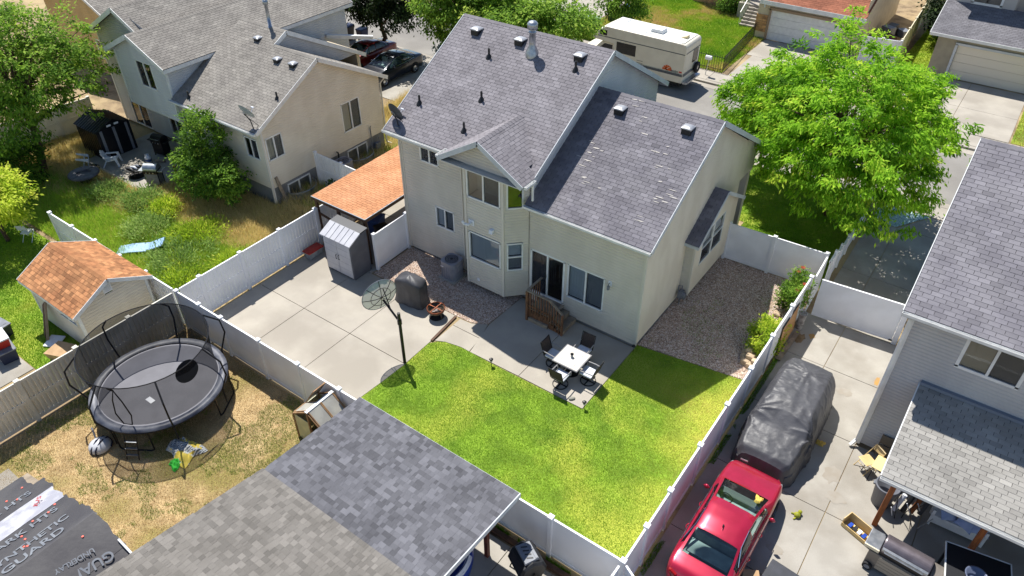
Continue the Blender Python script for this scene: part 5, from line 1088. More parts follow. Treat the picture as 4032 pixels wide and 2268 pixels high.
for (xa, za, xb, zb, y0_, y1_) in ((gx1, gh+.03, xm+.05, gr_+.02, gy0+.03, (gy0+gy1)/2-.02), (gx1, gh+.03, xm+.05, gr_+.02, (gy0+gy1)/2+.02, gy1-.03), (gx0, gh+.03, xm-.05, gr_+.02, gy0+.03, (gy0+gy1)/2-.02)):
    MB().add([(xa, y0_, za), (xa, y1_, za), (xb, y1_, zb), (xb, y0_, zb)], [(0, 1, 2, 3) if xa > xb else (3, 2, 1, 0)]).build('roof_panel', GRF, GH)
    MB().beam((xa, y0_, za+.012), (xb, y0_, zb+.012), .03, .02).beam((xa, y1_, za+.012), (xb, y1_, zb+.012), .03, .02).beam((xa, y0_, za+.012), (xa, y1_, za+.012), .03, .02).build('panel_frame', GWD, GH)
hp = Vector((gx0, (gy0+gy1)/2, gh+.03)); MB().add([tuple(hp), (gx0, gy1-.03, gh+.03), (gx0+.55, gy1-.03, gr_+.35), (gx0+.55, (gy0+gy1)/2, gr_+.35)], [(0, 1, 2, 3)]).build('open_panel', GRF, GH)
MB().beam(tuple(hp), (gx0+.55, (gy0+gy1)/2, gr_+.35), .04, .03).beam((gx0, gy1-.03, gh+.03), (gx0+.55, gy1-.03, gr_+.35), .04, .03).beam((gx0+.55, (gy0+gy1)/2, gr_+.35), (gx0+.55, gy1-.03, gr_+.35), .04, .03).build('panel_frame', GWD, GH)
MB().box((gx0+.035, gy0-.01, .05), (xm-.03, gy0+.01, gh)).build('pane', GPN, GH); MB().box((gx0-.01, gy0+.035, .05), (gx0+.01, gy1-.035, gh)).build('pane', GPN, GH); MB().box((gx1-.01, gy0+.035, .05), (gx1+.01, gy1-.035, gh)).build('pane', GPN, GH); MB().box((gx0+.035, gy1-.01, .05), (gx1-.035, gy1+.01, gh)).build('pane', GPN, GH)
# ---------------------------------------------------- trampoline
TR = thing('trampoline', 'round black trampoline with net enclosure on the dry yard', 'trampoline', (-12.05, -12.02, 0)); zr, R_ = .9, 2.24
MATB = mat('jump_mat', s(98, 98, 106), s(90, 90, 98), 2, rough=.6); PAD = mat('worn_blue_pad', s(58, 62, 76), s(112, 114, 122), 1.4, rough=.45, bump=.4, bscale=5); FOAM = mat('black_foam_sleeve', s(24, 24, 28), rough=.7)
MB().disc((0, 0, zr-.03), 1.99, 48).build('jump_mat', MATB, TR)
MB().lathe([(1.97, zr+.0), (2.0, zr+.03), (2.13, zr+.045), (R_, zr+.01), (R_+.02, zr-.05)], n=48).build('spring_pad', PAD, TR, smooth=True)
MB().tube([(R_*math.cos(2*PI*i/48), R_*math.sin(2*PI*i/48), zr-.05) for i in range(48)], .03, 6, closed=True).build('frame_ring', BLACKM, TR)
def rng_(r, z, a): return (r*math.cos(a), r*math.sin(a), z)
for k in range(4):
    a0 = .55+k*PI/2; d_ = .26; MB().tube([rng_(R_, zr-.05, a0-d_), rng_(R_+.02, .04, a0-d_), rng_(R_+.03, .02, a0-d_*.8), rng_(R_+.03, .02, a0+d_*.8), rng_(R_+.02, .04, a0+d_), rng_(R_, zr-.05, a0+d_)], .026, 6).build('leg', BLACKM, TR)
top = 2.72; rt = 2.05
MB().tube([rng_(rt, top, 2*PI*i/48) for i in range(48)], .018, 6, closed=True).build('top_ring', BLACKM, TR)
for k in range(7):
    a = -2.2+k*2*PI/7; MB().tube([rng_(R_+.04, .25, a), rng_(R_+.05, zr, a), rng_(R_+.35, 1.6, a), rng_(R_+.3, 2.2, a), rng_(rt+.1, 2.62, a), rng_(rt, top, a)], .03, 8).build('pole', FOAM, TR)
NET = mesh_mat('enclosure_net', s(30, 30, 34), .58); rows = []
for j in range(7):
    q = j/6; rows.append([rng_(1.93+(rt-1.93)*q**2-.09*math.sin(PI*q)*(.6+.4*math.cos(7*(2*PI*i/56)+1.)), zr+.02+(top-zr-.04)*q, 2*PI*i/56) for i in range(56)])
MB().grid(rows, closed=True).build('net', NET, TR, smooth=True)
MB().tube([rows[3][0] for _ in (0,)]+[rng_(1.95, zr+1.3, -1.08)], .001, 3)
for a, w in ((-1.1, .14),): MB().tube([rng_(1.9, zr+1.55, a), rng_(1.93, zr+1.1, a-w*.6), rng_(1.95, zr+.5, a-w), rng_(1.95, zr+.05, a-w*.5), rng_(1.95, zr+.05, a+w*.6), rng_(1.95, zr+.5, a+w), rng_(1.93, zr+1.1, a+w*.6)], .022, 5, closed=True).build('door_trim', FOAM, TR)
MB().tube([rng_(rt, top-.02, -1.1), rng_(1.9, zr+1.55, -1.1)], .03, 6).build('strap', FOAM, TR)
hb = MB(); A = .1; c = Vector(rng_(1.97, 2.42, A)); t_ = Vector((-math.sin(A), math.cos(A), 0)); hb.add([tuple(c+t_*.42*math.cos(2*PI*i/20)+Vector((-.35, 0, 1))*.33*math.sin(2*PI*i/20)) for i in range(20)], [tuple(range(20))]).build('hoop_board', FOAM, TR)
MB().box((.3, -.75, zr-.026), (.62, -.58, zr-.02)).build('label_patch', WHITEP, TR)
la = -1.0; lp = Vector(rng_(R_+.06, 0, la)); lt = Vector((-math.sin(la), math.cos(la), 0)); lo = Vector((math.cos(la), math.sin(la), 0))
for sg in (-1, 1): MB().tube([tuple(lp+lt*.2*sg+Vector((0, 0, .82))), tuple(lp+lt*.2*sg+lo*.32+Vector((0, 0, .01)))], .018, 6).build('ladder_rail', BLACKM, TR)
for k in range(3): q = .25+k*.27; MB().beam(tuple(lp-lt*.2+lo*.32*q+Vector((0, 0, .82*(1-q)))), tuple(lp+lt*.2+lo*.32*q+Vector((0, 0, .82*(1-q)))), .07, .02).build('ladder_step', STEEL, TR)
# towel and grey pack on the dry yard
TW = []
def cloth(name, label, cat, loc, w, h, m, seed, amp=.06, n=26):
    r_ = random.Random(seed); ph = [r_.uniform(0, 6) for _ in range(8)]; rows = []
    for j in range(n):
        v = -1+2*j/(n-1); row = []
        for i in range(n):
            u = -1+2*i/(n-1); rr_ = 1-.18*math.sin(3*math.atan2(v, u)+ph[0])
            z = amp*abs(math.sin(u*5+ph[1]+2*v)*math.cos(v*4+ph[2]-u))+.02+amp*.6*abs(math.sin(u*11+v*9+ph[3])); z *= min(1, 4*(1-max(abs(u), abs(v))))+.15
            row.append((u*w/2*rr_, v*h/2*rr_, z))
        rows.append(row)
    o = MB().grid(rows).build(name, m, smooth=True); o.location = loc; return tag(o, label, cat)
def towel_mat():
    m = mat('striped_towel', s(220, 220, 216)); n = m.node_tree.nodes; L = m.node_tree.links; b = n['Principled BSDF']; g = n.new('ShaderNodeTexCoord'); w = n.new('ShaderNodeTexWave'); w.inputs['Scale'].default_value = 6; w.inputs['Distortion'].default_value = 3; L.new(g.outputs['Object'], w.inputs['Vector'])
    cr = n.new('ShaderNodeValToRGB'); e = cr.color_ramp.elements; e[0].position = .3; e[0].color = (*s(70, 84, 100), 1); e[1].position = .45; e[1].color = (*s(222, 222, 216), 1)
    no = n.new('ShaderNodeTexNoise'); no.inputs['Scale'].default_value = 2.6; L.new(g.outputs['Object'], no.inputs['Vector']); c2 = n.new('ShaderNodeValToRGB'); e2 = c2.color_ramp.elements; e2[0].position = .52; e2[0].color = (0, 0, 0, 1); e2[1].position = .56; e2[1].color = (1, 1, 1, 1)
    mx = n.new('ShaderNodeMix'); mx.data_type = 'RGBA'; L.new(w.outputs['Fac'], cr.inputs[0]); L.new(no.outputs['Fac'], c2.inputs[0]); L.new(c2.outputs[0], mx.inputs[0]); L.new(cr.outputs[0], mx.inputs[6]); mx.inputs[7].default_value = (*s(222, 198, 84), 1); L.new(mx.outputs[2], b.inputs['Base Color']); return m
cloth('towel', 'striped white and yellow cloth heap lying by the trampoline', 'towel', (-9.62, -13.02, 0), 1.15, .8, towel_mat(), 3, .12)
cloth('cloth', 'bright green cloth crumpled beside the striped heap', 'cloth', (-9.35, -13.5, 0), .42, .4, mat('bright_green_cloth', s(60, 190, 60), s(40, 150, 46), 6, rough=.7), 8)
GP = thing('lawn_chair', 'pale grey round seat with navy straps lying on the dry grass', 'chair', (-11.98, -14.55, 0), .4)
MB().lathe([(0, .3), (.2, .28), (.32, .18), (.36, .06), (.33, .0), (0, .0)], n=24).build('shell', mat('pale_grey_shell', s(184, 186, 192), rough=.5), GP, smooth=True)
NAVY = mat('navy_strap', s(34, 38, 62), rough=.7)
for x in (-.06, .1): MB().tube([(x, -.36, .03), (x, -.3, .2), (x, 0, .31), (x, .3, .2), (x, .36, .03)], .03, 6).build('strap', NAVY, GP)
MB().tube([(.36*math.cos(a), .36*math.sin(a), .07) for a in np.linspace(.2, 3.3, 14)], .03, 6).build('rim', NAVY, GP); MB().tube([(-.3, .2, .1), (-.42, .34, .35), (-.5, .4, .38)], .03, 6).build('handle', GREYP, GP)
hs = MB().tube([(-11.75, -14.85, .02), (-11.3, -15.0, .015), (-10.9, -14.6, .015), (-10.4, -14.55, .015), (-9.9, -14.25, .015)], .012, 5).build('garden_hose', mat('hose_brown', s(96, 76, 50), rough=.7)); tag(hs, 'thin brown hose curving over the dry grass from the round seat', 'hose')
# ------------------------------------------------------------------ vehicles
CARGL = glass_mat('car_glass', (.78, .88, .87), .02, .03); CARIN = mat('car_interior', s(168, 182, 178), s(140, 152, 150), 3, rough=.8); CHROME = mat('chrome', s(214, 214, 218), rough=.15, metal=1.)
def paint(n, c, c2): return mat('paint_'+n, c, c2, 3, rough=.28, metal=.35, coat=1., spec=.5)
KX = [-2.43, -2.39, -2.25, -2.05, -1.86, -1.5, -1.02, -.55, -.1, .12, .7, 1.2, 1.32, 1.7, 2.05, 2.25, 2.38, 2.43]
KB = [.70, .90, .97, 1.0, 1.0, .99, .97, .96, .95, .94, .935, .93, .91, .86, .80, .73, .64, .52]      # belt height
KR = [.72, .94, 1.03, 1.07, 1.09, 1.22, 1.41, 1.47, 1.475, 1.44, 1.25, 1.02, .99, .94, .87, .78, .68, .55]   # top at the centre line
KW = [.62, .76, .84, .885, .895, .905, .91, .91, .91, .91, .91, .908, .905, .895, .87, .8, .7, .58]  # half width
KC = [.5, .6, .66, .71, .73, .71, .65, .64, .64, .65, .70, .75, .77, .76, .74, .68, .58, .46]         # half width of the roof / deck crease
def car(label, loc, rz, pm, L=4.86, group=None, antenna=True, cat='car'):
    t = thing('parked_car', label, cat, loc, rz, group or 'parked cars'); k = L/4.86; xs = np.linspace(-2.43, 2.43, 97)
    I = lambda K: np.convolve(np.pad(np.interp(xs, KX, K), 2, mode='edge'), [.1, .2, .4, .2, .1], 'valid')
    B, R, Wd, Cc = I(KB), I(KR), I(KW), I(KC); sec = []
    for i, x in enumerate(xs):
        b, r, w, c = B[i], R[i], Wd[i], Cc[i]; u = min(1, max(0, (r-b-.07)/.35)); zz = b+(r-b)*.12
        cw = w*.93*(1-u)+u*(w*.86)     # base of the glass
        pts = [(w*.90, .2), (w*.96, .3), (w*.995, .45), (w, .62), (w*.985, b*.9), (w*.95, b*.985), (cw, zz), (cw*.45+c*.55, zz+(r-b)*.55), (c, r-.055*u-.02), (c*.9, r-.028*u-.012), (c*.6, r-.006), (0, r)]
        sec.append(pts)
    n = len(sec[0]); full = [[(x*k, y, z) for (y, z) in sec[i]]+[(x*k, -y, z) for (y, z) in sec[i][-2::-1]] for i, x in enumerate(xs)]
    body, ws, rw, sl, sr = MB(), MB(), MB(), MB(), MB(); m_ = 2*n-1
    for dst in (body, ws, rw, sl, sr): dst.v = [p for row in full for p in row]
    for i in range(96):
        xm = (xs[i]+xs[i+1])/2; u = (R[i]-B[i])
        for j in range(m_-1):
            f = (i*m_+j, i*m_+j+1, (i+1)*m_+j+1, (i+1)*m_+j); jj = j if j < n-1 else 2*n-3-j; dst = body
            if jj in (6, 7) and -1.55 < xm < .8 and u > .2 and not (-.42 < xm < -.33): dst = sl if j < n-1 else sr
            if jj in (9, 10) and .16 < xm < 1.22: dst = ws
            if jj in (9, 10) and -1.82 < xm < -1.04: dst = rw
            dst.f.append(f)
    def clean(mb):
        used = sorted(set(i for f in mb.f for i in f)); mp = {o_: n_ for n_, o_ in enumerate(used)}; mb.v = [mb.v[i] for i in used]; mb.f = [tuple(mp[i] for i in f) for f in mb.f]; return mb
    for e in (0, 96): body.f.append(tuple(e*m_+j for j in range(m_)))
    bo_ = clean(body).build('body', pm, t, smooth=True)
    clean(ws).build('windshield', CARGL, t, smooth=True); clean(rw).build('rear_window', CARGL, t, smooth=True); clean(sl).build('side_window', CARGL, t, smooth=True); clean(sr).build('side_window', CARGL, t, smooth=True)
    cab = MB().box((-1.7*k, -.72, .5), (1.05*k, .72, .78)).build('interior', CARIN, t)
    for (x, y) in ((.25, .37), (.25, -.37)): MB().box((x-.28, y-.25, .78), (x+.28, y+.25, .86)).box((x-.3, y-.23, .8), (x-.18, y+.23, 1.25)).build('seat', CARIN, cab, bevel=.04)
    MB().box((-1.05, -.62, .8), (-.9, .62, 1.2)).build('rear_seat', CARIN, cab, bevel=.04); MB().box((.75, -.68, .7), (1.02, .68, .93)).build('dashboard', mat('dash_grey', s(92, 98, 96), rough=.8), cab, bevel=.04)
    MB().lathe([(.17, 0), (.19, .012), (.21, 0), (.19, -.012), (.17, 0)], (.6, .37, .98), 18, 'x').build('steering_wheel', BLACKP, cab); MB().box((-1.66, -.6, .96), (-1.2, .6, 1.0)).build('parcel_shelf', CARIN, cab)
    for sy in (1, -1):
        for x in (1.45*k, -1.4*k):
            w = MB().lathe([(.20, -.11), (.31, -.11), (.33, -.07), (.33, .07), (.31, .11), (.2, .11)], (x, sy*.83, .33), 24, 'y').build('wheel', TYRE, t, smooth=False)
            MB().lathe([(.2, .095), (.19, .06), (.06, .085), (0, .09)], (x, sy*.83, .33), 20, 'y').build('rim', RIM, w) if sy > 0 else MB().lathe([(.2, -.095), (.19, -.06), (.06, -.085), (0, -.09)], (x, sy*.83, .33), 20, 'y').build('rim', RIM, w)
            MB().lathe([(.33, sy*.905), (.385, sy*.916), (.39, sy*.9)], (x, 0, .33), 20, 'y', .0, PI).build('wheel_arch', BLACKP, t)
        mr = MB(); rows = []
        for j in range(6):
            q = j/5; r = math.sin(PI*min(.97, max(.08, q)))*.085; rows.append([(.62+r*.7*math.cos(2*PI*i/10), sy*(.9+.2*q), 1.0+r*math.sin(2*PI*i/10)) for i in range(10)])
        mr.grid(rows, closed=True).build('mirror', pm, t, smooth=True)
        MB().tube([(.75*k, sy*.862, .965), (.2, sy*.868, .97), (-.6, sy*.868, .98), (-1.45*k, sy*.85, 1.01)], .011, 5).build('window_trim', CHROME, t)
        MB().tube([(.68*k, sy*.8, 1.06), (.2, sy*.668, 1.36), (-.4, sy*.64, 1.42), (-1.0, sy*.66, 1.365), (-1.42*k, sy*.79, 1.12)], .012, 5).build('window_trim', CHROME, t)
        for x in (.05, -.85): MB().tube([(x-.09, sy*.905, .86), (x, sy*.94, .865), (x+.09, sy*.905, .86)], .014, 6).build('door_handle', pm, t)
        MB().tube([(2.28*k, sy*.6, .66), (2.17*k, sy*.76, .7), (1.98*k, sy*.83, .76)], [.03, .06, .02], 8).build('headlight', CLEARP, t); MB().tube([(-2.4*k, sy*.5, .83), (-2.35*k, sy*.68, .85), (-2.15*k, sy*.81, .88)], [.05, .07, .03], 8).build('tail_light', mat('tail_red', s(150, 20, 26), rough=.2), t)
    if antenna: MB().add([(-.78, 0, 1.475), (-.66, .025, 1.478), (-.66, -.025, 1.478), (-.82, 0, 1.55)], [(0, 1, 3), (0, 3, 2), (1, 2, 3)]).build('antenna', BLACKP, t)
    MB().tube([(1.24, -.62, .985), (1.2, 0, 1.015), (1.16, .5, 1.0)], .014, 5).build('wiper', BLACKP, t)
    return t
RED = paint('crimson', s(176, 26, 58), s(168, 22, 52)); NAVYB = paint('black_navy', s(20, 24, 38), s(16, 20, 32)); MAROON = paint('maroon', s(126, 28, 22), s(110, 22, 18))
CR = car('shiny crimson sedan parked nose to the tarp-covered car', (6.06, -5.72, 0), PI/2, RED)
gv = cloth('glove', 'yellow glove lying under the red sedan windshield', 'glove', (6.5, -4.75, 1.1), .2, .26, mat('yellow_leather', s(216, 178, 84), rough=.8), 5, .03, 12)
car('dark navy-black sedan parked in tree shade beside the cream house', (-25.45, 13.75, 0), -PI/2, NAVYB); car('maroon sedan half hidden behind the dark navy sedan', (-28.3, 14.3, 0), -PI/2, MAROON, antenna=False)
# car under a cover: front faces -Y, cloth reaches the ground
def covered_car():
    t = thing('covered_car', 'car hidden under a wrinkled dark grey tarp cover on the driveway', 'car', (6.03, -.75, 0), -PI/2)
    xs = np.linspace(-2.4, 2.25, 190); KXs = [-2.4, -2.3, -2.05, -1.5, -.6, .2, .6, 1.05, 1.5, 2.0, 2.18, 2.25]
    top = np.interp(xs, KXs, [.9, 1.28, 1.5, 1.6, 1.62, 1.58, 1.42, 1.12, 1.02, .95, .86, .7]); hw = np.interp(xs, KXs, [.6, .8, .92, .97, .98, .98, .98, .97, .95, .9, .82, .7]); rw = np.interp(xs, KXs, [.45, .55, .64, .68, .7, .7, .74, .84, .82, .76, .66, .5])
    sm = lambda a: np.convolve(np.pad(a, 4, mode='edge'), np.ones(9)/9, 'valid'); top, hw, rw = sm(top), sm(hw), sm(rw); rows = []; peaks = [(.78, .97, 1.12), (.78, -.97, 1.12), (-1.35, .0, 1.66)]
    V_ = []
    for i, x in enumerate(xs):
        row = []; N_ = 49; T, H_, R_ = top[i], hw[i], rw[i]; hm = min(1., T*.68)
        prof = [(H_*1.10, .02), (H_*1.07, .2), (H_*1.03, .45), (H_*1.0, hm*.8), (H_*.97, hm), (H_*.55+R_*.45, hm+(T-hm)*.5), (R_, T-.05), (R_*.5, T-.01), (0, T)]
        py_ = np.interp(np.linspace(0, 8, N_), range(9), [p[0] for p in prof]); pz_ = np.interp(np.linspace(0, 8, N_), range(9), [p[1] for p in prof])
        py_ = np.convolve(np.pad(py_, 1, mode='edge'), [.25, .5, .25], 'valid'); py_[-1] = 0
        Yv = np.concatenate([py_, -py_[-2::-1]]); Zv = np.concatenate([pz_, pz_[-2::-1]])
        for (y, z) in zip(Yv, Zv):
            d = 0.
            for (px_, py2, pz2) in peaks:
                r = math.hypot(x-px_, y-py2); a = math.atan2(y-py2, x-px_); d += .06*math.exp(-((r-.3)/.4)**2)*(1-abs(math.sin(a*5.5+1.3*math.sin(3*a))))**2+.05*math.exp(-(r/.15)**2)
            rg = lambda u, v, sc, sd: (1-abs(2*float(vnoise(u, v, sc, sd))-1))**5
            d += .02*rg(x+.5*y+3, y*1.9-x*.4, 2.2, 91)+.015*rg(x*.9-y*.8, y+z*1.7+x, 3.6, 94)+.009*rg(x*2+z, y*2, 4.2, 97)+.05*(float(vnoise(x*4.2+math.sin(z*4)*.2, z*.7+y*.2, 1.7, 93))-.5)*max(0, 1-z/.9)
            f = max(0, (.3-z)/.3); xx = x*(1+.012*f)
            row.append((xx, y*(1+d*.9), z+d*(.9 if z > .3 else 0)))
        rows.append(row)
    mb = MB(); mb.grid(rows)
    for r in (rows[0], rows[-1]):
        sg = 1 if r is rows[-1] else -1; low = [(p[0]+sg*(.06+.03*math.sin(p[1]*14)), p[1]*1.05, .02) for p in r]; mid = [(p[0]+sg*(.04+.03*math.sin(p[1]*14)), p[1]*1.02, p[2]*.5) for p in r]
        mb.grid([r, mid, low] if sg > 0 else [low, mid, r])
    mb.build('tarp', mat('tarp_grey', s(76, 76, 80), s(66, 66, 70), 1.6, rough=.48, bump=.2, bscale=16), t, smooth=True)
    MB().beam((2.36, -.62, .5), (2.36, -.38, .52), .004, .06).build('label_tag', WHITEP, t)
    for (x, y) in ((1.4, .8), (1.4, -.8), (-1.4, .8), (-1.4, -.8)): MB().lathe([(.18, -.1), (.32, -.1), (.32, .1), (.18, .1)], (x, y, .32), 16, 'y').build('wheel', TYRE, t)
covered_car()
# motorhome, nose towards -X
RVW = mat('rv_cream', s(222, 214, 196), s(214, 206, 188), 1.5, rough=.4); RVR = mat('rv_roof_white', s(226, 226, 220), s(214, 214, 206), 1, rough=.5); RVD = mat('rv_dark_stripe', s(78, 84, 90), rough=.4); RVG = mat('rv_window', s(22, 24, 26), rough=.12)
RV = thing('motorhome', 'cream motorhome with orange sun emblem parked along the street', 'motorhome', (-12, 23.8, -.13), world=True)
ya, yb = 22.7, 24.9
MB().prism([(-8.98, .42), (-8.94, 2.7), (-9.05, 2.86), (-9.3, 2.9), (-14.6, 2.94), (-15.5, 2.4), (-15.55, 2.1), (-15.3, 1.98), (-13.95, 1.9), (-13.95, .42)], 'y', ya, yb).build('body', RVW, RV, bevel=.06)
MB().prism([(-9.2, 2.91), (-9.2, 2.925), (-14.55, 2.965), (-14.6, 2.95)], 'y', ya+.1, yb-.1).build('roof', RVR, RV)
MB().prism([(-13.94, .45), (-13.94, 1.88), (-14.9, 1.9), (-15.5, 1.3), (-16.5, 1.15), (-16.6, .5)], 'y', ya+.12, yb-.12).build('cab', RVW, RV, bevel=.05)
for (a, b, c, d) in ((-15.05, -14.5, 2.35, 2.68), (-13.75, -12.35, 1.42, 2.12)): MB().box((a, ya-.012, c), (b, ya, d)).build('window', RVG, RV, bevel=.005)
MB().prism([(-14.1, 1.3), (-14.1, 1.78), (-14.7, 1.78), (-15.2, 1.3)], 'y', ya+.105, ya+.12).build('cab_window', RVG, RV)
MB().box((-8.935, 23.9, 1.45), (-8.93, 24.6, 2.25)).build('rear_window', RVG, RV); MB().box((-15.4, ya-.008, 2.24), (-8.98, ya-.002, 2.29)).box((-8.935, ya+.1, 2.28), (-8.928, yb-.1, 2.33)).build('upper_stripe', RVD, RV); MB().box((-13.9, ya-.008, .86), (-9.0, ya-.002, 1.02)).box((-8.935, ya+.05, .86), (-8.928, yb-.05, 1.02)).build('lower_stripe', RVD, RV)
MB().box((-13.9, ya-.008, 1.04), (-9.0, ya-.003, 1.06)).build('thin_stripe', mat('teal_line', s(110, 140, 140), rough=.5), RV)
SUNO = mat('orange_emblem', s(206, 92, 36), rough=.5); emb = Vector((-10.05, ya-.01, 1.08))
for k in range(5):
    a0, a1 = PI*(.0 if k == 0 else .12+.18*k), PI*(.26+.18*k if k else .28); P_ = [emb+Vector((.34*math.cos(a)+.0, 0, .34*math.sin(a))) for a in np.linspace(a0, min(a1, PI), 8)]+[emb+Vector((-.3+.11*k+(.2 if k == 0 else 0), 0, .0))]
    MB().quad(*[tuple(p) for p in P_]).build('emblem_ray', SUNO, RV)
text_on('tandyn', RV, mat('teal_print', s(54, 84, 92), rough=.5), (-9.55, ya-.012, 1.14), (1, 0, 0), (0, 0, 1), .2, 'lettering'); MB().box((-9.24, ya-.008, 1.1), (-9.04, ya-.002, 1.2)).build('lettering_flag', mat('red_flag', s(190, 60, 50), rough=.5), RV)
text_on('TURBO', RV, WHITEP, (-11.95, ya-.014, .94), (1, 0, 0), (0, 0, 1), .15, 'lettering')
for (x, z) in ((-12.0, 1.24), (-12.0, 1.1)): MB().box((x-.22, ya-.012, z-.012), (x+.22, ya-.002, z+.012)).build('side_vent', RVD, RV)
MB().prism([(-11.9, 2.94), (-11.75, 3.16), (-11.0, 3.17), (-10.95, 2.93)], 'y', 23.45, 24.1).build('rooftop_ac', WHITEP, RV, bevel=.04); MB().prism([(-9.85, 2.92), (-9.4, 3.1), (-9.35, 2.92)], 'y', 23.6, 23.95).build('roof_vent', mat('yellowed_plastic', s(224, 206, 160), rough=.6), RV)
MB().box((-14.2, 24.2, 2.94), (-13.8, 24.55, 3.0)).box((-12.2, 23.1, 2.93), (-11.6, 23.3, 2.98)).build('roof_hatch', WHITEP, RV)
sp_ = MB().lathe([(.16, -.1), (.33, -.1), (.36, -.05), (.36, .06), (.3, .1), (.16, .1)], (-8.8, 24.45, 1.0), 22, 'x').build('spare_wheel', TYRE, RV); MB().lathe([(.17, .06), (.05, .08), (0, .08)], (-8.8, 24.45, 1.0), 16, 'x').build('rim', RIM, sp_)
MB().box((-8.96, ya+.1, .4), (-8.65, yb-.1, .52)).build('rear_bumper', STEEL, RV)
for (x, y) in ((-15.6, ya+.15), (-15.6, yb-.15), (-11.2, ya+.15), (-11.2, yb-.15)): MB().lathe([(.16, -.11), (.36, -.11), (.36, .11), (.16, .11)], (x, y, .23), 20, 'y').build('wheel', TYRE, RV)
MB().box((-15.6, ya+.3, .1), (-9.2, yb-.3, .42)).build('chassis', BLACKP, RV)
# ------------------------------------------------------------------ west yard objects
BSH = thing('metal_shed', 'black ribbed metal shed with grey-striped doors by the left house', 'shed', (-30.9, -2.6, 0), world=True)
BSM = mat('black_sheet_metal', s(30, 33, 40), s(24, 27, 33), 3, rough=.35, metal=.4); a0, a1, b0, b1 = -32.0, -29.98, -3.6, -1.72
MB().prism([(b0, .02), (b1, .02), (b1, 1.62), ((b0+b1)/2, 2.0), (b0, 1.62)], 'x', a0, a1).build('wall', BSM, BSH)
for k in range(9): x = a0+.1+k*.22; MB().box((x-.02, b0-.018, .05), (x+.02, b0, 1.6)).build('wall_rib', BSM, BSH)
for sg in (-1, 1):
    y_e = b0-.08 if sg < 0 else b1+.08; R_ = MB().add([(a0-.08, y_e, 1.6), (a1+.08, y_e, 1.6), (a1+.08, (b0+b1)/2, 2.05), (a0-.08, (b0+b1)/2, 2.05)], [(0, 1, 2, 3) if sg < 0 else (3, 2, 1, 0)]).build('roof', BSM, BSH)
    for k in range(11): x = a0+k*.2; MB().beam((x, y_e, 1.615), (x, (b0+b1)/2, 2.065), .04, .025).build('roof_rib', BSM, R_)
for (u0, u1) in ((-3.3, -2.7), (-2.6, -2.0)): MB().box((a1, u0, .08), (a1+.02, u1, 1.6)).build('door', BSM, BSH)
for y in (-3.36, -2.65, -1.94): MB().box((a1+.003, y-.07, .05), (a1+.035, y+.07, 1.62)).build('door_post', mat('shed_grey_strip', s(118, 120, 128), rough=.4), BSH)
for y in (-2.86, -2.44): MB().box((a1+.05, y-.12, 1.72), (a1+.055, y+.12, 1.82)).build('vent_grille', WHITEP, BSH)
def adirondack(label, loc, rot):
    t = thing('plastic_chair', label, 'chair', loc, 0, 'white plastic chairs in the left yard'); t.rotation_euler = rot
    for k in range(5): x = -.2+k*.1; h = .62-.12*abs(k-2)**1.5*.35; MB().fbox((x, -.18, .3), X3, Vector((0, -.42, 1)).normalized(), Vector((0, 1, .42)).normalized(), -.043, .043, 0, h, -.012, .012).build('back_slat', WHITEP, t)
    MB().fbox((0, -.25, .47), X3, Vector((0, -.42, 1)).normalized(), Vector((0, 1, .42)).normalized(), -.26, .26, -.03, .03, -.03, -.012).build('back_rail', WHITEP, t)
    for k in range(4): MB().box((-.26, -.18+k*.13, .3+k*.02), (.26, -.06+k*.13, .33+k*.02)).build('seat_slat', WHITEP, t)
    for sg in (-1, 1):
        MB().box((sg*.28-.06, -.28, .54), (sg*.28+.06, .36, .57)).build('armrest', WHITEP, t); MB().add([(sg*.3-.03, .22, .54), (sg*.3+.03, .22, .54), (sg*.3+.03, .36, .54), (sg*.3-.03, .36, .54), (sg*.33-.03, .34, 0), (sg*.33+.03, .34, 0), (sg*.33+.03, .42, 0), (sg*.33-.03, .42, 0)], [(0, 1, 2, 3), (4, 7, 6, 5), (0, 4, 5, 1), (1, 5, 6, 2), (2, 6, 7, 3), (3, 7, 4, 0)]).build('leg', WHITEP, t)
        MB().beam((sg*.28, -.2, .34), (sg*.3, -.42, 0), .05, .06).build('leg', WHITEP, t)
    return t
adirondack('white plastic armchair standing upright in front of the black shed', (-29.3, -3.6, 0), (0, 0, -.75))
adirondack('white plastic armchair tipped over in the dry weeds', (-30.4, -4.9, .3), (1.75, 0, 2.6))
def bbq(label, loc, rz, lidm, bodym, w=1.2, group='barbecues on the left patio'):
    t = thing('barbecue', label, 'grill', loc, rz, group); h = .86
    MB().box((-w*.28, -.26, .12), (w*.28, .26, .72)).build('cabinet', bodym, t, bevel=.01)
    for (x, y) in ((-.28, -.22), (.28, -.22), (-.28, .22), (.28, .22)): MB().box((x*w-.02, y-.02, 0), (x*w+.02, y+.02, .75)).build('leg', BLACKM, t)
    MB().box((-w*.3, -.28, .72), (w*.3, .28, .9)).build('firebox', BLACKM, t, bevel=.01); MB().lathe([(0, -w*.29), (.27, -w*.29), (.27, w*.29), (0, w*.29)], (0, .0, .9), 16, 'x', 0, PI).build('lid', lidm, t)
    MB().tube([(-w*.22, -.27, 1.02), (-w*.22, -.33, 1.02), (w*.22, -.33, 1.02), (w*.22, -.27, 1.02)], .014, 6).build('lid_handle', STEEL, t)
    for sg in (-1, 1): MB().box((sg*w*.31, -.24, .84), (sg*w*.52, .24, .88)).build('side_shelf', lidm if lidm is STEEL else BLACKM, t, bevel=.01)
    for k in range(3): MB().lathe([(.035, -.3), (.03, -.32), (0, -.32)], (-.18+k*.18, 0, .8), 10, 'y').build('knob', STEEL, t)
    return t
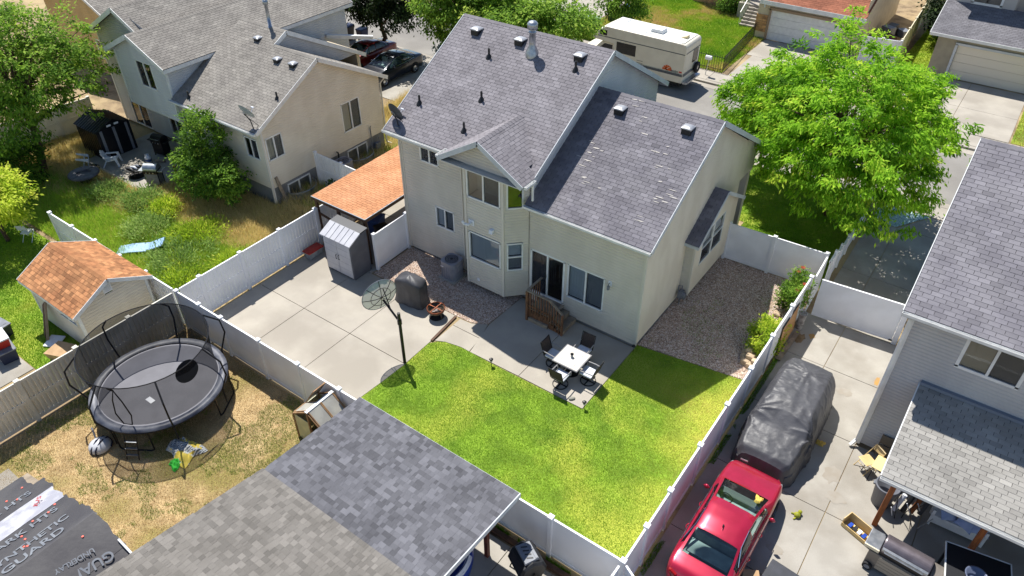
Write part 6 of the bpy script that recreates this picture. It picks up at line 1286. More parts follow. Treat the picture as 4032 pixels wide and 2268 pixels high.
bbq('black barbecue against the left house wall', (-28.15, -1.35, 0), .25, BLACKM, BLACKM); bbq('stainless barbecue with pale side shelf at the edge of the left patio', (-25.6, -3.45, 0), .55, STEEL, GREYP)
PT = thing('propane_tank', 'white and blue propane tank standing on the left patio', 'tank', (-27.95, -2.35, 0)); MB().lathe([(.12, 0), (.12, .04), (.15, .06), (.155, .12), (.155, .3), (.13, .36), (.06, .4), (0, .4)], n=18).build('cylinder', WHITEP, PT, smooth=True); MB().lathe([(.157, .1), (.158, .1), (.158, .24), (.157, .24)], n=18).build('blue_band', mat('blue_label', s(40, 74, 130), rough=.5), PT); MB().lathe([(.09, .38), (.1, .38), (.1, .48), (.09, .48)], n=14, a0=.5, a1=5.8).build('collar', WHITEP, PT)
lg = MB().tube([(-27.7, -2.1, .09), (-27.25, -1.85, .09)], .085, 10).build('log', WOOD_GREY); tag(lg, 'pale split log lying beside the propane tank', 'log')
FT = thing('fire_pit', 'low dark fire pit with a rumpled grey pile on top, left patio', 'fire pit', (-27.2, -3.55, 0)); MB().lathe([(0, .0), (.4, .0), (.42, .015), (0, .02)], n=24).build('base', BLACKM, FT); MB().lathe([(.3, .3), (.38, .38), (.42, .4), (.42, .42), (0, .42)], n=24).build('bowl', BLACKM, FT)
for k in range(4): a = .8+k*PI/2; MB().tube([(.3*math.cos(a), .3*math.sin(a), .4), (.33*math.cos(a), .33*math.sin(a), 0)], .02, 6).build('leg', BLACKM, FT)
for k in range(3): o = MB().tube([(-.3+.05*k, -.25+k*.2, .46), (0, -.2+k*.2, .5), (.3-.06*k, -.22+k*.22, .46)], [.05, .08, .05], 8).build('folded_cushion', (CLOTHG, CUSH, GREYP)[k], FT, smooth=True)
RT = thing('fire_table', 'round stone-topped fire table in the dry weeds', 'fire table', (-28.75, -5.4, 0)); MB().lathe([(.72, .42), (.75, .45), (.75, .5), (.7, .53), (.36, .53), (.34, .45), (0, .44)], n=32).build('top', mat('slate_top', s(92, 90, 96), s(74, 72, 78), 4, rough=.5), RT); MB().lathe([(.3, 0), (.3, .43)], n=20).build('drum', BLACKM, RT)
for k in range(4): a = k*PI/2+.3; MB().beam((.37*math.cos(a), .37*math.sin(a), .533), (.71*math.cos(a), .71*math.sin(a), .533), .012, .006).build('tile_joint', BLACKM, RT)
rl = MB().lathe([(.4, .02), (.42, .05), (.4, .1), (0, .16)], (-29.75, -4.55, 0), 24).build('spark_screen', BLACKM); tag(rl, 'black round mesh lid on the ground by the tipped white chair', 'lid')
rp = MB().tube([(-25.2, -2.5, 0), (-25.2, -2.5, .75)], .06, 10).build('red_post', mat('red_post_paint', s(190, 50, 36), rough=.6)); tag(rp, 'short red post standing at the patio edge under the bushy tree', 'post')
BLU = mat('pale_blue_plastic', s(150, 180, 214), s(134, 166, 204), 3, rough=.5)
LS = thing('lounge_chair', 'pale blue plastic lounger overturned in the weeds', 'lounger', (-20.9, -7.2, 0), .75); MB().box((-.6, -.35, .12), (.25, .35, .18)).build('seat', BLU, LS, bevel=.02); MB().fbox((.25, 0, .15), (1, 0, .35), (0, 1, 0), (-.35, 0, 1), 0, .7, -.33, .33, -.02, .03).build('backrest', BLU, LS); MB().fbox((-.6, 0, .13), (-1, 0, -.12), (0, 1, 0), (-.12, 0, 1), 0, .5, -.33, .33, -.02, .03).build('foot', BLU, LS)
for (x, y) in ((-.5, -.3), (-.5, .3), (.2, -.3), (.2, .3)): MB().box((x-.03, y-.03, 0), (x+.03, y+.03, .13)).build('leg', BLU, LS)
FC = thing('folding_chair', 'white folding chair under the yellow-green tree at the left edge', 'chair', (-25.9, -9.75, 0), .6); MB().box((-.2, -.2, .42), (.2, .2, .45)).build('seat', WHITEP, FC); MB().fbox((0, -.2, .5), X3, (0, -.15, 1), (0, 1, .15), -.2, .2, .15, .4, -.01, .01).build('backrest', WHITEP, FC)
for sg in (-1, 1): MB().tube([(sg*.21, -.3, .9), (sg*.21, .25, 0)], .014, 6).build('leg', WHITEP, FC); MB().tube([(sg*.21, .2, .44), (sg*.21, -.28, 0)], .014, 6).build('leg', WHITEP, FC)
lb = MB().beam((-18.8, -.75, .0), (-19.0, -.95, 1.45), .16, .04, (1, 0, 0)).build('plank', WOOD_GREY); tag(lb, 'weathered plank leaning against the cream house foundation', 'plank')
def well(label, y0, y1):
    t = thing('window_well', label, 'window well', (-18.5, (y0+y1)/2, 0), 0, 'galvanised window wells', world=True); rows = []
    for j in range(13):
        z = -.02+.4*j/12; e = .018*math.sin(j*PI/1.5); row = []
        for i in range(13): a = PI*i/12-PI/2; row.append((-19.05+(.75+e)*math.cos(a), (y0+y1)/2+((y1-y0)/2+e)*math.sin(a), z))
        rows.append(row)
    MB().grid(rows).build('corrugated_wall', STEEL, t, smooth=True); MB().tube(rows[-1], .02, 6).build('rim', STEEL, t)
well('galvanised window well by the leaning plank', -.5, 1.2); well('galvanised window well behind the jutting white fence', 3.55, 5.3)
ac_unit('air conditioner with black top beside the galvanised window well', (-18.35, 2.75, 0), 0, 'air conditioners')
# ------------------------------------------------------------------ roof dishes
def roof_dish(label, base, foot, n_, r=.34, mdish=None):
    t = thing('satellite_dish', label, 'satellite dish', tuple(base), 0, world=True); b = Vector(base); c = b+Vector(foot); n_ = Vector(n_).normalized(); a = n_.cross(Vector((0, 0, 1))).normalized(); d = a.cross(n_); md = mdish or mat('dish_grey', s(150, 156, 164), rough=.4)
    MB().tube([tuple(b), tuple(b+Vector((foot[0]*.3, foot[1]*.3, foot[2]*.55))), tuple(c-n_*.06)], .025, 8).build('mast', BLACKP, t); MB().box(tuple(b+Vector((-.1, -.1, -.05))), tuple(b+Vector((.1, .1, .02)))).build('foot_plate', GREYP, t)
    rows = [[tuple(c+(a*math.cos(2*PI*i/24)*1.1+d*math.sin(2*PI*i/24))*r*j/5+n_*.09*(j/5)**2) for i in range(24)] for j in range(6)]; MB().grid(rows, closed=True).build('reflector', md, t, smooth=True)
    e = c+n_*.42-d*.12; MB().tube([tuple(c-d*r*.9), tuple(e)], .015, 6).build('feed_arm', WHITEP, t); MB().tube([tuple(e-a*.09), tuple(e+a*.09)], .035, 8).build('receiver', WHITEP, t); MB().tube([tuple(c-n_*.06+(a*math.cos(2*PI*i/12)+d*math.sin(2*PI*i/12))*.1) for i in range(12)], .012, 5, closed=True).build('bracket_ring', STEEL, t)
    MB().tube([tuple(b+Vector((.05, .25, .12))), tuple(c-n_*.1)], .012, 5).build('strut', BLACKP, t)
roof_dish('dark grey satellite dish at the left eave corner of the middle house', (-11.2, -.15, 6.0), (-.22, .05, .5), (.14, .94, .31), .38, mat('dish_dark', s(62, 66, 74), rough=.45))
roof_dish('pale grey satellite dish at the eave corner of the cream left house', (-19.0, -1.5, 4.15), (-.2, -.1, .8), (.0, .86, .5), .4)
# ------------------------------------------------------------------ street side
def wheelie(label, x, y, body, lid, rz=0., z=0.):
    t = thing('wheelie_bin', label, 'bin', (x, y, z), rz, 'wheelie bins by the street')
    MB().add([(-.22, -.26, .03), (.22, -.26, .03), (.22, .24, .03), (-.22, .24, .03), (-.29, -.34, 1.0), (.29, -.34, 1.0), (.29, .36, 1.0), (-.29, .36, 1.0)], [(3, 2, 1, 0), (4, 5, 6, 7), (0, 1, 5, 4), (1, 2, 6, 5), (2, 3, 7, 6), (3, 0, 4, 7)]).build('body', body, t, bevel=.02)
    MB().add([(-.31, -.37, 1.0), (.31, -.37, 1.0), (.31, .38, 1.03), (-.31, .38, 1.03), (-.28, -.33, 1.07), (.28, -.33, 1.07), (.28, .34, 1.11), (-.28, .34, 1.11)], [(3, 2, 1, 0), (4, 5, 6, 7), (0, 1, 5, 4), (1, 2, 6, 5), (2, 3, 7, 6), (3, 0, 4, 7)]).build('lid', lid, t)
    for sg in (-1, 1): MB().lathe([(.03, -.04), (.11, -.04), (.11, .04), (.03, .04)], (sg*.26, .26, .11), 12, 'x').build('wheel', TYRE, t)
    MB().tube([(-.2, .4, .98), (.2, .4, .98)], .02, 6).build('handle', body, t)
GRNB = mat('bin_dark_green', s(44, 62, 52), rough=.5); GRNL = mat('bin_green_lid', s(92, 124, 96), rough=.5); BLB = mat('bin_navy', s(34, 46, 86), rough=.5); BLL = mat('bin_blue_lid', s(92, 128, 196), rough=.5); BRN = mat('bin_dark_brown', s(50, 44, 40), rough=.5)
wheelie('dark green wheelie bin with paler green lid behind the motorhome', -19.0, 31.6, GRNB, GRNL); wheelie('navy wheelie bin with bright blue lid behind the motorhome', -18.1, 32.4, BLB, BLL)
wheelie('dark bin with grey-blue lid under the dark street tree', -32.5, 16.9, BRN, BLB); wheelie('navy bin right of the dark bin under the street tree', -31.2, 17.0, BLB, BLB)
wheelie('blue bin under a tarp inside the terracotta carport', -13.1, -.3, mat('bin_blue', s(52, 76, 128), rough=.6), mat('tarp_blue', s(60, 84, 134), rough=.7), .3); wheelie('dark brown bin just behind the white side gate', -12.25, -.75, BRN, mat('bin_black_lid', s(46, 42, 40), rough=.6), 1.2)
UB = thing('utility_box', 'green utility box on the gravel behind the motorhome', 'utility box', (-19.5, 29.2, 0)); MB().box((-.6, -.45, 0), (.6, .45, .62)).build('cabinet', mat('utility_green', s(70, 92, 72), rough=.6), UB); MB().add([(-.64, -.5, .6), (.64, -.5, .6), (.64, .5, .75), (-.64, .5, .75), (-.64, -.5, .66), (.64, -.5, .66), (.64, .5, .81), (-.64, .5, .81)], [(3, 2, 1, 0), (4, 5, 6, 7), (0, 1, 5, 4), (1, 2, 6, 5), (2, 3, 7, 6), (3, 0, 4, 7)]).build('lid', mat('utility_lid', s(112, 140, 112), rough=.6), UB); MB().box((-.5, -.458, .3), (-.3, -.45, .45)).build('warning_label', mat('yellow_label', s(226, 180, 50), rough=.6), UB)
PL = thing('mailbox_pillar', 'stone mailbox pillar with pale cap left of the motorhome', 'pillar', (-18.9, 27.55, 0)); MB().box((-.3, -.3, 0), (.3, .3, 1.05)).build('shaft', mat('pillar_stone', s(164, 154, 138), s(146, 136, 122), 6, rough=.9), PL); MB().box((-.4, -.4, 1.05), (.4, .4, 1.17)).build('cap', CONC, PL, bevel=.02); MB().box((-.12, -.33, .55), (.12, -.3, .8)).build('mailbox_door', BLACKP, PL)
MX = thing('mailbox', 'white mailbox on a leaning pole at the far kerb', 'mailbox', (-8.75, 26.0, 0)); MB().tube([(0, 0, 0), (.08, .05, 1.1)], .025, 6).build('pole', STEEL, MX); MB().prism([(-.11, 1.05), (.11, 1.05), (.11, 1.2), (.06, 1.28), (-.06, 1.28), (-.11, 1.2)], 'x', -.15, .25).build('box', WHITEP, MX)
MO = thing('clutter_pile', 'pile of dark scrap beside the long beige fence across the street', 'clutter', (-.2, 38, 0))
for k in range(9): o = MB().box((-.4, -.3, 0), (.4, .3, rnd.uniform(.3, .9))).build('scrap', (BLACKP, GREYP, WOOD_DK)[k % 3], MO); o.location = (rnd.uniform(-.9, .3), rnd.uniform(-2, 4), 0); o.rotation_euler = (0, 0, rnd.uniform(0, 3))
# ------------------------------------------------------------------ south-west corner
SWC = mat('navy_tub', s(36, 44, 70), rough=.5)
tb1 = tote('storage_tub', 'navy tub with grey lid and white print under the red cooler', (-18.8, -14.2, 0), -.15, .85, .6, .5, SWC, GREYP, 'tub'); text_on('COOLER', tb1, WHITEP, (.2, -.285, .36), (1, 0, 0), (0, 0, 1), .09, 'lettering'); text_on('BOX 60', tb1, WHITEP, (.2, -.28, .24), (1, 0, 0), (0, 0, 1), .12, 'lettering')
tote('cooler', 'red cooler with white lid on top of the navy tub', (-18.95, -14.15, .57), -.15, .8, .5, .36, REDP, WHITEP, 'cooler'); tote('cooler', 'grey-lidded blue cooler at the left picture edge', (-20.35, -13.7, 0), .1, .9, .55, .5, SWC, GREYP, 'cooler'); 
wl = MB().box((-.3, -.3, .03), (.3, .3, .09)).build('white_lid', WHITEP, bevel=.03); wl.location = (-18.2, -12.75, 0); wl.rotation_euler = (.1, 0, .5); tag(wl, 'square white lid lying on the grass before the cedar-roofed shed', 'lid')
cb = MB().add([(-.4, -.3, 0), (.4, -.3, 0), (.4, .3, 0), (-.4, .3, 0), (-.45, -.4, .4), (.4, -.35, .42), (.45, .3, .5), (-.4, .3, .45)], [(3, 2, 1, 0), (0, 1, 5, 4), (1, 2, 6, 5), (2, 3, 7, 6), (3, 0, 4, 7), (4, 5, 6, 7)]).build('cardboard_box', mat('cardboard', s(184, 152, 116), s(168, 138, 104), 3, rough=.9)); cb.location = (-17.1, -12.95, 0); cb.rotation_euler = (0, 0, .3); tag(cb, 'crushed cardboard box just behind the weathered boarded fence', 'box')
LW = thing('lumber_pile', 'old boards and poles leaning against the cedar-roofed shed', 'lumber', (-18.6, -12.4, 0), world=True)
for k in range(4): MB().beam((-18.9+k*.16, -12.75-.05*k, .0), (-19.0+k*.12, -12.3, 1.2+.1*k), .08, .05, (1, 0, 0)).build('board', (WOOD_GREY, WOOD_DK, WOOD_BR, WOOD_GREY)[k], LW)
# ------------------------------------------------------------------ south patio objects
PV = mat('blue_vinyl', s(38, 74, 168), s(30, 60, 146), 3, rough=.35)
PO = thing('paddling_pool', 'blue inflatable pool partly hidden by the dark shingle roof', 'pool', (-.35, -11.3, 0)); MB().lathe([(1.0, 0), (1.12, .06), (1.15, .3), (1.1, .55), (1.0, .58), (.94, .3), (.95, .05), (0, .04)], n=40).build('shell', PV, PO, smooth=True); MB().lathe([(.96, .5), (1.05, .62), (1.13, .5)], n=40, a0=-.6, a1=.5).build('white_patch', WHITEP, PO)
CT = thing('composter', 'black tumbling composter with grey slotted lid beside the south fence', 'composter', (2.05, -10.1, 0), -.5); MB().lathe([(0, -.42), (.36, -.42), (.42, -.36), (.42, .36), (.36, .42), (0, .42)], (0, 0, .78), 8, 'x').build('drum', BLACKP, CT)
ld = MB().add([(-.32, -.22, 1.17), (.32, -.22, 1.17), (.3, .22, 1.17), (-.3, .22, 1.17), (-.3, -.2, 1.22), (.3, -.2, 1.22), (.28, .2, 1.22), (-.28, .2, 1.22)], [(3, 2, 1, 0), (4, 5, 6, 7), (0, 1, 5, 4), (1, 2, 6, 5), (2, 3, 7, 6), (3, 0, 4, 7)]).build('lid', GREYP, CT)
for k in range(4): MB().fbox((-.2+k*.12, -.1, 1.225), Vector((.35, 1, 0)).normalized(), Vector((1, -.35, 0)).normalized(), (0, 0, -1), 0, .18, -.02, .02, -.004, 0).build('slot', BLACKP, ld)
MB().box((-.27, .12, 1.221), (-.02, .19, 1.235)).box((.02, .12, 1.221), (.27, .19, 1.235)).build('latch_bar', GREYP, ld)
for sg in (-1, 1): MB().tube([(sg*.45, 0, .8), (sg*.48, -.3, 0)], .02, 6).build('leg', BLACKM, CT); MB().tube([(sg*.45, 0, .8), (sg*.48, .3, 0)], .02, 6).build('leg', BLACKM, CT)
# ------------------------------------------------------------------ east patio objects
TANM = mat('tan_enamel', s(206, 180, 128), s(194, 168, 118), 3, rough=.4)
def folding(label, loc, rz, m, tilt=0.):
    t = thing('folding_chair', label, 'chair', loc, 0, 'folding chairs by the east patio'); t.rotation_euler = (tilt, 0, rz)
    MB().box((-.2, -.18, .43), (.2, .22, .45)).build('seat', m, t, bevel=.01); mb = MB(); rows = []
    for j in range(5): rows.append([(-.2+.4*i/8, -.3-.03*math.sin(PI*i/8)-.02*j, .62+.055*j) for i in range(9)])
    mb.grid(rows).grid([[(p[0], p[1]-.008, p[2]) for p in r] for r in rows]).build('backrest', m, t, smooth=True)
    MB().tube([(-.23, .22, 0), (-.22, -.25, .6), (-.2, -.36, .84), (.2, -.36, .84), (.22, -.25, .6), (.23, .22, 0)], .014, 6).build('front_frame', m, t); MB().tube([(-.2, .18, .43), (-.21, -.3, 0), (.21, -.3, 0), (.2, .18, .43)], .014, 6).build('rear_frame', m, t); MB().tube([(-.23, .1, .15), (.23, .1, .15)], .012, 6).build('stretcher', m, t); return t
folding('tan metal folding chair open in the sun beside the downspout', (8.7, -.75, 0), 2.5, TANM)
FD = thing('folding_chair', 'brown folded chair leaning against the siding behind the tan chair', 'chair', (9.05, .0, 0), .0); BRM = mat('brown_enamel', s(112, 100, 84), rough=.5); MB().fbox((0, .0, 0), X3, (0, .16, 1), (0, -1, .16), -.23, .23, .1, .5, 0, .03).build('seat', BRM, FD); MB().fbox((0, .0, 0), X3, (0, .16, 1), (0, -1, .16), -.23, .23, .55, .88, 0, .03).build('backrest', BRM, FD, bevel=.01)
for sg in (-1, 1): MB().tube([(sg*.24, -.02, .0), (sg*.24, .13, .9)], .014, 6).build('leg', BRM, FD)
TV = thing('side_table', 'small square yellow-tan folding table by the patio roof edge', 'table', (9.2, -.95, 0), -.12); MB().box((-.33, -.3, .68), (.33, .3, .71)).build('top', mat('yellow_tan_top', s(228, 204, 140), rough=.5), TV, bevel=.008)
for sg in (-1, 1): MB().tube([(sg*.28, -.26, 0), (sg*.28, .2, .68)], .012, 6).build('leg', BLACKM, TV); MB().tube([(sg*.26, .26, 0), (sg*.26, -.2, .68)], .012, 6).build('leg', BLACKM, TV)
TC = thing('trash_can', 'dark grey round trash can half under the patio roof corner', 'trash can', (9.45, -1.75, 0)); MB().lathe([(0, 0), (.27, 0), (.34, .78), (.36, .8), (.36, .84), (.31, .84), (.28, .4), (0, .38)], n=24).build('barrel', mat('can_grey', s(96, 98, 106), rough=.5), TC, smooth=True)
for sg in (-1, 1): MB().box((sg*.36-.03, -.07, .68), (sg*.36+.03, .07, .74)).build('handle', GREYP, TC)
BN = thing('bench', 'white wooden storage bench under the east patio roof', 'bench', (11.5, -1.45, 0), .03); MB().box((-.7, -.22, .1), (.7, .22, .42)).build('box', W_WHITE, BN); MB().box((-.74, -.26, .42), (.74, .26, .46)).build('seat', W_WHITE, BN)
for sg in (-1, 1): MB().box((sg*.7-.035, -.26, 0), (sg*.7+.035, -.2, .66)).build('leg', W_WHITE, BN); MB().box((sg*.7-.03, .18, 0), (sg*.7+.03, .25, .9)).build('leg', W_WHITE, BN); MB().box((sg*.7-.03, -.24, .62), (sg*.7+.03, .22, .66)).build('armrest', W_WHITE, BN)
PB = mat('pale_blue_pillow', s(172, 184, 214), s(160, 172, 204), 3, rough=.85)
for i, (x, y, rz) in enumerate(((11.15, -1.5, .5), (11.65, -1.55, -.3), (12.0, -1.5, .2))):
    rows = []
    for j in range(9):
        v = -1+j/4; rows.append([(.25*u*(1-.12*(1-v*v)), .25*v*(1-.12*(1-u*u)), .11*(1-u*u)*(1-v*v)) for u in np.linspace(-1, 1, 9)])
    o = MB().grid(rows).grid([[(p[0], p[1], -p[2]) for p in r] for r in rows]).build('pillow', PB, smooth=True); o.location = (x, y, .58); o.rotation_euler = (.4, .1, rz); tag(o, ('pale blue pillow at the left end of the white bench', 'pale blue pillow in the middle of the white bench', 'pale blue pillow at the right end of the white bench')[i], 'pillow', 'pillows on the white bench')
SMK = thing('smoker_grill', 'large grey smoker grill with side shelves before the east patio', 'grill', (10.45, -3.95, 0), -.08); SG = mat('smoker_grey', s(124, 118, 112), s(112, 106, 100), 3, rough=.4, metal=.3)
MB().box((-.85, -.34, .12), (.85, .3, .72)).build('cabinet', SG, SMK, bevel=.02); dr_ = MB().box((-.55, -.36, .16), (.75, -.341, .68)).build('front_panel', mat('smoker_tan', s(150, 140, 126), rough=.45), SMK)
for k in range(3): MB().box((-.55, -.366, .3+k*.12), (.75, -.36, .306+k*.12)).build('panel_groove', SG, dr_)
MB().box((-.6, -.3, .72), (.62, .3, .86)).build('firebox', BLACKM, SMK); MB().lathe([(0, -.6), (.3, -.6), (.31, -.57), (.31, .59), (.3, .62), (0, .62)], (0, 0, .86), 18, 'x', 0, PI).build('lid', mat('lid_plum_steel', s(120, 112, 116), s(106, 98, 102), 4, rough=.35, metal=.6), SMK); MB().box((-.58, -.36, .98), (.6, -.28, 1.06)).build('lid_front', STEEL, SMK); MB().tube([(-.5, -.34, 1.0), (-.5, -.4, 1.0), (.5, -.4, 1.0), (.5, -.34, 1.0)], .016, 6).build('lid_handle', STEEL, SMK)
MB().box((-1.02, -.32, .84), (-.62, .3, .9)).build('side_shelf', STEEL, SMK, bevel=.02); MB().box((-1.02, -.36, .8), (-.62, -.321, .9)).build('shelf_front', mat('cream_plastic', s(216, 204, 176), rough=.5), SMK); MB().box((.65, -.32, .84), (1.1, .3, .9)).build('side_shelf', SG, SMK, bevel=.02); MB().box((.65, -.36, .8), (1.1, -.321, .9)).build('shelf_front', MATS['cream_plastic'], SMK)
for x in (-.72, .72):
    w = MB().lathe([(.03, -.05), (.13, -.05), (.13, .05), (.03, .05)], (x, -.38, .13), 16, 'y').build('wheel', TYRE, SMK); MB().lathe([(.08, -.055), (0, -.06)], (x, -.38, .13), 12, 'y').build('hub', GREYP, w)
BX = thing('wooden_crate', 'open pine crate holding blue tools left of the smoker grill', 'crate', (9.2, -3.25, 0), -.35, ); PINE = mat('pine', s(218, 190, 132), s(206, 176, 118), 3, rough=.75)
for (a, b) in (((-.45, -.2, 0), (.45, .2, .02)), ((-.45, .18, .02), (.45, .2, .34)), ((-.45, -.2, .02), (.45, -.18, .15)), ((-.45, -.18, .02), (-.43, .18, .34)), ((.43, -.18, .02), (.45, .18, .34))): MB().box(a, b).build('panel', PINE, BX)
for k in range(4): o = MB().box((-.3+k*.15, -.12, .03), (-.2+k*.15, .06, .12)).build('tool', (PV, BLACKP, WHITEP, PV)[k], BX)
BT = thing('chalk_table', 'large black-topped table with white edge at the bottom right', 'table', (12.1, -3.35, 0), .16); MB().box((-.78, -.6, .96), (.78, .55, .99)).build('top', mat('matt_black', s(20, 22, 28), rough=.6), BT)
for (a, b) in (((-.8, .55, .94), (.8, .58, 1.0)), ((-.81, -.6, .94), (-.78, .58, 1.0)), ((.78, -.6, .94), (.81, .58, 1.0))): MB().box(a, b).build('edge_trim', W_WHITE, BT)
for (x, y) in ((-.7, -.5), (.7, -.5), (-.7, .48), (.7, .48)): MB().box((x-.03, y-.03, 0), (x+.03, y+.03, .96)).build('leg', BLACKM, BT)
TU = thing('plastic_tub', 'clear blue-grey tub on the black table, cut by the bottom edge', 'tub', (12.05, -3.75, .99)); MB().lathe([(0, 0), (.2, 0), (.26, .22), (.29, .23), (.25, .23), (.19, .02), (0, .02)], n=20).build('shell', mat('tub_grey', s(92, 100, 122), rough=.3), TU, smooth=True)
FCp = thing('folded_chairs', 'tangle of folded camp chairs in the patio shade behind the first post', 'chairs', (10.1, -1.7, 0), world=True)
for k in range(12):
    x, y = rnd.uniform(9.75, 10.6), rnd.uniform(-2.2, -1.2); MB().tube([(x, y, .02), (x+rnd.uniform(-.3, .3), y+rnd.uniform(-.3, .3), rnd.uniform(.5, .9))], .014, 6).build('chair_tube', (STEEL, BLACKM, WHITEP, BLACKM)[k % 4], FCp)
for k in range(4): MB().tube([(9.85+k*.22, -1.9+.1*k, .1), (9.95+k*.22, -1.7+.1*k, .7)], .07, 8).build('folded_seat', (CUSH, BLACKP, WOOD_OR, CLOTHG)[k], FCp)
tote('storage_tote', 'large black tote with ridged lid at the bottom edge right of the sedan', (7.95, -6.25, 0), -.1, .95, .62, .42, BLACKP, mat('tote_black_lid', s(58, 60, 68), s(50, 52, 58), 3, rough=.5))
cb2 = MB().box((-.3, -.25, 0), (.3, .25, .38)).build('cardboard_box', MATS['cardboard']); cb2.location = (7.15, -6.75, 0); cb2.rotation_euler = (0, 0, .5); tag(cb2, 'brown cardboard box at the bottom edge beside the sedan', 'box')
FG = thing('toy_frog', 'small yellow-green toy lying on the driveway right of the sedan', 'toy', (7.55, -3.75, 0), .6); FGM = mat('frog_green', s(164, 164, 40), s(130, 134, 34), 8, rough=.6)
MB().lathe([(0, 0), (.09, .03), (.1, .09), (.05, .14), (0, .15)], n=12).build('body', FGM, FG, smooth=True); MB().lathe([(0, .06), (.06, .08), (.06, .13), (0, .16)], (.1, .08, 0), 10).build('head', FGM, FG, smooth=True)
for sg in (-1, 1): MB().tube([(-.04, sg*.06, .04), (-.14, sg*.11, .02)], .025, 6).build('leg', FGM, FG)
cloth('glove', 'yellow work glove lying on the concrete right of the tarp-covered car', 'glove', (7.22, -.55, .0), .3, .2, MATS['yellow_leather'], 9, .05, 12)
# ------------------------------------------------------------------ trees, shrubs and weeds
BARK = mat('bark', s(104, 84, 66), s(74, 60, 48), 9, rough=.95, stretch=(3, 3, 1), bump=.5, bscale=20)
LF = {'lime': palette_mat('lime_leaves', [s(70, 112, 24), s(110, 160, 34), s(146, 196, 44), s(178, 214, 62), s(212, 224, 84)], trans=.5),
      'green': palette_mat('green_leaves', [s(52, 80, 28), s(82, 118, 38), s(116, 154, 50), s(148, 182, 64), s(186, 204, 88)], trans=.45),
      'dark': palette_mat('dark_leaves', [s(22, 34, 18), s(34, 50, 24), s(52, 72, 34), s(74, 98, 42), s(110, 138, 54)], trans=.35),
      'yellow': palette_mat('yellow_green_leaves', [s(104, 136, 34), s(150, 180, 44), s(186, 206, 60), s(214, 224, 82), s(232, 230, 110)], trans=.5),
      'blue': palette_mat('blue_spruce_needles', [s(70, 96, 92), s(100, 128, 122), s(130, 156, 148), s(160, 180, 168)], trans=.2),
      'grey': palette_mat('grey_green_leaves', [s(84, 116, 56), s(122, 152, 72), s(152, 180, 92), s(184, 200, 120)], trans=.4)}
def leafcloud(C, n, spread, size, droop=.3, flat=.6, out=None, rs=None, tone0=.5, aspect=.45):
    """n rhombic leaves around every clump centre C (k,3)"""
    rs = rs or NR; k = len(C); ct = np.repeat(rs.normal(tone0, .16, k), n); P = np.repeat(C, n, 0)+rs.normal(0, 1, (k*n, 3))*np.array([spread, spread, spread*flat]); N = len(P)
    a = rs.uniform(0, 2*PI, N); el = rs.normal(-droop, .5, N); D = np.stack([np.cos(a)*np.cos(el), np.sin(a)*np.cos(el), np.sin(el)], 1)
    if out is not None:
        o = P-out; o /= np.linalg.norm(o, axis=1, keepdims=True)+1e-6; D = D*.7+o*.6; D[:, 2] -= droop*.4; D /= np.linalg.norm(D, axis=1, keepdims=True)
    S = np.cross(D, rs.normal(0, 1, (N, 3))*.5+np.array([0, 0, 1.])); S /= np.linalg.norm(S, axis=1, keepdims=True)+1e-6
    L = size*rs.uniform(.6, 1.4, N)[:, None]; Wd = L*aspect*.5; V = np.stack([P, P+D*L*.45+S*Wd, P+D*L, P+D*L*.45-S*Wd], 1)
    up = (P[:, 2]-P[:, 2].min())/(np.ptp(P[:, 2])+1e-6)
    t = np.clip(ct+rs.normal(0, .14, N), 0, 1)
    return V.reshape(-1, 3), np.arange(4*N).reshape(-1, 4), t
def clumps(el, k, rs, shell=.55):
    cx, cy, cz, rx, ry, rz = el; d = rs.normal(0, 1, (k, 3)); d /= np.linalg.norm(d, axis=1, keepdims=True); r = rs.uniform(shell**3, 1, k)**(1/3); w = 1+.3*np.sin(d[:, 0]*5+el[0])*np.cos(d[:, 1]*4+el[1])*np.cos(d[:, 2]*4)+rs.normal(0, .1, k)
    return np.stack([cx+d[:, 0]*rx*r*w, cy+d[:, 1]*ry*r*w, cz+d[:, 2]*rz*r*w], 1)
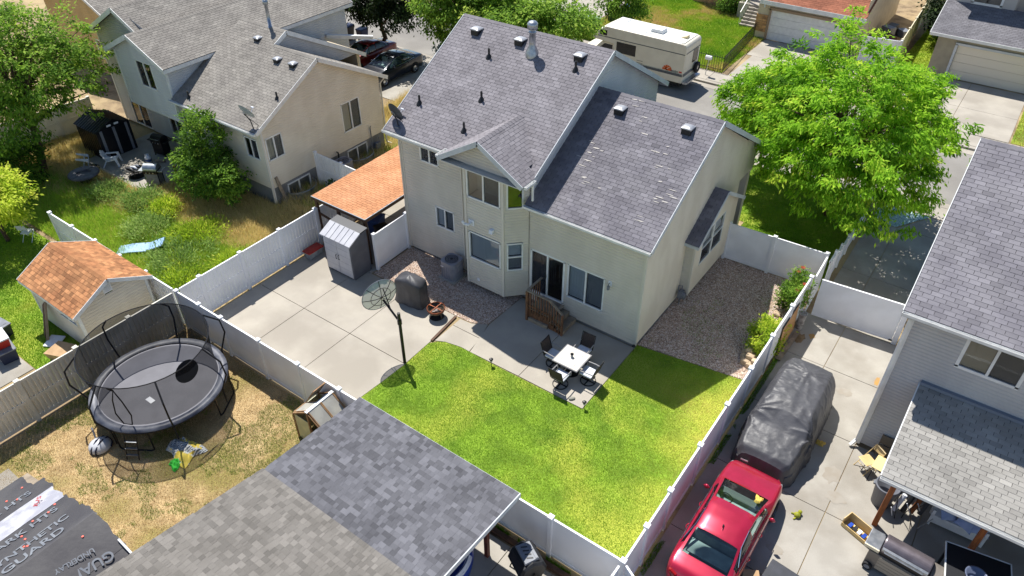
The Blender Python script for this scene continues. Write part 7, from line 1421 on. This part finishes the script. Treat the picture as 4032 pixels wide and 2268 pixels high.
def tree(name, label, base, els, k, n, spread, size, leaf, trunk_r=.15, seed=1, droop=.35, stems=1, nb=18, cat='tree', group=None, tone0=.5, fork=.45, flat=.6, aspect=.45):
    rs = np.random.RandomState(seed); r_ = random.Random(seed); t = thing(name, label, cat, (base[0], base[1], 0), 0, group or ('trees along the street' if name == 'street_tree' else None), world=True); tot = sum(e[3]*e[4]*e[5] for e in els); Cs = np.concatenate([clumps(e, max(6, int(k*e[3]*e[4]*e[5]/tot)), rs) for e in els])
    Cs = Cs[Cs[:, 2] > .15]; cen = np.mean([e[:3] for e in els], 0)
    V, F, tn = leafcloud(Cs, n, spread, size, droop, flat, cen, rs, tone0, aspect)
    zc = cen[2]; mb = MB(); top = Vector((cen[0], cen[1], zc)); b = Vector((base[0], base[1], -.05)); tr = None
    for s_ in range(stems):
        o = Vector((r_.uniform(-.25, .25), r_.uniform(-.25, .25), 0)) if stems > 1 else Vector(); e = top+Vector((r_.uniform(-1, 1), r_.uniform(-1, 1), 0))*(.7 if stems > 1 else .1); pts = [b+o]
        for q in (.25, .5, .75, 1.): p = (b+o).lerp(e, q); pts.append(p+Vector((r_.uniform(-.1, .1), r_.uniform(-.1, .1), 0)))
        mbt = MB().tube([tuple(p) for p in pts], [trunk_r, trunk_r*.85, trunk_r*.7, trunk_r*.5, trunk_r*.3], 8); tr = mbt.build('trunk', BARK, t, smooth=True)
        for i in r_.sample(range(len(Cs)), min(len(Cs), nb//stems)):
            c = Vector(Cs[i]); q = r_.uniform(fork, .95); st = (b+o).lerp(e, q); mid = st.lerp(c, .5)+Vector((0, 0, .25)); MB().tube([tuple(st), tuple(mid), tuple(c)], [trunk_r*.4, trunk_r*.25, .012], 5).build('branch', BARK, tr)
    npmesh('crown', V, F, LF[leaf], t, None, tn)
    return t
# the big bright tree in the front yard
tree('street_tree', 'big bright lime-green tree with feathery leaves in front of the motorhome street', (3.1, 13.6), [(2.8, 13.6, 5.2, 4.3, 4.6, 2.7), (4.7, 10.9, 3.4, 2.6, 2.6, 1.4), (.2, 14.4, 4.8, 2.6, 2.6, 2.0), (1.6, 11.0, 4.0, 2.2, 2.0, 1.3), (4.9, 14.3, 5.0, 1.9, 2.4, 2.2)], 860, 95, .2, .21, 'lime', .2, 3, .6, 1, 46, tone0=.5, flat=.45, aspect=.34)
tree('street_tree', 'smaller lime-green tree left of the big one, behind the gable', (-.9, 15.4), [(-1.3, 15.0, 4.2, 2.3, 2.0, 1.7)], 170, 90, .2, .2, 'lime', .09, 4, .6, 1, 16, tone0=.42, aspect=.32)
# left edge
tree('shade_tree', 'large dark green tree covering the top left corner', (-31.5, -6.2), [(-31.6, -5.4, 5.4, 2.7, 3.2, 2.6), (-32.6, -3.0, 4.6, 2.4, 2.3, 2.1), (-30.6, -7.4, 3.6, 1.9, 2.0, 1.6), (-33.8, -5.5, 6.4, 3.0, 3.0, 2.0)], 560, 55, .22, .19, 'green', .22, 5, .3, 1, 40, tone0=.58)
tree('fruit_tree', 'sunny yellow-green tree at the left edge beside the boarded fence', (-26.6, -10.4), [(-26.3, -10.5, 2.5, 1.5, 1.4, 1.15), (-27.6, -10.2, 2.3, 1.3, 1.2, 1.0)], 95, 150, .25, .17, 'yellow', .1, 6, .3, 1, 18, tone0=.6)
tree('shrub', 'dark green bushy shrub between the left tree and the fire table', (-31.3, -7.3), [(-31.3, -7.3, 1.1, 1.5, 1.3, 1.0)], 70, 140, .25, .16, 'green', .05, 7, .2, 4, 12, 'shrub', tone0=.38)
tree('young_elm', 'bushy young elm growing against the cream house, taller than its eave', (-22.0, -2.5), [(-22.0, -2.5, 1.5, 1.5, 1.25, 1.3), (-22.2, -2.3, 3.1, 1.05, .9, 1.3), (-21.9, -2.3, 4.2, .5, .5, .7), (-20.7, -2.6, 1.5, .9, .9, 1.0), (-23.4, -2.6, 1.6, .8, .8, .9)], 300, 55, .15, .15, 'green', .06, 8, .1, 5, 24, tone0=.42)
# beyond the roofs
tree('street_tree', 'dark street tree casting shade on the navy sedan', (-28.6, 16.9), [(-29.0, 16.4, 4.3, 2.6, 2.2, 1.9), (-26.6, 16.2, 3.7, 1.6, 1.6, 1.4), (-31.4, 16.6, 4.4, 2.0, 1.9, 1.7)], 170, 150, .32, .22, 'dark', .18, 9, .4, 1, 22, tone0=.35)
tree('street_tree', 'sunlit green tree behind the left end of the main ridge', (-21.6, 16.6), [(-21.6, 16.3, 4.2, 1.9, 1.8, 2.4), (-20.2, 16.6, 4.9, 1.6, 1.6, 1.5), (-23.0, 16.2, 4.9, 1.6, 1.5, 1.7)], 170, 140, .3, .22, 'green', .12, 10, .4, 4, 24, tone0=.6)
tree('street_tree', 'spreading green tree just above the middle of the main ridge', (-16.8, 16.6), [(-16.6, 16.4, 5.0, 2.4, 2.0, 1.3), (-14.2, 16.2, 5.0, 2.2, 1.6, 1.1), (-18.6, 16.6, 5.3, 1.8, 1.8, 1.3)], 150, 140, .32, .22, 'green', .13, 12, .35, 1, 22, tone0=.55)
tree('street_tree', 'small green tree right of the blue-lidded bin across the street', (-16.9, 29.6), [(-16.9, 29.6, 2.6, 1.5, 1.4, 1.6), (-18.0, 29.9, 3.4, 1.3, 1.2, .9)], 90, 120, .3, .2, 'green', .1, 13, .3, 2, 14, tone0=.5)
tree('spruce', 'small blue-grey spruce at the left rake of the main roof', (-21.3, 14.4), [(-21.3, 14.4, .7, 1.0, 1.0, .6), (-21.3, 14.4, 1.5, .7, .7, .6), (-21.3, 14.4, 2.3, .35, .35, .6)], 80, 130, .16, .12, 'blue', .08, 14, -.1, 1, 10, tone0=.5)
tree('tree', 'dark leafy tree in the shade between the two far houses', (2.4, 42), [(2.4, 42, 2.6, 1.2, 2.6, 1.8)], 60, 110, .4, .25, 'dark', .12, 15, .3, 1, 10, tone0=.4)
tree('shrub', 'low dark shrub at the far tan house porch', (-12.2, 38.6), [(-12.2, 38.6, .8, 1.1, .6, .8)], 40, 110, .22, .14, 'green', .04, 16, .2, 3, 6, 'shrub', tone0=.35)
# rose bush and rounded bush by the east fence
rb_ = tree('rose_bush', 'tall rose bush with peach flowers against the driveway fence', (4.0, 5.5), [(4.0, 5.5, .75, .45, .5, .6), (4.05, 5.9, 1.25, .4, .4, .45), (4.2, 5.2, 1.1, .3, .4, .4)], 60, 110, .13, .1, 'green', .03, 17, .2, 4, 12, 'bush', tone0=.5)
PEACH = mat('peach_petals', s(226, 150, 120), s(236, 176, 146), 20, rough=.7)
for (x, y, z) in ((4.0, 6.05, 1.8), (3.9, 5.95, 1.62), (4.35, 5.4, 1.55), (4.4, 5.3, 1.45), (4.2, 5.1, 1.4)):
    mb = MB()
    for k in range(7): a = k*.9; mb.lathe([(0, 0), (.05, .02), (.06, .06)], (x+.035*math.cos(a), y+.035*math.sin(a), z), 7)
    mb.build('flower', PEACH, rb_)
tree('bush', 'rounded light green bush against the fence beside the edging stones', (4.02, 2.75), [(4.0, 2.75, .5, .5, .68, .48), (4.05, 3.2, .7, .38, .4, .38)], 60, 120, .13, .1, 'yellow', .03, 18, .1, 4, 10, 'bush', tone0=.38)
# tall weeds in the west yard
for i, (lab, x, y, r, h, lf, tn) in enumerate((('tall feathery weed clump left of the stainless barbecue', -24.3, -5.0, .75, .6, 'grey', .5), ('tall green weed clump right of the stainless barbecue', -22.7, -4.8, .5, .65, 'yellow', .45), ('grey-green weed clump in front of the left patio', -26.5, -5.6, .75, .4, 'grey', .55), ('broad green weed mound in the middle of the left yard', -18.6, -6.9, 1.35, .5, 'grey', .45), ('green weed mound nearest the fence corner', -17.0, -8.0, 1.1, .45, 'yellow', .35), ('feathery weed clump above the blue lounger', -22.1, -6.2, .9, .4, 'grey', .6), ('green weed clump along the patio fence', -16.3, -5.6, .9, .4, 'yellow', .4), ('low weed clump beyond the blue lounger', -19.7, -5.2, 1.1, .4, 'yellow', .35))):
    tree('weed_clump', lab, (x, y), [(x, y, h*.45, r*1.1, r*1.1, h*.55)], 60, 70, .2, .16, lf, .012, 30+i, -.5, 5, 10, 'weeds', 'weed clumps in the left yard', tn, fork=.1, aspect=.22)
tree('weed_stalk', 'single leafy weed in front of the jutting white fence', (-17.3, .9), [(-17.3, .9, .55, .12, .12, .5)], 18, 22, .07, .14, 'dark', .015, 50, .3, 1, 6, 'weeds', tone0=.5, aspect=.5)
